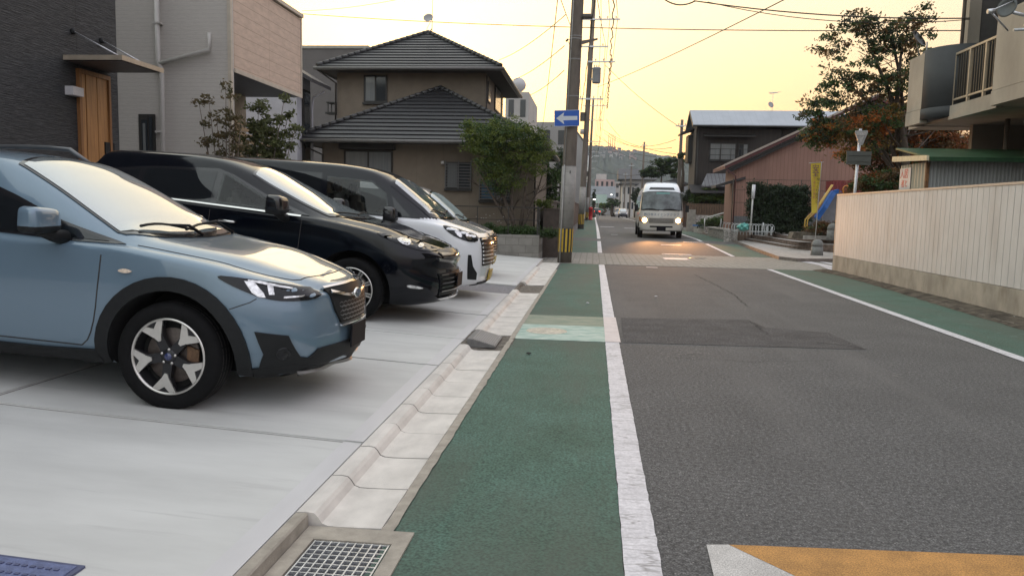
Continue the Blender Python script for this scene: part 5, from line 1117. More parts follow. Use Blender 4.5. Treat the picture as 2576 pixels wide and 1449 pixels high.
BD=dict(spokes=12,
 upper=(9,lambda x:2.02,bwhite),
 side=[('side_stripe','side',[(-.1,.95),(-6.8,.95),(-6.8,.87),(-.1,.87)],M('stripe_beige',(.33,.27,.20),rough=.4,var=0),.003,0),
  ('indicator','side',[(-.20,.98),(-.08,.98),(-.08,.86),(-.20,.86)],M('amber_lens',(.55,.20,.04),rough=.2,var=0),.004,0)]+
  [('side_window','side',[(-.55-1.2*k,1.28),(-1.62-1.2*k,1.28),(-1.62-1.2*k,1.98),(-.55-1.2*k-(-.06 if k else .12),1.98)],glass_d,.006,0) for k in range(5)])
bx=g(1660,598,.24); bY=38.2
BN=aY(1662,590,bY)
BC,rb=generic('minibus','cream and white minibus with lit headlights driving towards the viewer',BUS,0,0,0,cream,[-1.15,-5.1],.36,BD,cat='minibus',group=None,rotz=R(-90-1.5),lot_=False,loc=(BN.x,bY,ZR(bY)))
rb.scale=(1.03,1.07,1.07)
def fpan(nm,poly,mt,off=.012,rn=0,parent=rb):
    mb=MB(); BC.panel(mb,poly,'front',off,.02,.08,rnd=rn); o=mb.build(nm,mt); o.parent=parent; return o
fpan('windscreen_surround',[(-.93,1.28),(.93,1.28),(.86,2.08),(.6,2.13),(0,2.15),(-.6,2.13),(-.86,2.08)],blackp,.010)
fpan('windscreen',[(-.90,1.31),(.90,1.31),(.83,2.05),(.58,2.10),(0,2.12),(-.58,2.10),(-.83,2.05)],M('bus_glass',(.085,.10,.10),rough=.06,var=.75,sc=1.6,ior=1.6,detail=3),.016)
fpan('sun_band',[(-.25,2.02),(.35,2.02),(.35,2.08),(-.25,2.08)],M('teal_band',(.10,.28,.25),rough=.2,var=.1),.020)
fpan('destination_box',[(-.58,2.22),(.58,2.22),(.52,2.32),(-.52,2.32)],glass_d,.012)
fpan('grille',[(-.55,.93),(.55,.93),(.55,.72),(-.55,.72)],M('grille_brown',(.05,.045,.04),rough=.5,var=0),.014)
for k in range(4): fpan('grille_bar',[(-.55,.915-.05*k),(.55,.915-.05*k),(.55,.90-.05*k),(-.55,.90-.05*k)],cream,.03)
fpan('bumper',[(-.98,.62),(.98,.62),(.98,.40),(-.98,.40)],cream,.05)
fpan('air_intake',[(-.50,.58),(.50,.58),(.50,.51),(-.50,.51)],blackp,.055)
fpan('number_plate',[(-.20,.56),(.20,.56),(.20,.37),(-.20,.37)],platem,.075)
hlm=bpy.data.materials.new('headlight_glow'); hlm.use_nodes=True; b=hlm.node_tree.nodes['Principled BSDF']; b.inputs['Base Color'].default_value=(1,.9,.7,1); b.inputs['Emission Color'].default_value=(1,.68,.30,1); b.inputs['Emission Strength'].default_value=14
rng_=M('lamp_bezel',(.35,.25,.14),rough=.3,metal=.5,var=0)
for sd in (1,-1):
    pz=BC.hit('front',sd*.75,.83)[0]; hb=MB(); hb.lathe([(.10,.0),(.135,.02),(.15,.0)],24,(pz.x+.02,sd*.75,.83),'X'); hl=hb.build('headlight',rng_); hl.parent=rb
    hb=MB(); hb.lathe([(0,.03),(.06,.025),(.11,.008)],24,(pz.x+.025,sd*.75,.83),'X'); hb.build('lamp_lens',hlm).parent=hl
    o=fpan('indicator',[(sd*.88,.86),(sd*.97,.86),(sd*.97,.78),(sd*.88,.78)],M('amber_lens',(.55,.20,.04)),.016)
    ld=bpy.data.lights.new('headlight_beam','SPOT'); ld.energy=1500; ld.color=(1,.46,.16); ld.spot_size=R(50); ld.spot_blend=1; ld.shadow_soft_size=.1
    lo=bpy.data.objects.new('headlight_beam',ld); COL.objects.link(lo); lo.parent=rb; lo.location=(pz.x+.10,sd*.75,.83)
    lo.rotation_euler=Vector((-1,-.13,.0)).to_track_quat('Z','Y').to_euler()
    e=MB(); e.tube([(-.28,sd*.98,1.62),(-.12,sd*1.10,1.55),(-.10,sd*1.14,1.45)],.012,6); e.prism([(-.10+.0,sd*1.06,1.22),(-.10,sd*1.22,1.22),(-.10,sd*1.22,1.52),(-.10,sd*1.06,1.52)],(.06,0,0)); e.build('door_mirror',blackp).parent=rb
mb=MB()
for y0_ in (.78,-.12):
    P=[]
    for t in range(8): y=y0_-.72*t/7; q,n=BC.hit('front',y,1.255+.07*math.sin(math.pi*t/7*.9)); P.append(q+n*.075)
    mb.tube(P,.021,6)
mb.build('wiper',blackp).parent=rb
tx=text_mesh('西日本スイミングクラブ',.145,M('sign_blue',(.03,.09,.16),rough=.5,var=0)); 
for v in tx.data.vertices:
    y,z=v.co.x,v.co.y+1.08; q=BC.hit('front',y,z)[0]; v.co=Vector((q.x+.006+v.co.z,y,z))
tx.parent=rb
mb=MB(); pz=BC.hit('front',0,1.0)[0]; mb.lathe([(.028,0),(.036,.006),(.044,0)],20,(pz.x+.01,0,.985),'X'); mb.build('emblem',chrome).parent=rb
# ================================================================ poles, signs, cables
pconc=M('pole_concrete',(.135,.112,.092),rough=.85,var=.2,sc=6,stretch=(1,1,.25),bump=.3,bsc=50,bumpd=.006); pwrap=M('pole_wrap',(.27,.255,.235),rough=.7,var=.12,sc=5,bump=.2,lines=[(2,.37,.012,(.12,.11,.10))])
yel=M('hazard_yellow',(.52,.33,.03),rough=.5,var=.12,sc=12); blk_=M('hazard_black',(.02,.02,.02),rough=.5,var=.1)
def pole(label,x,y,h,lean=(0,0),r0=.19,r1=.13,stripes=True,wrap=2.75,arms=(),extra=None,group='utility poles along the left side of the street',metal=False):
    z0=ZR(y) if y>28 else 0; t=thing('utility_pole',label,'utility pole',(x,y,z0),(0,0,0),group)
    def c(z): return Vector((lean[0]*z/10,lean[1]*z/10,z))
    mb=MB(); mb.tube([c(-.2),c(2),c(h*.6),c(h)],[r0,r0-.008,r0-(r0-r1)*.6,r1],20); mb.build('shaft',pconc if not metal else MATS['galvanised_steel'],t)
    if wrap:
        mb=MB(); mb.tube([c(1.02),c(wrap)],[r0+.006,r0+.004],20); mb.build('wrap',pwrap,t)
    if stripes:
        mb=MB(); K=24; z0_,z1_=.32,.98; ro=r0+.009
        for k in range(K):
            a0,a1=2*math.pi*k/K,2*math.pi*(k+1)/K; P=[]
            for z in (z0_,z1_): P+= [c(z)+Vector((ro*math.cos(a0),ro*math.sin(a0),0)),c(z)+Vector((ro*math.cos(a1),ro*math.sin(a1),0))]
            mb.add(P,[(0,1,3,2)],1 if k%2 else 0)
        mb.build('hazard_sheet',[yel,blk_],t,fix=False)
    for (z,x0,x1,ins) in arms:
        mb=MB(); b=c(z); mb.box((b.x+x0,b.y-.05-r1,z-.04),(b.x+x1,b.y+.05-r1-.0,z+.04)); mb.box((b.x-r1-.03,b.y-r1-.06,z-.05),(b.x+r1+.03,b.y+r1,z+.05)); mb.build('crossarm',MATS['galvanised_steel'],t)
        for k in range(ins):
            xx=x0+(x1-x0)*(k+.5)/ins
            if abs(xx)<.2: continue
            mb=MB(); mb.lathe([(.001,.0),(.02,.0),(.02,.05),(.045,.06),(.03,.09),(.05,.10),(.03,.13),(.045,.14),(.001,.17)],10,(b.x+xx,b.y-r1,z+.04)); mb.build('insulator',M('porcelain',(.42,.40,.37),rough=.3,var=.1),t)
    if extra: extra(t,c)
    return t,c
P1=g(1419,662,0); x1_=P1.x; y1_=P1.y+.2
def near(t,c):
    mb=MB()
    for z in (7.55,6.35,6.28,5.72,4.7,1.03,2.0,1.5): 
        r=.19-.003*z+.004; mb.tube([c(z),c(z+.035)],r+.004,20)
    for z in (2.75,2.42,2.05,.99): mb.tube([c(z),c(z+.02)],.205,20)
    mb.build('steel_band',M('band_dull',(.22,.21,.20),rough=.6,metal=.3,var=.2),t)
    mb=MB(); b=c(6.9); mb.lathe([(.001,-.13),(.07,-.13),(.075,-.12),(.075,.12),(.07,.13),(.001,.13)],14,(b.x+.30,b.y-.1,b.z+.0),'X'); mb.box((b.x+.1,b.y-.12,b.z-.03),(b.x+.3,b.y-.08,b.z+.03)); mb.build('junction_tube',M('device_dark',(.08,.07,.06),rough=.6,var=.2),t)
    mb=MB(); b=c(6.2); mb.prism([(b.x+.15,b.y-.16,b.z-.08),(b.x+.62,b.y-.16,b.z+.06),(b.x+.62,b.y-.16,b.z+.10),(b.x+.15,b.y-.16,b.z+.03)],(0,.06,0)); mb.tube([(b.x-.22,b.y-.05,b.z+.05),(b.x-.25,b.y-.05,b.z+.08)],.05,8); mb.tube([(b.x-.2,b.y-.2,b.z+.0),(b.x-.05,b.y-.24,b.z-.35),(b.x+.1,b.y-.24,b.z-.36),(b.x+.2,b.y-.2,b.z-.1)],.008,5)
    mb.build('cable_bracket',M('bracket_brown',(.12,.10,.085),rough=.6),t)
    mb=MB(); mb.tube([c(0.02)+Vector((-.13,-.20,0)),c(2.8)+Vector((-.13,-.195,0))],.022,8); mb.tube([c(2.8)+Vector((-.13,-.195,0)),c(8.5)+Vector((-.1,-.17,0))],.012,6); mb.build('cable_conduit',M('conduit_grey',(.30,.29,.28),rough=.5),t)
    mb=MB(); b=c(1.72); mb.lathe([(.025,-.002),(.03,.006),(.035,-.002)],14,(b.x+.03,b.y-.205,b.z),'Y'); b=c(2.55); mb.box((b.x+.03,b.y-.21,b.z),(b.x+.055,b.y-.195,b.z+.08)); b=c(.26); mb.build('pole_mark',blk_,t)
    for k in range(8):
        b=c(3.2+.45*k); mb=MB(); mb.tube([(b.x+(.19 if k%2 else -.19),b.y,b.z),(b.x+(.31 if k%2 else -.31),b.y,b.z)],.009,6)
    
t1,c1=pole('tall weathered concrete utility pole at the crossing, nearest, with one-way sign and hazard stripes',x1_,y1_,11.5,(.22,0),.205,.15,extra=near,arms=[(7.55,-.35,.25,2)])
# one-way sign strapped to the near pole
a=aY(1397,279,y1_-.28); b_=aY(1455,317,y1_-.28)
sg=thing('one_way_sign','blue one-way sign with white left arrow strapped to the nearest utility pole','sign',((a.x+b_.x)/2,y1_-.28,(a.z+b_.z)/2),(0,R(-1.5),0))
w2,h2_=.355,.225; mb=MB(); mb.box((-w2,0,-h2_),(w2,.012,h2_)); mb.build('sign_plate',M('sign_white',(.55,.58,.62),rough=.4,var=.03),sg)
mb=MB(); mb.box((-w2+.012,-.003,-h2_+.012),(w2-.012,-.0005,h2_-.012)); mb.build('sign_face',M('sign_blue_face',(.012,.085,.40),rough=.4,var=.06),sg)
mb=MB(); mb.prism([(-.30,-.0035,0),(-.075,-.0035,-.165),(-.10,-.0035,-.06),(.295,-.0035,-.055),(.295,-.0035,.055),(-.10,-.0035,.06),(-.075,-.0035,.165)],(0,-.002,0)); mb.build('arrow',MATS['sign_white'],sg)
mb=MB(); mb.box((-.10,.013,-.13),(.10,.09,-.10)); mb.box((-.10,.013,.10),(.10,.09,.13)); mb.build('bracket',steel,sg)
def trans(z,dx=.42,col='transformer_grey'):
    def f(t,c):
        b=c(z); mb=MB(); mb.lathe([(.001,-.5),(.24,-.5),(.27,-.44),(.27,.38),(.29,.40),(.29,.46),(.22,.5),(.001,.5)],20,(b.x+dx,b.y-.1,b.z)); 
        for k in range(3): mb.lathe([(.001,.5),(.03,.5),(.02,.6),(.04,.62),(.001,.68)],8,(b.x+dx-.14+.14*k,b.y-.1,b.z))
        mb.box((b.x,b.y-.14,b.z-.3),(b.x+dx,b.y-.08,b.z-.2)); mb.build('transformer',M(col,(.27,.28,.29),rough=.5,var=.08),t)
        mb=MB(); b=c(z-2.6); mb.box((b.x-.45,b.y-.2,b.z-.3),(b.x-.15,b.y+.1,b.z+.25)); mb.build('junction_box',M('device_dark',(.08,.07,.06)),t)
        mb=MB(); mb.lathe([(.001,-.16),(.12,-.16),(.12,.16),(.001,.16)],14,(b.x-.3,b.y-.3,b.z-1.0)); mb.build('device_drum',M('porcelain',(.42,.40,.37)),t)
    return f
pos2=g(1462,577,.30); 
t2,c2_=pole('second concrete utility pole, with grey transformer and wide crossarms',-.86,pos2.y,15.5,(.27,0),.20,.13,arms=[(13.4,-.9,1.75,5),(11.7,-1.0,1.1,3),(10.75,.1,1.6,3),(8.4,-.7,1.0,4)],extra=trans(9.9,.45))
t3,c3_=pole('third utility pole down the street, dark and close behind the second',-.90,94,14.5,(.25,0),.19,.12,arms=[(13.6,-1.2,1.6,4),(11.9,-1.3,1.3,4),(9.4,-.6,1.3,3)],extra=trans(8.2,-.5))
t4,c4_=pole('slim pale utility pole in the distance, left kerb',-1.0,140,13.5,(.1,0),.2,.13,stripes=False,wrap=None,arms=[(12.9,-1.2,1.6,4),(11.5,-1.2,1.4,3)])
t5,c5_=pole('farthest utility pole on the left side of the street',-1.3,190,13.5,(0,0),.2,.13,stripes=False,wrap=None,arms=[(12.9,-1.4,1.6,3),(11.2,-1.2,1.2,3)])
tl,_=pole('slim light-grey lamp standard behind the third utility pole',-1.05,112,9.0,(0,0),.12,.08,stripes=False,wrap=None,group=None,metal=True,extra=lambda t,c: (MB().tube([c(8.2),c(8.9)+Vector((.6,0,0)),c(8.95)+Vector((1.0,0,0))],.04,6).build('arm',steel,t),MB().box((.9,-.1,8.85),(1.5,.1,8.97)).build('lamp_head',steel,t)))
tl['category']='street lamp'
rp=[(1703,62,8.4,.13,.5,'bare concrete pole beside the dark timber house, first on the right side'),(1612,112,11,.14,.4,'leaning pole beyond the clipped pine on the right side'),(1583,142,9.8,.15,.3,'slender pole on the right side, before the pale houses'),(1569,168,9.4,.13,.3,'thin far pole on the right side of the street'),(1558,200,9,.13,.3,'farthest thin pole on the right side of the street')]
for u,Y,h,r,ln,lab in rp:
    q=aY(u,540,Y); t,_=pole(lab,q.x,Y,h,(.1,0),r+.03,r-.02,stripes=False,wrap=None,group='poles on the right side of the street',arms=[(h-.5,-.5,.5,2)] if Y>60 else [])
# cables
cabm=M('cable_black',(.035,.026,.018),rough=.7,var=0)
def cable(a,b,sag,r,label,group=None,n=12,wav=0):
    a=Vector(a);b=Vector(b); P=[]
    for i in range(n+1):
        t=i/n; p=a.lerp(b,t); p.z-=sag*4*t*(1-t)
        if wav: p.z+=wav*math.sin(i*2.2); p.x+=wav*.6*math.cos(i*1.7)
        P.append(p)
    o=MB().tube(P,r,5).build('overhead_cable',cabm); return tag(o,label,'cable',group)
gs='thin parallel power lines running down the street between the pole crossarms'
def armp(t,c,z,x,y): b=c(z); return Vector((t.location.x+b.x+x,y+b.y-.13,t.location.z+z+.2))
TP=[(t2,c2_,[(13.4,1.6),(13.4,1.1),(13.4,.55),(11.7,.9),(11.7,-.8),(8.4,.8),(10.75,1.4)]),(t3,c3_,[(13.6,1.4),(13.6,.9),(13.6,.5),(11.9,1.1),(11.9,-1.1),(9.4,1.1),(11.9,.7)]),(t4,c4_,[(12.9,1.4),(12.9,.9),(12.9,.5),(11.5,1.1),(11.5,-1.1),(11.5,.8),(11.5,.5)]),(t5,c5_,[(12.9,1.4),(12.9,.9),(12.9,.5),(11.2,1.1),(11.2,-1.1),(11.2,.8),(11.2,.5)])]
LN=['outermost line on the top crossarm','middle line on the top crossarm','inner line on the top crossarm','street-side line on the middle crossarm','house-side line on the middle crossarm','lowest line below the transformer','line on the arm above the transformer']
for k_,((ta,ca,la),(tb_,cb,lb)) in enumerate(zip(TP[:-1],TP[1:])):
    for j_,((za,xa),(zb_,xb)) in enumerate(zip(la,lb)): cable(armp(ta,ca,za,xa,ta.location.y),armp(tb_,cb,zb_,xb,tb_.location.y),.9,.017,LN[j_]+', '+('from second to third pole','from third to fourth pole','between the two farthest poles')[k_],gs)
# lines from the second pole overhead towards and past the viewer
for j_,((z,x),(u,v,Y)) in enumerate(zip(TP[0][2][:5],((1549,-60,24),(1530,-60,24),(1512,-60,25),(1498,-60,26),(1399,-60,23)))):
    e=aY(u,v,Y); cable(armp(t2,c2_,z,x,t2.location.y),e+(e-armp(t2,c2_,z,x,t2.location.y))*.5,.3,.014,('rightmost','second from right','middle','second from left','leftmost')[j_]+' of the lines rising from the second pole over the viewer','lines overhead from the second pole')
e=aY(1547,-40,24.5); s_=armp(t2,c2_,10.0,1.0,t2.location.y); cable(s_+Vector((.2,0,-2.4)),e,.5,.02,'wavy spiral-hung telephone cable weaving up from the second pole',n=60,wav=.07)
e=aY(1500,-40,28); cable(s_+Vector((-1.5,0,-2.6)),e,.4,.02,'thick drooping telephone cable beside the second pole shaft',n=24,wav=.03)
cable(aY(1365,318,60),aY(1405,-20,30),.3,.018,'steep single wire rising left of the near pole')
cable(aY(690,30,48),aY(2430,78,30),.35,.02,'long thin wire crossing the whole sky from the panelled house to the balcony building')
cable(aY(1255,152,34),aY(1424,37,y1_),.15,.012,'topmost service wire from the tiled house side to the near pole')
cable(aY(1288,203,34),aY(1420,116,y1_),.12,.012,'middle service wire from beyond the tiled house to the near pole')
cable(aY(1333,240,34),aY(1419,178,y1_),.08,.012,'lowest service wire from the pale block to the near pole')
cable(aY(1502,220,50),aY(1985,-6,20),.12,.014,'long diagonal wire climbing to the upper right sky')
cable(aY(1524,166,50),aY(1726,330,48),.25,.014,'wire sloping down to the dark timber house gable')
cable(aY(1660,-10,19),aY(1748,4,18.4),.14,.016,'short thick drooping cable at the top edge of the sky')
cable(aY(1745,3,18.4),aY(2440,47,17),.12,.014,'upper strand of the heavy cable pair towards the balcony building'); cable(aY(1780,6,18.4),aY(2440,50,17),.22,.009,'lower strand of the heavy cable pair towards the balcony building')
gf='faint sagging wires low over the far end of the street'
for j_,(u0,v0,u1,v1,s_) in enumerate(((1510,322,1700,388,1.0),(1520,335,1700,352,2.0),(1530,335,1690,372,1.5),(1500,340,1650,395,1.0),(1525,300,1560,345,.2),(1515,345,1640,410,1.2),(1500,420,1610,440,.8))): cable(aY(u0,v0,94),aY(u1,v1,62),s_*.5,.018,('uppermost low wire towards the bare pole','sagging wire just under the uppermost one','steeper wire sagging towards the timber house','wire reaching down to the clipped pine','short steep wire beside the pole cluster','long wire falling lowest over the hill crest','single wire crossing in front of the hillside')[j_],gf)
cable(aY(760,28,40),aY(1010,-2,30),.1,.01,'short faint wire leaving the top of the sky above the tiled roof')
# ================================================================ right side
# ---- the white panelled fence on its concrete base
XF=6.62; fy1=aX(2103,560,XF).y; 
fpan_m=M('fence_panel',(.62,.615,.61),rough=.6,var=.07,sc=3,stretch=(1,1,.4),bump=.15,bsc=40); 
basec=M('fence_base_concrete',(.42,.375,.315),rough=.85,var=.2,sc=2.5,bump=.35,bsc=70,bumpd=.006,stretch=(1,1,.6))
pf_=thing('panel_fence','long pale ribbed panel fence on a concrete base along the right lane','fence',(XF,10,0))
zt=aX(2110,490,XF).z; zb_=aX(2097,642,XF).z
mb=MB(); mb.box((XF-.02,-4,-.1),(XF+.16,fy1,zb_-.01)); wpart(mb,'concrete_base',basec,pf_)
mb=MB(); y=fy1-.012; k=0
while y>-3.5:
    w_=.20; mb.box((XF+.0,y-w_+.014,zb_),(XF+.05,y,zt-.03)); mb.box((XF+.012,y-w_,zb_),(XF+.05,y-w_+.0138,zt-.03),1); y-=w_; k+=1
overlay(fpan_m,1.6,(1,1.6,.22),.52,.75,(.44,.41,.385),.55,21); overlay(fpan_m,22,(1,1,1),.70,.78,(.36,.33,.30),.5,22); overlay(basec,2.2,(1,1.3,.5),.50,.72,(.24,.20,.15),.7,23); overlay(basec,9,(1,1,.35),.62,.74,(.16,.14,.10),.6,24)
wpart(mb,'panel',[fpan_m,M('panel_groove',(.17,.155,.14),rough=.7,var=.1)],pf_)
mb=MB(); mb.box((XF-.012,-3.5,zt-.028),(XF+.065,fy1+.02,zt+.012)); mb.box((XF-.008,fy1-.010,zb_-.008),(XF+.06,fy1+.022,zt-.03)); wpart(mb,'cap',M('fence_cap',(.55,.47,.40),rough=.5,var=.06),pf_)
soil=M('verge_dirt',(.045,.038,.030),rough=1,var=.5,sc=3.5,bump=1,bsc=30,bumpd=.03,col2=(.13,.11,.085),detail=12)
vb=MB(); rnd=random.Random(2); n=120; V=[]
for i in range(n+1):
    y=-2+(22.0+2)*i/n; gx=GR(y)-.05+rnd.gauss(0,.015); K=6
    for k in range(K+1): t=k/K; V.append((gx+(6.63-gx)*t,y,.007+(.035*math.sin(t*math.pi)+rnd.gauss(0,.006) if 0<k<K else 0)+.02*t))
vb.add(V,[(i*7+k,i*7+k+1,(i+1)*7+k+1,(i+1)*7+k) for i in range(n) for k in range(6)],0,True); struct(vb.build('dirt_verge',soil,fix=False))
kbm=MB()
for i in range(33): y=2+i*.6; kbm.box((GR(y)+.06,y,-.05),(GR(y)+.17,y+.59,.030+random.uniform(-.004,.004)))
struct(kbm.build('edge_kerb',M('mossy_kerb',(.12,.105,.085),rough=.9,var=.4,sc=9,bump=.6,bsc=50)))
# ---- shed behind the fence
A=aY(2335,400,17.6); XS_=A.x; YS0=17.6; YS1=aX(2267,430,XS_).y; zs0=aY(2400,402,17.6).z
sh=thing('shed','rusty cream and grey corrugated shed with green roof behind the panel fence','shed',(XS_+2.5,18.2,0))
def corr(mb,p,q,z0,z1,amp,per,off=0,mi=0):
    p=Vector(p);q=Vector(q); d=q-p; L_=d.length; n=int(L_/per*4); nn=Vector((d.y,-d.x,0)).normalized(); V=[]
    for i in range(n+1):
        c_=p+d*i/n+nn*amp*[0,1,1,0][i%4]; V+=[(c_.x,c_.y,z0),(c_.x,c_.y,z1)]
    mb.add(V,[(2*i,2*i+2,2*i+3,2*i+1) for i in range(n)],mi)
crm=M('rusty_cream_sheet',(.60,.56,.46),rough=.55,var=.1,sc=1.2,stretch=(1,1,.3),col2=(.42,.36,.26)); rust=M('rust',(.22,.11,.05),rough=.9,var=.4,sc=12)
gsh=M('grey_sheet',(.33,.335,.335),rough=.5,var=.08,sc=.9,stretch=(2,1,.15),lines=[(0,.076,.25,(.28,.285,.285))])
mb=MB(); corr(mb,(XS_,YS0,0),(XS_,YS1,0),.0,zs0-.06,-.035,.16); wpart(mb,'street_wall',crm,sh)
mb=MB(); corr(mb,(XS_,YS0,0),(XS_+5.5,YS0,0),0,zs0-.02,.012,.076); wpart(mb,'front_wall',gsh,sh)
mb=MB(); mb.box((XS_+.04,YS0+.03,0),(XS_+5.5,YS1-.02,zs0-.10)); mb.box((XS_-.03,YS0-.03,0),(XS_+.03,YS0+.03,zs0-.07),1); wpart(mb,'frame',[winf,rust],sh)
grr=M('green_roof_sheet',(.022,.07,.03),rough=.45,var=.3,sc=3,lines=[(0,.12,.12,(.015,.045,.02))]); crr=M('cream_fascia',(.60,.52,.36),rough=.5,var=.15,sc=9)
mb=MB(); mb.prism([(XS_-.12,YS0-.32,zs0-.01),(XS_-.12,YS0-.32,zs0+.03),(XS_-.12,YS1+.1,zs0+.36),(XS_-.12,YS1+.1,zs0+.32)],(5.8,0,0)); wpart(mb,'roof',grr,sh)
mb=MB(); mb.prism([(XS_-.17,YS0-.34,zs0-.05),(XS_-.17,YS0-.34,zs0+.06),(XS_-.17,YS1+.14,zs0+.16),(XS_-.17,YS1+.14,zs0+.04)],(.05,0,0)); mb.box((XS_-.1,YS0-.36,zs0-.06),(XS_+5.7,YS0-.325,zs0-.012),1); wpart(mb,'fascia',[crr,grr],sh)
ps=MB(); yA=aX(2270,440,XS_).y; yB=aX(2297,440,XS_).y; zA=aX(2290,423,XS_).z; ps.box((XS_-.055,yB,zA-1.0),(XS_-.045,yA,zA)); pp_=tag(ps.build('poster',M('poster_white',(.55,.55,.56),rough=.5,var=.04)),'white notice with red lettering fixed to the shed corner','poster')
def wall_text(s,size,mat,p,face='-X',par=None,vert=False):
    o=text_mesh(s,size,mat); Rm=Matrix(((0,0,-1),(-1,0,0),(0,1,0))) if face=='-X' else Matrix(((1,0,0),(0,0,-1),(0,1,0)))
    o.data.transform(Matrix.Translation(p)@Rm.to_4x4()); 
    if par: o.parent=par
    return o
redt=M('red_lettering',(.55,.05,.05),rough=.5,var=0); yc0=(yA+yB)/2; wd_=abs(yA-yB)
wall_text('入居',wd_*.38,redt,(XS_-.058,yc0+wd_*.08,zA-.14),par=pp_); wall_text('者と',wd_*.30,redt,(XS_-.058,yc0,zA-.36),par=pp_)
mb=MB(); mb.box((XS_-.0575,yB+.05,zA-.60),(XS_-.0552,yA-.05,zA-.53)); mb.build('green_band',M('poster_green',(.12,.35,.20),rough=.5,var=0)).parent=pp_
wall_text('募集中',wd_*.25,redt,(XS_-.058,yc0,zA-.70),par=pp_); wall_text('管理室',wd_*.26,M('blue_lettering',(.08,.12,.28),rough=.5,var=0),(XS_-.058,yc0,zA-.86),par=pp_)
# ---- balcony building
XB=8.25; bc=M('balcony_concrete',(.35,.31,.255),rough=.8,var=.15,sc=1.2,stretch=(1,1,.5),bump=.2,bsc=60,bumpd=.005); bcd=M('drum_shaded_grey',(.045,.048,.05),rough=.75,var=.12,sc=2); bwl=M('building_wall',(.25,.215,.17),rough=.85,var=.08,sc=2,bump=.25,bsc=90,bumpd=.006)
bl=thing('balcony_building','weathered beige concrete apartment block with railed balcony above the shed','apartment building',(12,14,0))
yN=aX(2508,260,XB).y; yD0=aX(2388,300,XB).y; yE=aX(2279,300,XB).y; zsl=aX(2400,296,XB).z
zs_top=aX(2365,290,XB); zdb=aX(2357,308,XB).z; zde=aX(2279,319,XB).z
zu_=aX(2388,140,XB).z; zl_=zdb; pz_top=aX(2340,139,XB).z-.02; zband=aX(2357,276,XB).z
mb=MB(); mb.box((XB+.02,yN,zl_-.0),(XB+3.2,yE-.16,zl_+.28)); wpart(mb,'slab',bc,bl)
# street side end: flat parapet, rounded drum corner
rd=.85; XC=XB-.38; yc1=aX(2322,200,XC).y; yE=aX(2279,300,XC).y
mb=MB(); mb.box((XC+.0,yc1,zband+.012),(XC+.16,yE,pz_top-.06)); mb.box((XC-.012,yc1,zl_-.02),(XC+.16,yE,zband)); mb.box((XC+.161,yE-.15,zl_-.02),(XB+3.2,yE,pz_top-.06)); wpart(mb,'end_parapet',bc,bl)
mb=MB(); mb.lathe([(.001,zl_+.06),(rd+.01,zl_+.06),(rd+.01,zband-.006),(rd-.012,zband-.003),(rd-.012,zband+.006),(rd,zband+.01),(rd,pz_top),(.001,pz_top)],48,(XC+rd+.004,yc1,0)); wpart(mb,'drum_corner',bcd,bl)  # shade on the corner's turned-away side is put into its dark colour
mb=MB(); mb.box((XB-.01,yN,zl_-.02),(XB+.14,yD0+.05,zl_+.30)); wpart(mb,'edge_beam',bc,bl)
mb=MB(); zr0,zr1=zl_+.42,zu_; ra=M('rail_pale',(.38,.31,.23),rough=.45,var=.08); rbm=M('rail_dark',(.045,.038,.03),rough=.5,var=0)
mb.box((XB+.03,yN,zr1-.05),(XB+.09,yD0,zr1)); mb.box((XB+.035,yN,zr0),(XB+.085,yD0,zr0+.04))
n=4
for k in range(n): y=yN+(yD0-yN)*(k+.0)/(n-1); mb.box((XB+.028,y-.03,zl_+.30),(XB+.085,y+.03,zr1-.052))
rl=wpart(mb,'railing',ra,bl)
mb=MB(); K=int((yD0-yN)/.115)
for k in range(K): y=yN+.06+(yD0-yN-.1)*k/K; mb.box((XB+.05,y-.013,zr0+.042),(XB+.07,y+.013,zr1-.052))
wpart(mb,'baluster',rbm,bl).parent=rl
bpm=bl.children[-1]
mb=MB(); zp0=aX(2508,263,XB-.12).z; mb.box((XB-.12,6.0,zband+.012),(XB+.05,yN-.002,aX(2520,40,XB).z)); mb.box((XB-.135,6.0,zp0),(XB+.05,yN-.002,zband)); mb.box((XB+.051,6.0,zp0),(XB+3.4,yN-.002,zp0+.25)); wpart(mb,'near_parapet',bc,bl)
mb=MB(); mb.box((XB+3.2,2,-.1),(XB+9,yE-.6,11)); wpart(mb,'wall',bwl,bl)
mb=MB(); mb.box((XB+1.5,yE-2.4,-.1),(XB+1.85,yE-2.05,zl_)); mb.box((XB+1.5,yN-.3,-.1),(XB+1.85,yN+.05,zp0)); mb.box((XB+2.6,yN+.9,zl_+.28),(XB+3.0,yN+1.25,12)); wpart(mb,'column',bc,bl)
YQ0=yE-.7; mb=MB(); mb.tube([(XB+1.25,yE-1.7,-.1),(XB+1.25,yE-1.7,zl_)],.055,8); q=aY(2423,60,YQ0); mb.tube([(q.x,YQ0,zl_+.28),(q.x,YQ0,11)],.045,8); q2=aY(2452,60,yN+3);  wpart(mb,'drainpipe',M('pipe_brown',(.13,.105,.085),rough=.6,var=.1),bl)
mb=MB(); mb.box((XB+1.92,yN+.3,zl_+.28),(XB+3.19,yN+1.2,11)); mb.box((XB+3.17,9,zl_+.4),(XB+3.198,yE-1.2,zl_+2.4),1); wpart(mb,'recess',[M('dark_grey_wall',(.10,.095,.09),rough=.8,var=.1),glz],bl)  # walls behind the balcony in a darker grey
mb=MB(); YQ=yE-.5; xa=aY(2445,350,YQ).x; mb.box((xa,YQ,-.1),(XB+9,YQ+.15,zl_-.002)); wpart(mb,'lower_wall',bwl,bl)
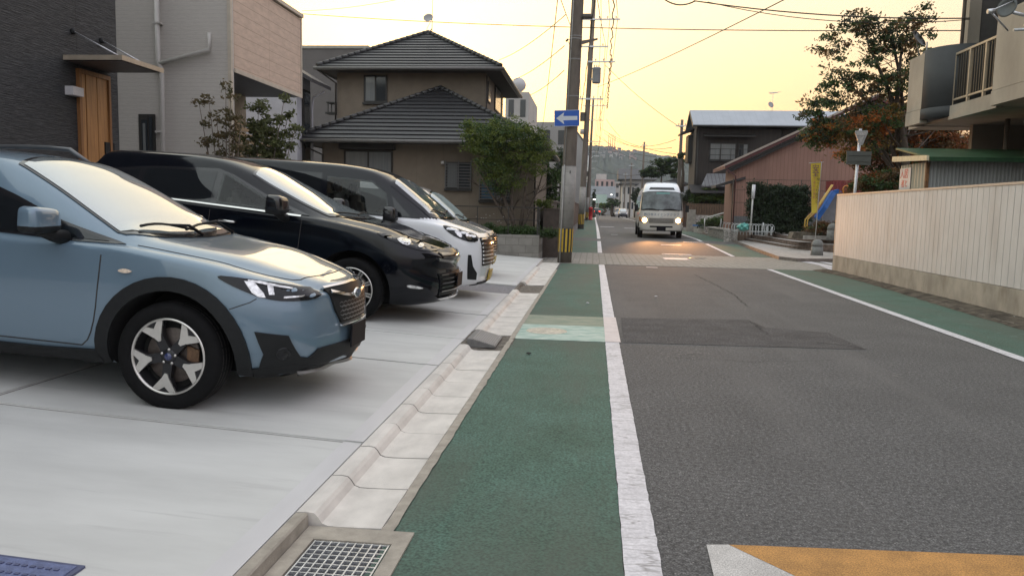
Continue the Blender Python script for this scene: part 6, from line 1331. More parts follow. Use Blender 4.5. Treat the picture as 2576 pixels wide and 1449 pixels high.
mb=MB(); xa=aY(2434,60,YQ).x; xb=aY(2464,60,YQ).x; mb.box((xa,YQ-.05,zl_+.28),(xb,YQ+.3,11)); wpart(mb,'pillar',bc,bl); mb=MB(); mb.box((xb+.002,YQ,zl_+.28),(XB+9,YQ+.15,11)); wpart(mb,'upper_wall',M('dark_grey_wall',(.10,.095,.09)),bl)
mb=MB(); mb.box((XB+.25,4,7.1),(XB+3.3,yN+2.4,7.28)); wpart(mb,'upper_slab',bc,bl)
# dish on the upper right, lamp tube on the drum, dark panel on a stalk
dm=M('dish_metal',(.08,.085,.085),rough=.4,metal=.4,var=.1)
q=aY(2535,20,11.6); D_=thing('satellite_dish','grey satellite dish with feed arm at the top right of the balcony building','satellite dish',(q.x,q.y,q.z))
mb=MB(); T_=Matrix.Rotation(R(-80),4,'Y')@Matrix.Rotation(R(35),4,'X'); mb.lathe([(0,0),(.12,.008),(.22,.028),(.30,.055),(.305,.048),(.22,.018),(.12,-.004),(0,-.012)],28,mat=T_@Matrix.Scale(.45,4)); mb.build('reflector',dm,D_)
mb=MB(); a_=Vector((-.02,-.1,-.33)); f_=aY(2492,30,11.3)-q; mb.tube([a_,f_],.012,6); mb.tube([Vector((.1,0,.1)),f_+Vector((.05,0,.03))],.009,6); mb.tube([f_+Vector((-.04,0,.0)),f_+Vector((.05,0,.01))],.032,10); mb.build('feed_arm',steel,D_)
mb=MB(); mb.tube([(0.05,.02,-.05),(.35,.1,-.1),(.5,.5,-.12)],.025,8); mb.tube([(.1,0,-.3),(1.2,.1,-.22)],.02,6); mb.tube([(.1,0,.2),(1.2,.1,.35)],.02,6); mb.build('mount',steel,D_)
q=aX(2328,168,XB); mb=MB(); mb.tube([(XB-.06,q.y,q.z),(XB+.16,q.y-.22,q.z+.01)],.11,14); mb.tube([(XB+.02,q.y+.05,q.z+.1),(XB+.02,q.y+.05,q.z+.62)],.018,6); tag(mb.build('balcony_lamp',M('lamp_drum_grey',(.22,.23,.235),rough=.4,metal=.3,var=.1)),'short grey tube lamp with thin rod on top of the rounded balcony drum','lamp')
q=aX(2310,100,XB+.3); mb=MB(); mb.lathe([(0,0),(.14,.02),(.26,.08),(.24,.07),(.13,.005),(0,-.012)],24,mat=Matrix.Translation((q.x,q.y+.1,q.z))@Matrix.Rotation(R(50),4,'X')@Matrix.Rotation(R(35),4,'Y')); mb.tube([(q.x,q.y+.1,q.z),(q.x+.1,q.y-.05,q.z-.75)],.016,6); tag(mb.build('small_dish',M('dark_dish',(.05,.055,.05),rough=.5)),'small dark dish seen against the autumn tree, above the balcony drum','satellite dish')
# ---- sign pole at the side road
YP=22.75; p0=aY(2150,485,YP); p1=aY(2163,345,YP)
sp_=thing('sign_pole','grey steel pole with triangular sign and rectangular plate, both seen from behind','road sign',(p0.x,YP,0)); mb=MB(); dx=(p1.x-p0.x)/(p1.z-p0.z)
mb.tube([(p0.x-dx*p0.z,YP,0),(p0.x+dx*(3.95-p0.z),YP,3.95)],.04,12); wpart(mb,'post',steel,sp_)
a=aY(2150,330,YP-.0); b_=aY(2181,329,YP); c_=aY(2164,366,YP); mb=MB(); mb.prism([(a.x,YP-.055,a.z),(b_.x,YP-.055,b_.z),(b_.x+.01,YP-.055,b_.z-.06),(c_.x+.05,YP-.055,c_.z),(c_.x-.05,YP-.055,c_.z),(a.x,YP-.055,a.z-.06)],(.0,.5*.03,0)); 
mb.prism([(a.x+.04,YP-.062,a.z-.045),(b_.x-.03,YP-.062,b_.z-.045),(c_.x,YP-.062,c_.z+.06)],(0,.006,0),1)
mb.box((a.x+.06,YP-.09,a.z-.13),(b_.x-.06,YP-.064,a.z-.10),1); wpart(mb,'triangular_sign',[M('alu_back',(.42,.43,.44),rough=.4,metal=.3,var=.15,sc=20),steel],sp_)
a=aY(2128,380,YP); b_=aY(2188,417,YP); mb=MB(); mb.prism([(a.x,YP-.08,a.z),(b_.x,YP-.08,a.z-.02),(b_.x,YP-.08,b_.z),(a.x,YP-.08,b_.z+.02)],(0,.02,0)); mb.box((a.x+.02,YP-.095,a.z-.13),(b_.x-.02,YP-.081,a.z-.10),0); mb.box((a.x+.02,YP-.095,b_.z+.10),(b_.x-.02,YP-.081,b_.z+.13),0); wpart(mb,'rectangular_plate',M('plate_back',(.11,.115,.105),rough=.5,var=.1),sp_)
# ---- corner plaza: paving, curved steps, bollards, planter walls
stn=M('plaza_stone',(.37,.345,.32),rough=.8,var=.22,sc=6,bump=.3,bsc=50); brk=M('brick_riser',(.14,.10,.08),rough=.85,var=.4,sc=9,bump=.5,bsc=40)
def slab_poly(name,pts,z0,z1,mats=(stn,),top=None,round_=2):
    """raised paving: front edge points then the back corners"""
    mb=MB(); n=len(pts); zf_=z1 if callable(z1) else (lambda y:z1); V=[(x,y,z0) for x,y in pts]+[(x,y,zf_(y)) for x,y in pts]
    A=sum(pts[i][0]*pts[(i+1)%n][1]-pts[(i+1)%n][0]*pts[i][1] for i in range(n))
    tp=tuple(range(n,2*n)) if A>0 else tuple(range(n,2*n))[::-1]
    mb.add(V,[tp],0); mb.add([v for v in V],[(i,(i+1)%n,(i+1)%n+n,i+n) for i in range(n)],1 if len(mats)>1 else 0)
    return struct(mb.build(name,list(mats)))
def gz(u,v,zf):
    p=g(u,v,.2)
    for _ in range(6): p=g(u,v,zf(min(p.y,60)))
    return p
ZK=lambda y: .115+ZR(y)
def edge(uv,z):
    zf=z if callable(z) else (lambda y:z)
    return [(gz(u,v,zf).x,gz(u,v,zf).y) for u,v in uv]
e0=chaikin(edge([(1700,575),(1775,590),(1840,608),(1910,630),(1979,650),(2093,651)],ZK),1); e0=[(max(6.42,x) if y>27.6 else x,y) for x,y in e0]
slab_poly('plaza_paving',e0+[(9.8,27.0),(24,27.2),(24,46),(6.5,46)],-.05,ZK,(stn,M('kerb_stone',(.20,.165,.145),rough=.8,var=.25,sc=8)))
for z_,uv in ((.25,[(1862,598),(1915,606),(1980,617),(2045,624),(2100,628)]),(.42,[(1890,590),(1950,600),(2010,609),(2060,614),(2100,617)]),(.56,[(1915,582),(1970,592),(2040,600),(2100,604)])):
    z=(lambda y,z_=z_: z_+.5*ZR(y)); e=chaikin(edge(uv,z),1); last=e[-1]; slab_poly('step',e+[(last[0]+6,last[1]-.2),(24,30),(24,45),(e[0][0]+.05,45)],.1,z,(stn,brk))
def wallbox(name,pts,z0,z1,t,mat,label,cat,capm=None,group=None):
    """low wall following plan points, thickness t"""
    th=thing(name,label,cat,(pts[0][0],pts[0][1],0),group=group); mb=MB(); mc=MB()
    for (a,b) in zip(pts[:-1],pts[1:]):
        d=(Vector(b)-Vector(a)); n_=Vector((-d.y,d.x)).normalized()*t; 
        mb.prism([(a[0],a[1],z0),(b[0],b[1],z0),(b[0]+n_.x,b[1]+n_.y,z0),(a[0]+n_.x,a[1]+n_.y,z0)],(0,0,z1-z0))
        mc.prism([(a[0]-n_.x*.12,a[1]-n_.y*.12,z1+.001),(b[0]-n_.x*.12,b[1]-n_.y*.12,z1+.001),(b[0]+n_.x*1.1,b[1]+n_.y*1.1,z1+.001),(a[0]+n_.x*1.1,a[1]+n_.y*1.1,z1+.001)],(0,0,.07))
    wpart(mb,'wall_body',mat,th); wpart(mc,'coping',capm or stn,th); return th
rub=M('rubble_stone',(.36,.335,.31),rough=.85,var=.35,sc=7,bump=.6,bsc=14,bumpd=.04)
def voro(mt,sc):
    nt=mt.node_tree; N=nt.nodes.new; L=nt.links.new; b=nt.nodes['Principled BSDF']; src=b.inputs['Base Color'].links[0].from_socket
    tc=N('ShaderNodeTexCoord'); v=N('ShaderNodeTexVoronoi'); v.feature='DISTANCE_TO_EDGE'; v.inputs['Scale'].default_value=sc; L(tc.outputs['Object'],v.inputs[0])
    c=N('ShaderNodeValToRGB'); c.color_ramp.elements[0].position=.02; c.color_ramp.elements[0].color=(.62,.60,.58,1); c.color_ramp.elements[1].position=.09; L(v.outputs[0],c.inputs[0])
    x=N('ShaderNodeMix'); x.data_type='RGBA'; x.blend_type='MULTIPLY'; x.inputs[0].default_value=1; L(src,x.inputs[6]); L(c.outputs[0],x.inputs[7]); L(x.outputs[2],b.inputs['Base Color'])
voro(rub,6.5)
pA=gz(1780,588,ZK);pB=gz(1837,604,ZK);pC=gz(1947,596,ZK)
wallbox('planter_wall',[(pA.x,pA.y),(pB.x,pB.y),(pC.x+.2,pC.y+.3)],.1,.72,.32,rub,'low rubble-stone planter wall with brown coping at the left end of the curved steps','planter wall')
q=gz(1745,580,ZK);q2=gz(1772,585,ZK); wallbox('planter_wall',[(q.x,q.y),(q2.x,q2.y)],.1,.68,.3,rub,'short grey stone planter block just before the minibus flank','planter wall')
soilp=slab_poly('planter_soil',[(pA.x+.2,pA.y+.3),(pB.x+.3,pB.y+.35),(pC.x+.3,pC.y+.6),(13,pC.y+8),(7.2,46)],.1,.73,(M('planter_earth',(.30,.24,.18),rough=.95,var=.3,sc=5),))
mb=MB(); q=aY(1739,555,51.4); mb.box((q.x-.24,51.4,.1),(q.x+.26,51.9,1.75)); mb.box((q.x+.26,51.5,.1),(q.x+2.0,51.8,1.4),1); tag(mb.build('stone_pillar',[M('pillar_stone',(.25,.23,.20),rough=.85,var=.2,sc=5,bump=.3),rub]),'pale stone gate pillar beside the minibus, below the wooden fence','pillar')
def bollard(u,v0,v1,Y,label,z0):
    a=aY(u,v0,Y); b=aY(u,v1,Y); h=a.z-z0; t=thing('bollard',label,'bollard',(a.x,Y,z0),group='round-topped stone bollards'); r_=.205
    MB().lathe([(.001,h),(.09,h-.02),(.16,h-.07),(.195,h-.15),(.2,h-.24),(.001,h-.24)],24).build('domed_cap',M('granite',(.23,.23,.22),rough=.8,var=.2,sc=40,bump=.2),t)
    MB().lathe([(.001,h-.241),(.185,h-.241),(.185,h-.27),(.2,h-.275),(.21,.0),(.001,0)],24).build('shaft',MATS['granite'],t)
bollard(2057,602,642,28.3,'round-topped granite bollard standing in front of the curved steps',.12)
bollard(2096,562,598,30.5,'round-topped bollard half hidden behind the fence end',.60)
q=aY(2016,582,31.5); mb=MB(); mb.prism([(q.x-.45,31.2,.60),(q.x+.45,31.2,.60),(q.x+.45,31.2,.86),(q.x-.36,31.2,.86)],(0,.7,0)); tag(mb.build('stone_block',M('mossy_block',(.13,.11,.085),rough=.9,var=.4,sc=7,bump=.5)),'dark mossy stone block on the plaza left of the brown shrub','stone block')
q=aY(2070,585,31); mb=MB(); mb.box((q.x-.7,30.9,.60),(q.x+1.2,31.15,.74)); tag(mb.build('bed_edging',stn),'low stone edging in front of the brown shrub','edging')
q=aY(2068,560,31.6); o=leaves('brown_shrub',None,[(q.x-.28,31.6,.95,.32,.35,.27,1),(q.x+.2,31.7,1.0,.4,.35,.32,1.3),(q.x+.7,31.6,1.0,.4,.35,.32,1.3)],9000,.035,41,clump=.12,per=50,mats=[lfb,lfb,M('leaf_redbrown',(.16,.075,.03),rough=.6,var=.3,trans=.3),lf2]); tag(o,'rounded reddish-brown shrub beside the white fence end','shrub')
# no-walk markings on the side road
for (uv) in ([(1995,655),(2010,653),(2093,670),(2093,675)],[(2040,655),(2093,663),(2093,667),(2050,657)],[(2060,668),(2093,676),(2093,682)]): ground_poly('road_marking',uv,white,.012)
# ---- banner, white post, handrail, low hoops, bag
q=aY(2051,410,30.0); q2=aY(2052,536,30.0)
bn=thing('banner','tall narrow yellow banner with kanji on the plaza before the hedge','banner',(q.x,30,.6))
T0,T1=aY(2040,412,30),aY(2066,410,30); B0,B1=aY(2042,536,30),aY(2054,536,30); V=[];n=14
for i in range(n+1):
    t=i/n; L_=T0.lerp(B0,t); R_=T1.lerp(B1,t)
    for k in range(5): s_=k/4; p=L_.lerp(R_,s_); V.append((p.x,30+.03*math.sin(t*9+s_*2),p.z))
yb_=M('banner_yellow',(.62,.50,.075),rough=.6,var=.06,sc=3,trans=.3); mb=MB(); mb.add(V,[(i*5+k,i*5+k+1,(i+1)*5+k+1,(i+1)*5+k) for i in range(n) for k in range(4)],0,True); wpart(mb,'cloth',yb_,bn)
mb=MB(); mb.tube([(T1.x+.02,30.04,T1.z+.05),(B1.x+.02,30.04,.6)],.016,8); mb.tube([(T0.x-.06,30.04,T0.z+.02),(T1.x+.10,30.04,T1.z+.03)],.012,6); wpart(mb,'pole',wgrey,bn)
pu=M('purple_lettering',(.16,.05,.18),rough=.6,var=0); bk=M('black_lettering',(.03,.035,.06),rough=.6,var=0)
def bt(s,size,mat,u,v): o=wall_text(s,size,mat,aY(u,v,29.955),face='-Y'); o.data.transform(Matrix.Translation(-Vector(bn.location))); o.parent=bn
bt('安',.26,pu,2052,424); bt('全',.26,pu,2052,438)
for k,ch in enumerate('ゆっくり走ろう'): bt(ch,.14,bk,2059-k*.9,452+k*9.5)
for k,ch in enumerate('交通安全運動'): bt(ch,.11,M('pink_lettering',(.50,.22,.14),rough=.6,var=0),2048,450+k*9.5)
a=aY(1896,465,35.7); b_=aY(1888,573,35.7); t=thing('white_post','slim white marker post standing in front of the hedge','post',(b_.x,35.7,.6)); mb=MB(); mb.tube([(b_.x,35.7,.6),(a.x,35.7,a.z)],.035,10); wpart(mb,'shaft',wgrey,t); mb=MB(); c_=aY(1894,500,35.7); mb.tube([(c_.x,35.7,c_.z),(a.x+.01,35.7,a.z)],.075,10); wpart(mb,'sleeve',M('white_sleeve',(.62,.62,.64),rough=.4,var=.04),t)
a=aY(1773,549,46);b_=aY(1837,531,46);c_=aY(1857,532,46); mb=MB(); mb.tube([a,b_,c_,(c_.x,46,.6)],.03,8); mb.tube([(a.x,46,a.z),(a.x,46,.6)],.03,8); mb.tube([(b_.x,46,b_.z),(b_.x,46,.6)],.022,8); tag(mb.build('handrail',M('white_pipe',(.58,.58,.56),rough=.35,var=.05)),'white pipe handrail sloping down beside the grassy bank','handrail')
o=leaves('bank_grass',None,[(a.x+.7,46.6,.95,1.0,.5,.38,1),(a.x+1.7,46.8,1.05,.7,.5,.45,1)],5500,.075,43,clump=.15,per=20,mats=[lf2,M('grass_leaf',(.07,.10,.035),rough=.7,var=.3)]); o['kind']='stuff'
ORD='first second third fourth fifth sixth seventh eighth ninth tenth eleventh twelfth thirteenth fourteenth fifteenth sixteenth seventeenth'.split()
hoopm=M('hoop_white',(.52,.54,.54),rough=.5,var=.1)
for k in range(17):
    u=1818+k*7.6; YK=max(35.3,41-1.2*k); q=aY(u,573,YK); mb=MB(); r_=.15; mb.tube([(q.x+r_*math.cos(a_),YK+.05*(k%2),.74+.17+r_*1.2*math.sin(a_)) for a_ in [math.pi*2*j/14 for j in range(15)]],.012,5); mb.tube([(q.x,YK,.6),(q.x,YK,.80)],.012,5)
    tag(mb.build('edging_hoop',hoopm),'%s white wire hoop from the left along the plaza planter'%ORD[k],'edging hoop','white wire hoops edging the planter')
for k,(u,v,hh) in enumerate(((1812,560,.5),(1918,556,.42),(1928,562,.3),(1941,566,.28))): YK=41.2 if k==0 else 35.4; q=aY(u,575,YK); mb=MB(); mb.tube([(q.x,YK,.6),(q.x+.03,YK,.68+hh*1.15)],[.035,.03],8); tag(mb.build('white_stake',hoopm),['slanting white stake at the left end of the wire hoops','tallest white stake among the wire hoops','shorter white stake right of the tallest one','last white stake at the right end of the hoops'][k],'stake')
q=aY(1869,560,35.25); bm=bmesh.new(); bmesh.ops.create_icosphere(bm,subdivisions=3,radius=.2)
for v in bm.verts: v.co=v.co*(1+.22*math.sin(v.co.x*31)*math.cos(v.co.z*27)); v.co.x*=1.3; v.co.z*=.9
me=bpy.data.meshes.new('turquoise_bag'); bm.to_mesh(me); bm.free(); me.materials.append(M('turquoise_plastic',(.10,.35,.31),rough=.4,var=.2,sc=8)); o=bpy.data.objects.new('turquoise_bag',me); COL.objects.link(o); o.location=(q.x,35.25,.95); tag(o,'crumpled turquoise bag lying on the white wire hoops','bag')
q=aY(1752,563,47.5); mb=MB(); mb.box((q.x-.2,47.4,.74),(q.x+.35,47.7,.83)); tag(mb.build('blue_tarp',M('blue_tarp',(.05,.16,.38),rough=.5,var=.2,sc=8)),'folded blue tarp on the planter beside the minibus','tarp')
# ---- hedge with mesh fence, slide, red container, grey panel
a=aY(1888,462,36);b_=aY(2042,460,36); hx0,hx1=a.x,b_.x; hz=aY(1960,474,36).z
ht=thing('hedge','dense dark green clipped hedge at the back of the plaza','hedge',((hx0+hx1)/2,36.3,.6)); mb=MB(); mb.box((hx0+.25,36.2,1.0),(hx1-.2,37.0,hz-.2)); 
for k in range(7): x=hx0+.3+k*.42; mb.tube([(x,36.3,.58),(x+.03,36.3,1.1)],.03,6)
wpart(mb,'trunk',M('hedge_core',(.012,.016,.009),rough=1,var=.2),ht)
W_=(hx1-hx0)/2; B=[(hx0+.25+i*(2*W_-.5)/5,36.25,.95+j*(hz-1.1)/4,.3,.22,.28,1) for i in range(6) for j in range(5)]+[(hx0+.2,36.2,hz+.05,.25,.2,.3,.6),(hx0+.9,36.3,hz+.0,.5,.2,.2,.7),(hx0+2.0,36.3,hz+.0,.5,.2,.15,.6)]
leaves('crown',None,B,34000,.05,50,ht,clump=.16,per=70,mats=[lfd,lfd,M('leaf_hedge',(.022,.045,.015),rough=.6,var=.4,trans=.2)])
fm=MB(); xa=aY(1845,452,37.3).x; xb=aY(2330,470,37.3).x; zf=aY(1960,452,37.3).z
x=xa
while x<xb: fm.tube([(x,37.3,.6),(x,37.3,zf)],.022,5); x+=1.55
for z in (zf-.02,zf-.5,zf-1.1): fm.tube([(xa,37.3,z),(xb,37.3,z)],.010,4)
x=xa
while x<xb: fm.tube([(x,37.31,.8),(x,37.31,zf-.03)],.0035,3,cap=False); x+=.11
tag(fm.build('mesh_fence',M('fence_brown',(.05,.038,.028),rough=.7,var=.1)),'thin brown mesh fence standing along the top of the hedge','fence')
SLD=thing('playground_slide','playground slide with yellow tube rails and blue chute','slide',(11.2,33.5,.6)); ym=M('slide_yellow',(.52,.33,.06),rough=.4,var=.1); bmn=M('slide_blue',(.03,.13,.42),rough=.35,var=.15,sc=4)
def up(u,v,Y): q=aY(u,v,Y); return (q.x,q.y,q.z)
mb=MB()
for dy,du in ((0,0),(.35,6)): mb.tube([up(2037+du,584,33.2+dy),up(2024+du,568,33.2+dy),up(2026+du,552,33.2+dy),up(2040+du,538,33.2+dy),up(2056+du*.6,520,33.2+dy),up(2092+du*.5,466,33.8+dy)],.028,8)
wpart(mb,'handrail',ym,SLD)
mb=MB(); P=[up(2055,548,34),up(2075,520,34),up(2098,482,34.2),up(2112,478,34.2)]
for (a,b) in zip(P[:-1],P[1:]): mb.prism([(a[0]-.05,a[1],a[2]+.03),(b[0]-.05,b[1],b[2]+.03),(b[0]+.10,b[1],b[2]-.08),(a[0]+.10,a[1],a[2]-.10)],(0,.3,0))
wpart(mb,'chute',bmn,SLD)
mb=MB(); q=up(2102,530,34.6); mb.box((q[0]-.5,34.6,.6),(q[0]+.9,34.7,q[2]+.75)); tag(mb.build('grey_board',M('panel_grey',(.22,.225,.24),rough=.5,var=.1)),'flat grey board standing behind the blue slide chute','panel')
a=aY(2095,454,36.2);b_=aY(2149,486,36.2); mb=MB(); corr(mb,(a.x,36.2,0),(b_.x+.3,36.2,0),1.2,a.z,.03,.14); mb.box((a.x,36.24,1.2),(b_.x+.3,37.2,a.z-.01)); tag(mb.build('red_container',M('container_red',(.20,.035,.035),rough=.5,var=.15)),'faded red corrugated container beyond the slide','container')
q=aY(2129,478,34.5); mb=MB(); mb.tube([(q.x+.13*math.cos(t_),34.5,q.z+.17*math.sin(t_)) for t_ in [6.283*j/16 for j in range(17)]],.04,6); mb.tube([(q.x,34.5,q.z-.17),(q.x,34.5,.6)],.03,6); tag(mb.build('orange_ring',M('ring_orange',(.60,.20,.02),rough=.4,var=.05)),'orange ring of play equipment peeking over the white fence','play equipment')
# ---- house with red-brown boarded gable
YR=39.0; rb_=thing('red_house','low house with pinkish-brown corrugated gable wall and long maroon roof verge','house',(10,YR+3,0))
rw=M('pink_brown_sheet',(.27,.15,.115),rough=.7,var=.12,sc=1.5,stretch=(1,1,.3),lines=[(0,.18,.14,(.22,.118,.088))])
w0=aY(1847,520,YR).x; eL=aY(1824,424,YR-.5); eR=aY(2025,331,YR-.5); sl_=(eR.z-eL.z)/(eR.x-eL.x); xr_=eR.x+3.2; zr_=eL.z+sl_*(xr_-eL.x); xe=2*xr_-eL.x
mb=MB(); mb.prism([(w0,YR,.0),(xe-.5,YR,.0),(xe-.5,YR,eL.z+sl_*.5-.2),(xr_,YR,zr_-.22),(w0,YR,eL.z+sl_*(w0-eL.x)-.22)],(0,3.0,0)); wpart(mb,'wall',rw,rb_)
mb=MB(); mb.box((w0-.03,YR-.06,.3),(xe-.4,YR-.002,1.42)); wpart(mb,'plinth',M('plinth_grey',(.14,.145,.15),rough=.8,var=.2),rb_)
mar=M('maroon_metal',(.095,.028,.028),rough=.4,var=.15); vgr=M('verge_pale',(.36,.30,.26),rough=.4,var=.1)
for s_,x0,x1 in ((1,eL.x,xr_),(-1,xe,xr_)):
    mb=MB(); z0,z1=eL.z,zr_; mb.prism([(x0,YR-.5,z0-.03),(x1,YR-.5,z1-.03),(x1,YR-.5,z1+.14),(x0,YR-.5,z0+.14)],(0,3.9,0)); 
    wpart(mb,'roof',mar,rb_); mb=MB(); mb.prism([(x0-.05*s_,YR-.56,z0+.10),(x1,YR-.56,z1+.10),(x1,YR-.56,z1+.20),(x0-.05*s_,YR-.56,z0+.20)],(0,.055,0)); wpart(mb,'verge',vgr,rb_)
    mb=MB(); mb.prism([(x0+.2*s_,YR-.30,z0-.22),(x1,YR-.30,z1-.25),(x1,YR-.30,z1-.06),(x0+.2*s_,YR-.30,z0-.04)],(0,.12,0)); wpart(mb,'verge_board',winf,rb_)
mb=MB(); mb.tube([(eL.x+.1,YR-.45,eL.z-.05),(eL.x+.55,YR-.35,eL.z-.35),(eL.x+.55,YR-.2,1.0)],.035,8); wpart(mb,'downpipe',mar,rb_)
a=aY(1850,450,YR-.2); mb=MB(); mb.prism([(a.x-.9,YR-.1,a.z-.45),(a.x+.5,YR-.1,a.z+.0),(a.x+.5,YR-.1,a.z+.12),(a.x-.9,YR-.1,a.z-.32)],(0,1.6,0)); wpart(mb,'lean_to_roof',M('dark_roof',(.03,.028,.03)),rb_)

# ---- dark timber two-storey house with metal roof
YA=54.0; th_=thing('timber_house','dark timber-clad two-storey house with pale blue-grey metal roof','house',(13,57,0))
dk=M('dark_timber',(.026,.020,.017),rough=.8,var=.3,sc=2,stretch=(6,6,.4),lines=[(0,.30,.05,(.022,.017,.014))]); dk2=M('grey_timber',(.085,.07,.058),rough=.8,var=.25,sc=3,stretch=(4,4,.5))
wx0=aY(1750,400,YA).x; ez=aY(1744,317,YA-.6).z; gx0_=aY(1744,317,YA-.6).x; rzz=aX(1731,281,gx0_).z; ry=YA+1.7; yb3=aX(1722,325,gx0_).y; 
rzz=aY(1733,281,ry).z; xe2=wx0+9.5
mb=MB(); mb.box((wx0,YA,.2),(xe2,YA+3.4,ez-.12)); mb.prism([(wx0+.02,YA+.02,ez-.12),(wx0+.02,YA+3.38,ez-.12),(wx0+.02,ry,rzz-.15)],(xe2-wx0-.04,0,0)); wpart(mb,'wall',dk,th_)
mb=MB(); mb.box((wx0-.04,YA+.05,.2),(wx0-.002,YA+3.35,ez-.15)); wpart(mb,'street_boarding',dk2,th_)
met=M('blue_metal_roof',(.30,.33,.37),rough=.4,metal=.25,var=.06,sc=1,lines=[(0,.45,.05,(.25,.28,.31))])
for y0_,y1_ in ((YA-.6,ry),(YA+4.0,ry)):
    mb=MB(); mb.prism([(gx0_,y0_,ez),(gx0_,y1_,rzz),(gx0_,y1_,rzz+.10),(gx0_,y0_,ez+.10)],(xe2-gx0_+.5,0,0)); wpart(mb,'roof',met,th_)
mb=MB()
for y0_,y1_ in ((YA-.62,ry),(YA+4.02,ry)): mb.prism([(gx0_-.03,y0_,ez-.12),(gx0_-.03,y1_,rzz-.12),(gx0_-.03,y1_,rzz+.04),(gx0_-.03,y0_,ez+.04)],(.028,0,0))
mb.tube([(gx0_,YA-.68,ez),(xe2+.4,YA-.68,ez)],.05,6); wpart(mb,'verge',winf,th_)
window(th_,YA,1786,360,1850,404,gl=(curt,curt),split=.42); 
a=aY(1787,403,YA); 
window(th_,YA,1858,362,1881,396,gl=(glz,curt)); 
a=aY(1770,345,YA); b_=aY(1897,350,YA); mb=MB(); mb.prism([(a.x,YA-.7,a.z-.02),(b_.x,YA-.7,a.z-.02),(b_.x,YA-.002,a.z+.14),(a.x,YA-.002,a.z+.14)],(0,0,.05)); wpart(mb,'window_hood',winf,th_)
a=aY(1781,404,YA); b_=aY(1890,404,YA); mb=MB()
for z in (a.z-.05,a.z+.35,a.z+.75): mb.tube([(a.x,YA-.35,z),(b_.x,YA-.35,z)],.02,5)
for k in range(5): x=a.x+(b_.x-a.x)*k/4; mb.tube([(x,YA-.35,a.z-.1),(x,YA-.35,a.z+.75)],.018,5)
wpart(mb,'window_rail',winf,th_)
a=aY(1765,466,YA-1.5); b_=aY(1836,466,YA-1.5); c_=aY(1778,437,YA-.2); d_=aY(1832,437,YA-.2); mb=MB(); mb.add([a,b_,d_,c_,a-Vector((0,0,.1)),b_-Vector((0,0,.1)),d_-Vector((0,0,.1)),c_-Vector((0,0,.1))],[(0,1,2,3),(7,6,5,4),(0,4,5,1),(1,5,6,2),(2,6,7,3),(3,7,4,0)]); wpart(mb,'porch_roof',M('porch_tile',(.17,.17,.18),rough=.45,var=.15,sc=4,lines=[(0,.25,.15,(.07,.07,.072))]),th_)
mb=MB(); a=aY(1762,470,YA-1.5); mb.prism([(a.x-.6,YA-1.7,a.z-.45),(a.x+3.4,YA-1.7,a.z-.35),(a.x+3.4,YA-.002,a.z+.1),(a.x-.6,YA-.002,a.z+.1)],(0,0,.08)); wpart(mb,'lower_roof',MATS['dark_roof'],th_)
mb=MB(); mb.tube([(wx0+5.6,YA-.08,ez-.1),(wx0+5.6,YA-.08,2)],.04,6); mb.tube([(wx0+.1,YA-.08,ez-.1),(wx0+.1,YA-.08,.3)],.04,6); wpart(mb,'downpipe',winf,th_)
q=aY(1942,281,ry); an=MB(); an.tube([(q.x,ry,q.z-.1),(q.x+.02,ry,q.z+1.3)],.016,6)
for k in range(4): an.tube([(q.x-.35+.05*k,ry-.3+.15*k,q.z+1.22),(q.x+.45-.05*k,ry-.3+.15*k,q.z+1.28)],.010,4)
an.tube([(q.x,ry-.35,q.z+1.22),(q.x,ry+.4,q.z+1.25)],.01,4); wpart(an,'aerial_mast',steel,th_)
an=MB(); an.lathe([(0,0),(.12,.01),(.22,.04),(.12,-.005),(0,-.012)],18,mat=Matrix.Translation((q.x-.15,ry-.15,q.z+.42))@Matrix.Rotation(R(65),4,'X')@Matrix.Rotation(R(25),4,'Y')); wpart(an,'dish',MATS['dish_grey'],th_)
mb=MB(); yb4=YA+3.45; c_=aX(1717,400,wx0); z=aX(1722,345,wx0).z
mb.box((wx0-.35,YA+1.7,z-2.3),(wx0-.045,YA+3.2,z-.4)); wpart(mb,'bay_window',winf,th_)
mb=MB(); mb.prism([(wx0-.9,YA+1.4,z-.35),(wx0-.03,YA+1.4,z-.05),(wx0-.03,YA+1.4,z+.06),(wx0-.9,YA+1.4,z-.25)],(0,2.1,0)); wpart(mb,'bay_roof',M('dark_roof',(.03,.028,.03)),th_)
# wooden fence + bushes in front of it
YFn=52.4; a=aY(1728,512,YFn);b_=aY(1846,512,YFn); z1=a.z; z0=aY(1790,534,YFn).z; mb=MB(); x=a.x
while x<b_.x: mb.box((x,YFn,z0-.6),(x+.14,YFn+.02,z1)); x+=.165
mb.box((a.x,YFn+.021,z1-.2),(b_.x,YFn+.06,z1-.12)); mb.box((a.x,YFn+.021,z0-.2),(b_.x,YFn+.06,z0-.12)); tag(mb.build('wooden_fence',M('fence_wood',(.105,.065,.04),rough=.8,var=.3,sc=4,stretch=(5,5,.7))),'low brown wooden picket fence below the bright green bush','fence')
q=aY(1785,490,53); tag(leaves('green_bush',None,[(q.x-.1,53,q.z-.05,.92,.4,.42,2),(q.x+.6,53,q.z-.05,.75,.4,.44,2),(q.x-.85,53,q.z-.25,.55,.35,.3,1)],15000,.06,51,clump=.14,per=60,mats=[M('leaf_bright',(.09,.14,.025),rough=.6,var=.3,trans=.35),lf2]),'bright yellow-green bush above the picket fence before the timber house','bush')
q=aY(1745,478,53.4); tag(leaves('dark_bush',lfd,[(q.x-.1,53.4,q.z-.4,.6,.3,.42,1),(q.x+1.5,53.4,q.z-.65,.7,.3,.36,1)],5000,.06,52,clump=.2,per=50),'dark bush against the timber house wall','bush')  # plain dark leaf colour throughout
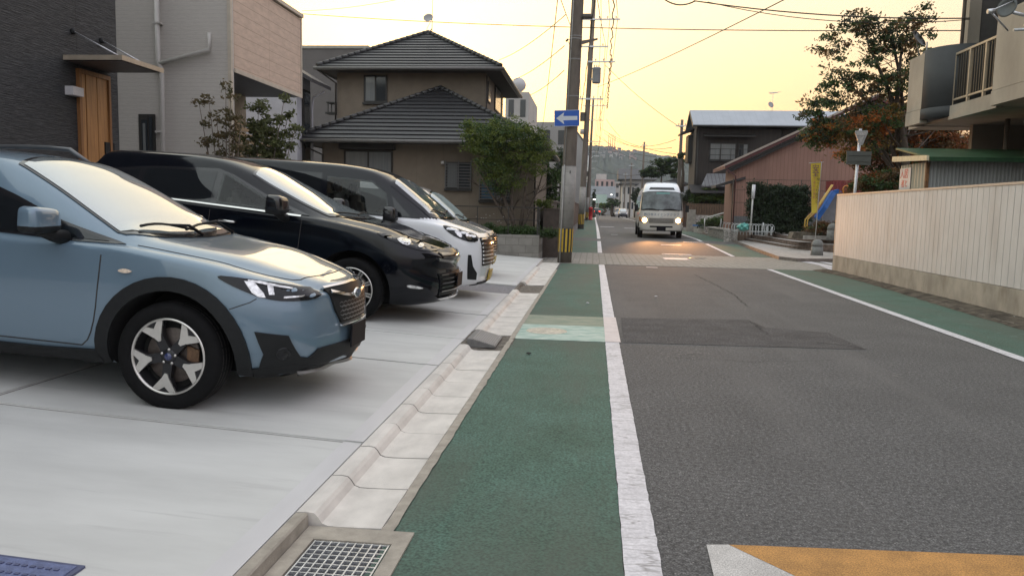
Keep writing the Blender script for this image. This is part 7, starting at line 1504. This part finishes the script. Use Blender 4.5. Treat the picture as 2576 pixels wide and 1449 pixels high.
# ---- autumn tree behind the fence
YT2=27.8; base=aY(2290,500,YT2); t=thing('autumn_tree','large dark-green tree turning orange, rising behind the sign pole','tree',(base.x,YT2,.1)); tb=MB()
limbs(tb,(base.x,YT2,0),up(2268,120,YT2),.15,1.6,12,3); 
for u,v,r_,sp in ((2180,100,.09,1.3),(2120,200,.09,1.2),(2080,330,.08,1.1),(2150,400,.07,1.0),(2215,180,.08,1.0),(2240,60,.08,1.0)): tb.tube([(base.x,YT2,2.2),up((2290+u)/2,(330+v)/2+10,YT2+.2),up(u,v,YT2)],[r_,r_*.7,.015],7,0); limbs(tb,up((2290+u)/2,(330+v)/2+10,YT2+.2),up(u,v,YT2),r_*.5,sp*.8,6,u)
wpart(tb,'trunk',bark,t)
def blob(u,v,ru,rv,w_,Y=YT2,dep=.8): q=aY(u,v,Y); k=Y/FPX; return (q.x,Y,q.z,ru*k,dep,rv*k,w_)
B=[blob(2130,75,55,45,1.0),blob(2085,130,40,40,.6),blob(2180,60,30,30,.5),blob(2250,70,65,40,1.3),blob(2320,50,50,30,.6),blob(2220,110,50,40,1.2),blob(2300,120,45,50,.9),blob(2190,190,70,40,1.8),blob(2120,180,45,30,.8),blob(2250,220,60,40,1.0),blob(2100,240,55,40,1.3),blob(2160,270,60,45,1.6),blob(2060,290,55,45,1.3),blob(2100,325,70,35,1.4),blob(2050,350,40,25,.8),blob(2290,190,40,50,.7)]
leaves('crown',None,B,14500,.060,60,t,clump=.18,per=38,mats=[lf2,lfd,M('leaf_dull_olive',(.06,.08,.024),rough=.6,var=.4,trans=.35),lfb])  # olive leaves mixed among green, dark and brown ones
leaves('turning_leaves',None,[blob(2110,340,70,35,1.4),blob(2180,330,60,45,1.6),blob(2150,385,50,25,1),blob(2230,300,50,40,1.2),blob(2060,330,35,30,.6)],6500,.060,66,t,clump=.2,per=40,mats=[M('leaf_turning',(.20,.13,.03),rough=.6,var=.4,trans=.4),lfo,lf2])
YT3=29.5; base=aY(2330,500,YT3); t=thing('orange_tree','rounded orange-brown tree below the balcony, behind the autumn tree','tree',(base.x,YT3,.1)); tb=MB(); limbs(tb,(base.x,YT3,0),up(2320,260,YT3),.13,1.4,10,9); wpart(tb,'trunk',bark,t)
B=[blob(2250,310,60,55,2,YT3),blob(2200,350,50,40,1.4,YT3),blob(2310,330,70,60,2.4,YT3),blob(2260,400,80,50,2.4,YT3),blob(2350,400,60,55,2,YT3),blob(2380,340,45,40,1,YT3),blob(2180,400,40,25,.8,YT3),blob(2280,450,70,30,1.4,YT3),blob(2230,450,50,30,1.2,YT3),blob(2330,270,40,35,.8,YT3),blob(2430,380,45,40,1.2,YT3),blob(2480,420,40,30,.8,YT3),blob(2150,390,30,22,.6,YT3)]
leaves('crown',None,B,30000,.06,61,t,clump=.26,per=60,mats=[lfo,lfb,lfb,M('leaf_rust',(.26,.095,.03),rough=.6,var=.4,trans=.35),lf2])
q=aY(2195,462,26); tag(leaves('verge_shrub',None,[(q.x-.2,26,q.z-.1,.6,.4,.3,1),(q.x+.7,26,q.z+.1,.6,.4,.35,1)],6000,.05,62,clump=.15,per=40,mats=[lf2,lfb]),'mixed green shrubs just over the fence beside the sign pole','shrub')
# ================================================================ the far street and the hills
def bld(name,label,u0,u1,v0,Y,dep,mat,extra=None,roof=None,cat='building',z0=0,group=None):
    a=aY(u0,v0,Y); b=aY(u1,v0,Y); t=thing(name,label,cat,((a.x+b.x)/2,Y+dep/2,0),group=group); z=(a.z+b.z)/2
    mb=MB(); mb.box((a.x,Y,z0-.3),(b.x,Y+dep,z)); wpart(mb,'wall',mat,t)
    if roof:
        mb=MB(); rt,rmat,ov=roof
        if rt=='flat': mb.box((a.x-ov,Y-ov,z+.002),(b.x+ov,Y+dep+ov,z+.18))
        elif rt=='gabX': m_=Y+dep/2; h=dep*.28; mb.prism([(a.x-ov,Y-ov,z),(a.x-ov,m_,z+h),(a.x-ov,Y+dep+ov,z)],(b.x-a.x+2*ov,0,0))
        else: m_=(a.x+b.x)/2; h=(b.x-a.x)*.25; mb.prism([(a.x-ov,Y-ov,z+.003),(m_,Y-ov,z+h),(b.x+ov,Y-ov,z+.003)],(0,dep+2*ov,0))
        wpart(mb,'roof',rmat,t)
    if extra: extra(t,a,b,z,Y,dep)
    return t
lg=M('pale_grey_wall',(.30,.29,.28),rough=.8,var=.08,sc=.5); wh=M('pale_wall',(.42,.40,.38),rough=.8,var=.08,sc=.5); pk=M('pink_wall',(.42,.30,.28),rough=.8,var=.08,sc=.5); drf=M('far_dark_roof',(.05,.05,.055),rough=.6,var=.2); brn=M('brown_wall_far',(.10,.065,.05),rough=.8,var=.2); tanw=M('tan_wall_far',(.28,.22,.16),rough=.8,var=.1); blr=M('blue_grey_roof',(.12,.135,.15),rough=.5,var=.2,sc=.6)
def wins(rows,cols,mat=glz,z_lo=None,side='Y'):
    def f(t,a,b,z,Y,dep):
        zl=z_lo if z_lo is not None else z-3*rows
        for r in range(rows):
            for c in range(cols):
                mb=MB(); w=(b.x-a.x)/cols; x=a.x+w*(c+.28); zz=zl+(z-zl)*(r+.35)/rows; mb.box((x,Y-.04,zz),(x+w*.45,Y-.002,zz+(z-zl)/rows*.45)); wpart(mb,'window',mat,t)
    return f
# white building with water tank
def tank(t,a,b,z,Y,dep):
    mb=MB(); q=aY(1305,215,Y+2); mb.lathe([(.001,.62),(.25,.56),(.45,.4),(.58,.15),(.6,0),(.55,-.25),(.3,-.5),(.001,-.6)],20,(q.x,Y+2,q.z)); mb.tube([(q.x,Y+2,q.z-.5),(q.x,Y+2,z)],.25,8); wpart(mb,'water_tank',M('tank_white',(.45,.44,.45),rough=.6,var=.05),t); wins(3,2)(t,a,b,z,Y,dep)
bld('white_building','white building with a round rooftop tank behind the right side of the tiled house',1272,1331,232,62,9,wh,tank)
bld('pale_building','long pale low-rise wall showing between the street tree and the near pole',1320,1432,312,75,12,lg,wins(3,3))
# big grey gabled wall
YGb=92; a=aY(1432,308,YGb); c=aY(1468,358,YGb); d=aY(1380,312,YGb); t=thing('grey_gable_building','tall light-grey building with sloping roof edge right behind the near pole','building',(c.x-5,YGb+5,0))
mb=MB(); mb.prism([(c.x,YGb,0),(c.x,YGb,c.z),(a.x,YGb,a.z),(a.x-10,YGb,a.z),(a.x-10,YGb,0)],(0,14,0)); wpart(mb,'wall',lg,t)
mb=MB(); mb.prism([(c.x+.15,YGb-.1,c.z),(c.x+.15,YGb-.1,c.z+.15),(a.x,YGb-.1,a.z+.15),(a.x,YGb-.1,a.z)],(0,14.2,0)); wpart(mb,'roof_edge',MATS['cap_grey'],t)
# carport with white roof left of the near pole
q=aY(1380,436,38); ct=thing('carport','carport with pale curved roof and dark posts, left of the near pole','carport',(q.x,40,0)); mb=MB()
for i in range(8):
    t0,t1=i/8,(i+1)/8; x0=q.x-1.9+2.4*t0; x1=q.x-1.9+2.4*t1; z0=q.z-.35*(2*t0-1)**2; z1=q.z-.35*(2*t1-1)**2; mb.prism([(x0,37.5,z0),(x1,37.5,z1),(x1,37.5,z1-.05),(x0,37.5,z0-.05)],(0,5,0))
wpart(mb,'roof',M('carport_sheet',(.60,.55,.48),rough=.4,var=.05,trans=.5),ct); mb=MB()
for x in (q.x-1.7,q.x-.9,q.x-.2,q.x+.35):
    for y in (37.6,42.3): mb.box((x,y,.0),(x+.09,y+.09,q.z-.15))
for y in (37.6,42.3): mb.box((q.x-1.8,y+.092,q.z-.62),(q.x+.44,y+.15,q.z-.5))
wpart(mb,'post',winf,ct)
bld('white_truck_wall','white rendered shed wall under the carport roof',1345,1401,470,44,2,wh,cat='shed')
# street-side walls and hedges left, beyond the crossing
for i,(y0,y1,h,mt,lab) in enumerate(((28.2,40,1.5,M('brown_wall'  ,(0,0,0)),'brown boundary wall on the left just past the crossing'),(41,57,1.7,lg,'grey boundary wall beside the second utility pole'),(58,90,1.8,brn,'dark wall along the left lane beyond the second pole'))):
    mb=MB(); mb.box((-1.72,y0,0),(-1.56,y1,h+.3)); mb.box((-1.76,y0-.03,h+.301),(-1.52,y1+.03,h+.38)); tag(mb.build('boundary_wall',mt),lab,'wall')
for i,(y,zc,n,lab) in enumerate(((33,2.8,2500,'small dark tree leaning over the brown wall behind the near pole'),(46,4.6,2200,'dark street-side foliage between the near pole and the second pole'))):
    q=Vector((-2.0,y,0)); t=thing('wall_tree',lab,'tree',(q.x,q.y,.1)); tb=MB(); limbs(tb,(q.x,q.y,.1),(q.x+.1,q.y,zc),.06,.8,5,i+30); wpart(tb,'trunk',bark,t); leaves('crown',None,[(q.x,y,zc,.55,.7,.6,1),(q.x+.1,y,zc-1,.45,.6,.5,.8)],n,.07,70+i,t,clump=.2,per=30,mats=[lfd,lf2])
# red post box
q=aY(1486,530,98); t=thing('post_box','red pillar box at the left kerb near the third pole','post box',(q.x,98,ZR(98))); MB().lathe([(.001,0),(.28,0),(.28,.1),(.24,.12),(.24,1.3),(.30,1.34),(.28,1.5),(.12,1.62),(.001,1.64)],16).build('box_body',M('post_red',(.45,.02,.02),rough=.4,var=.05),t); MB().box((-.16,-.26,1.1),(.16,-.235,1.16)).build('slot',blk_,t)
# end of street
bld('tiled_far_house','far house with blue-grey roofs at the end of the street',1497,1538,498,215,12,lg,roof=('gabX',blr,1.2))
bld('long_roof_house','long low grey roof below the hillside at the street end',1500,1600,486,330,30,blr)
bld('pink_building','pale pink four-storey building at the foot of the hill',1497,1546,452,300,14,pk,wins(2,4,z_lo=6))
bld('pink_wing','lower pinkish wing on the right of the pink building',1546,1561,458,302,14,wh,wins(2,1,z_lo=6))
bld('roof_hut','white stair hut on top of the pink building',1500,1526,438,305,8,wh)
bld('green_shed','pale green-roofed shed at the far road bend',1500,1522,512,190,8,M('pale_green',(.20,.27,.23),rough=.6),roof=('gabX',M('pale_green',(0,0,0)),.5))
bld('pale_far_house','pale two-storey house on the right at the far street end',1566,1598,464,176,10,wh,wins(2,3,z_lo=1),roof=('flat',drf,.8))
bld('slab_roof_house','grey house with dark slab roof beyond the pale two-storey house',1568,1640,452,190,10,lg,roof=('gabX',drf,1.2))
bld('beige_house','beige house wall right behind the minibus roof',1648,1672,470,90,8,tanw,wins(1,1),roof=('flat',drf,.5))
bld('low_tan_house','low tan house left of the clipped pine trunk',1626,1658,478,105,8,tanw,roof=('gabY',drf,.5))
bld('brown_eave_house','reddish-brown house with grey eave beside the timber house',1668,1724,464,77,8,M('red_brown_wall',(.17,.08,.055),rough=.8,var=.2),wins(1,2,z_lo=2),roof=('gabY',drf,.6))
bld('dark_low_house','low dark-roofed house above the minibus right corner',1690,1735,500,68,4,brn,roof=('gabX',drf,.7))
for i,(y0,y1,h,mt,lab) in enumerate(((60,88,1.6,tanw,'tan garden wall on the right beyond the minibus'),(90,130,1.6,lg,'grey wall along the far right side of the street'))):
    mb=MB(); mb.box((6.4,y0,0),(6.6,y1,h+.3)); mb.box((6.36,y0-.03,h+.301),(6.64,y1+.03,h+.37)); tag(mb.build('boundary_wall',mt),lab,'wall')
# trees at the far end
def ftree(label,u,v,Y,ru,rv,n,seed,mats,size,vb=540,name='far_tree'):
    q=aY(u,v,Y); b=aY(u,vb,Y); t=thing(name,label,'tree',(b.x,Y,max(0,b.z-.3))); tb=MB(); k=Y/FPX; limbs(tb,(b.x,Y,max(0,b.z-.4)),(q.x,Y,q.z),.012*Y*.2,ru*k*.7,5,seed); wpart(tb,'trunk',bark,t)
    rnd=random.Random(seed); B=[(q.x+rnd.uniform(-.6,.6)*ru*k,Y+rnd.uniform(-1,1),q.z+rnd.uniform(-.6,.6)*rv*k,ru*k*.5,1.0,rv*k*.5,1) for _ in range(9)]
    leaves('crown',None,B,n,size,seed,t,clump=.35*size*10*.3,per=35,mats=mats); return t
ftree('bushy tree on the right kerb before the pale far house',1612,508,108,18,30,5000,81,[lfd,lf2],.10)
ftree('dark tall tree behind the row of right-hand poles',1600,490,122,12,22,3500,82,[lfd],.11)
ftree('round far tree in the middle of the street end',1543,512,150,20,16,3500,83,[lf2,lfd],.14)
ftree('olive far tree left of the street end',1520,516,170,14,10,2500,84,[lf2,lf1],.14)
ftree('dark narrow conifer by the left kerb far away',1494,500,130,4,28,2000,85,[lfd],.12)
# clipped pine: cloud pads
YPn=84; t=thing('clipped_pine','clipped pine with flat cloud-like pads on the right before the hill','tree',(aY(1660,500,YPn).x,YPn,.3)); tb=MB(); tp=aY(1668,410,YPn); bs=aY(1660,520,YPn); tb.tube([(bs.x,YPn,.2),(bs.x+.2,YPn,2.2),(tp.x-.2,YPn,3.4),(tp.x,YPn,tp.z)],[.16,.13,.10,.05],8)
PB=[(1625,434,20,7),(1640,425,16,6),(1660,408,22,8),(1690,404,22,8),(1705,420,14,8),(1680,430,20,7),(1650,440,16,6),(1700,440,14,8),(1672,418,18,7),(1712,408,12,10),(1630,442,14,4)]
for u,v,_,_ in PB: q=aY(u,v,YPn); tb.tube([(tp.x,YPn,tp.z-.9),(q.x,YPn,q.z)],[.05,.02],5)
wpart(tb,'trunk',bark,t); leaves('crown',None,[(*aY(u,v,YPn),ru*YPn/FPX,.7,rv*YPn/FPX,ru) for u,v,ru,rv in PB],14000,.09,90,t,clump=.2,per=50,mats=[lfd,M('pine_leaf',(.045,.065,.02),rough=.6,var=.4,trans=.2),lf2])
ftree('small pine tuft peeking over the bay window roof',1715,392,60,10,8,1500,91,[lfd,M('pine_leaf',(0,0,0))],.07,name='pine_tuft',vb=470)
# far lamps and cars
def lamp(u,v,Y,label):
    q=aY(u,v,Y); t=thing('street_lamp',label,'street lamp',(q.x,Y,ZR(Y))); h=q.z-ZR(Y); MB().tube([(0.6,0,0),(.6,0,h),(0.1,0,h+.1)],.05,6).build('post',steel,t); MB().lathe([(.001,-.09),(.14,-.06),(.2,0),(.14,.06),(.001,.09)],12,(0,0,h)).build('lamp_head',lmp,t)
lmp=bpy.data.materials.new('lit_lamp'); lmp.use_nodes=True; b=lmp.node_tree.nodes['Principled BSDF']; b.inputs['Emission Color'].default_value=(1,.95,.85,1); b.inputs['Emission Strength'].default_value=5
lamp(1495,502,110,'lit white street lamp beside the left pole cluster'); lamp(1538,490,160,'lit white street lamp at the centre of the far street')
def simple_car(label,x,Y,rot,paint,lights=None,spec=CMP):
    c=Car(spec); t=thing('far_car',label,'car',(x,Y,ZR(Y)),(0,0,rot)); c.body(t,[paint,welm],[((a,.305),.36,.5,1.2) for a in (-.75,-3.2)])
    for sd in (1,-1):
        mb=MB(); c.panel(mb,[(-1.05,1.055),(-3.4,1.10),(-3.3,1.46),(-2.3,1.53),(-1.75,1.53),(-1.45,1.38)],'side',.006,.01,.1,sd); mb.build('side_window',glass_d,t)
        for wx in (-.75,-3.2): MB().lathe([(.001,0),(.2,0),(.3,-.01),(.31,-.06),(.31,-.2),(.001,-.2)],20,mat=Matrix.Translation((wx,sd*.81,.305))@Matrix.Rotation(0 if sd>0 else math.pi,4,'Z')@Matrix.Rotation(R(-90),4,'X')).build('wheel',tyre,t)
    mb=MB(); c.panel(mb,[(-.72,.5),(-.72,-.5),(-1.40,-.56),(-1.40,.56)],'top',.006,.01,.1); mb.build('windscreen',glass_w,t)
    mb=MB(); c.panel(mb,[(-.55,1.48),(.55,1.48),(.60,1.12),(-.60,1.12)],'rear',.01,.02,.1); mb.build('rear_window',glass_d,t)
    for sd in (1,-1):
        mb=MB(); c.panel(mb,[(sd*.45,.98),(sd*.72,.98),(sd*.72,.80),(sd*.5,.82)],'rear',.012,.02,.1); mb.build('tail_lamp',lights or M('lens_red',(.3,.01,.01),rough=.2,var=0),t)
        mb=MB(); c.panel(mb,[(sd*.45,.80),(sd*.70,.82),(sd*.70,.70),(sd*.45,.70)],'front',.012,.02,.1); mb.build('headlight',lampc,t)
    return t
tl_=bpy.data.materials.new('tail_glow'); tl_.use_nodes=True; b=tl_.node_tree.nodes['Principled BSDF']; b.inputs['Base Color'].default_value=(.5,.02,.02,1); b.inputs['Emission Color'].default_value=(1,.06,.03,1); b.inputs['Emission Strength'].default_value=6
nav=M('dark_car_paint',(.02,.02,.03),rough=.15,var=0,coat=1)
q=aY(1501,530,170); simple_car('small dark car driving away with red tail lights glowing far down the street',q.x,172,R(90),nav,tl_)
q=aY(1556,532,150); simple_car('far white-topped parked car on the right side of the street',q.x,148,R(-90),sil); q=aY(1566,534,140); simple_car('far dark parked car on the right, nearest the pole',q.x,136,R(-90),nav)
# hills
hill=M('hill_forest',(.035,.048,.036),rough=1,var=.5,sc=.05,bump=1,bsc=.06,bumpd=8,detail=10)
prof=[(600,455),(900,430),(1150,410),(1300,392),(1400,378),(1470,368),(1500,366),(1530,369),(1552,376),(1580,382),(1600,378),(1620,380),(1645,388),(1680,393),(1720,402),(1800,412),(1950,428),(2150,440),(2400,452),(2700,470)]
hb=MB(); YH=1300; rnd=random.Random(3); V=[]; pts=[]
for (u0_,v0_),(u1_,v1_) in zip(prof[:-1],prof[1:]):
    n=max(2,int((u1_-u0_)/5))
    for i in range(n): t=i/n; pts.append((u0_+(u1_-u0_)*t,v0_+(v1_-v0_)*t+rnd.gauss(0,.9)))
K=14
for u,v in pts:
    p=aY(u,v,YH)
    for k in range(K+1):
        s_=k/K; V.append((p.x*(1-.25*s_),YH-s_*700+rnd.gauss(0,4),max(-2,p.z*(1-s_)**1.25+rnd.gauss(0,2.2)*(1 if 0<k<K else 0)+ (8*math.sin(p.x*.03+k)*(s_*(1-s_)*2)))))
m_=K+1; hb.add(V,[(i*m_+k,(i+1)*m_+k,(i+1)*m_+k+1,i*m_+k+1) for i in range(len(pts)-1) for k in range(K)],0,True)
hb.add([V[i*m_] for i in range(len(pts))]+[(V[i*m_][0],YH+500,-2) for i in range(len(pts))],[(i,i+1,len(pts)+i+1,len(pts)+i) for i in range(len(pts)-1)],0,True)
ho=hb.build('hill',hill); struct(ho)
bv=BVHTree.FromPolygons([Vector(v) for v in hb.v],hb.f)
gi='small pale houses scattered on the hillside'; rnd=random.Random(12)
for i in range(30):
    u=rnd.uniform(1492,1600) if i<34 else rnd.uniform(1600,1660); v=rnd.gauss(384 if u<1560 else 392,6) if i<30 else rnd.uniform(395,440)
    d=ray(u,v).normalized(); h=bv.ray_cast(O,d)
    if h[0] is None or h[0].z<3: continue
    w=rnd.uniform(4,7); mb=MB(); p=h[0]; mb.box((-w/2,-4,-4),(w/2,4,rnd.uniform(2.5,5))); mb.prism([(-w/2-.5,-4.5,2.4),(w/2+.5,-4.5,2.4),(0,-4.5,3.8)],(0,9,0),1)
    tag(mb.build('hillside_house',[rnd.choice([wh,lg,pk]),drf],loc=p),'small pale house among many on the far hillside','house',gi)
for k in range(4):
    q=aY(1531+k*5.2,364,1250); q1=aY(1531+k*5.2,338+(k%2)*4,1250); o=MB().tube([(0,0,-25),(0,0,q1.z-q.z)],[.9,.5],5).build('radio_mast',M('mast_red',(.45,.20,.12),rough=.6,var=0),loc=(q.x,1250,q.z)); tag(o,('first','second','third','fourth')[k]+' slim red mast from the left on the hill crest','mast','row of four slim masts on the hill crest')
# evening air
hz=bpy.data.materials.new('haze'); hz.use_nodes=True; nt=hz.node_tree; nt.nodes.clear(); out=nt.nodes.new('ShaderNodeOutputMaterial'); pv=nt.nodes.new('ShaderNodeVolumePrincipled'); pv.inputs['Color'].default_value=(.66,.75,.86,1); pv.inputs['Density'].default_value=.00024; pv.inputs['Anisotropy'].default_value=.2; nt.links.new(pv.outputs[0],out.inputs['Volume'])
if HAZE:
    o=MB().box((-1100,-300,-60),(1500,2000,230)).build('haze',hz); o['kind']='stuff'
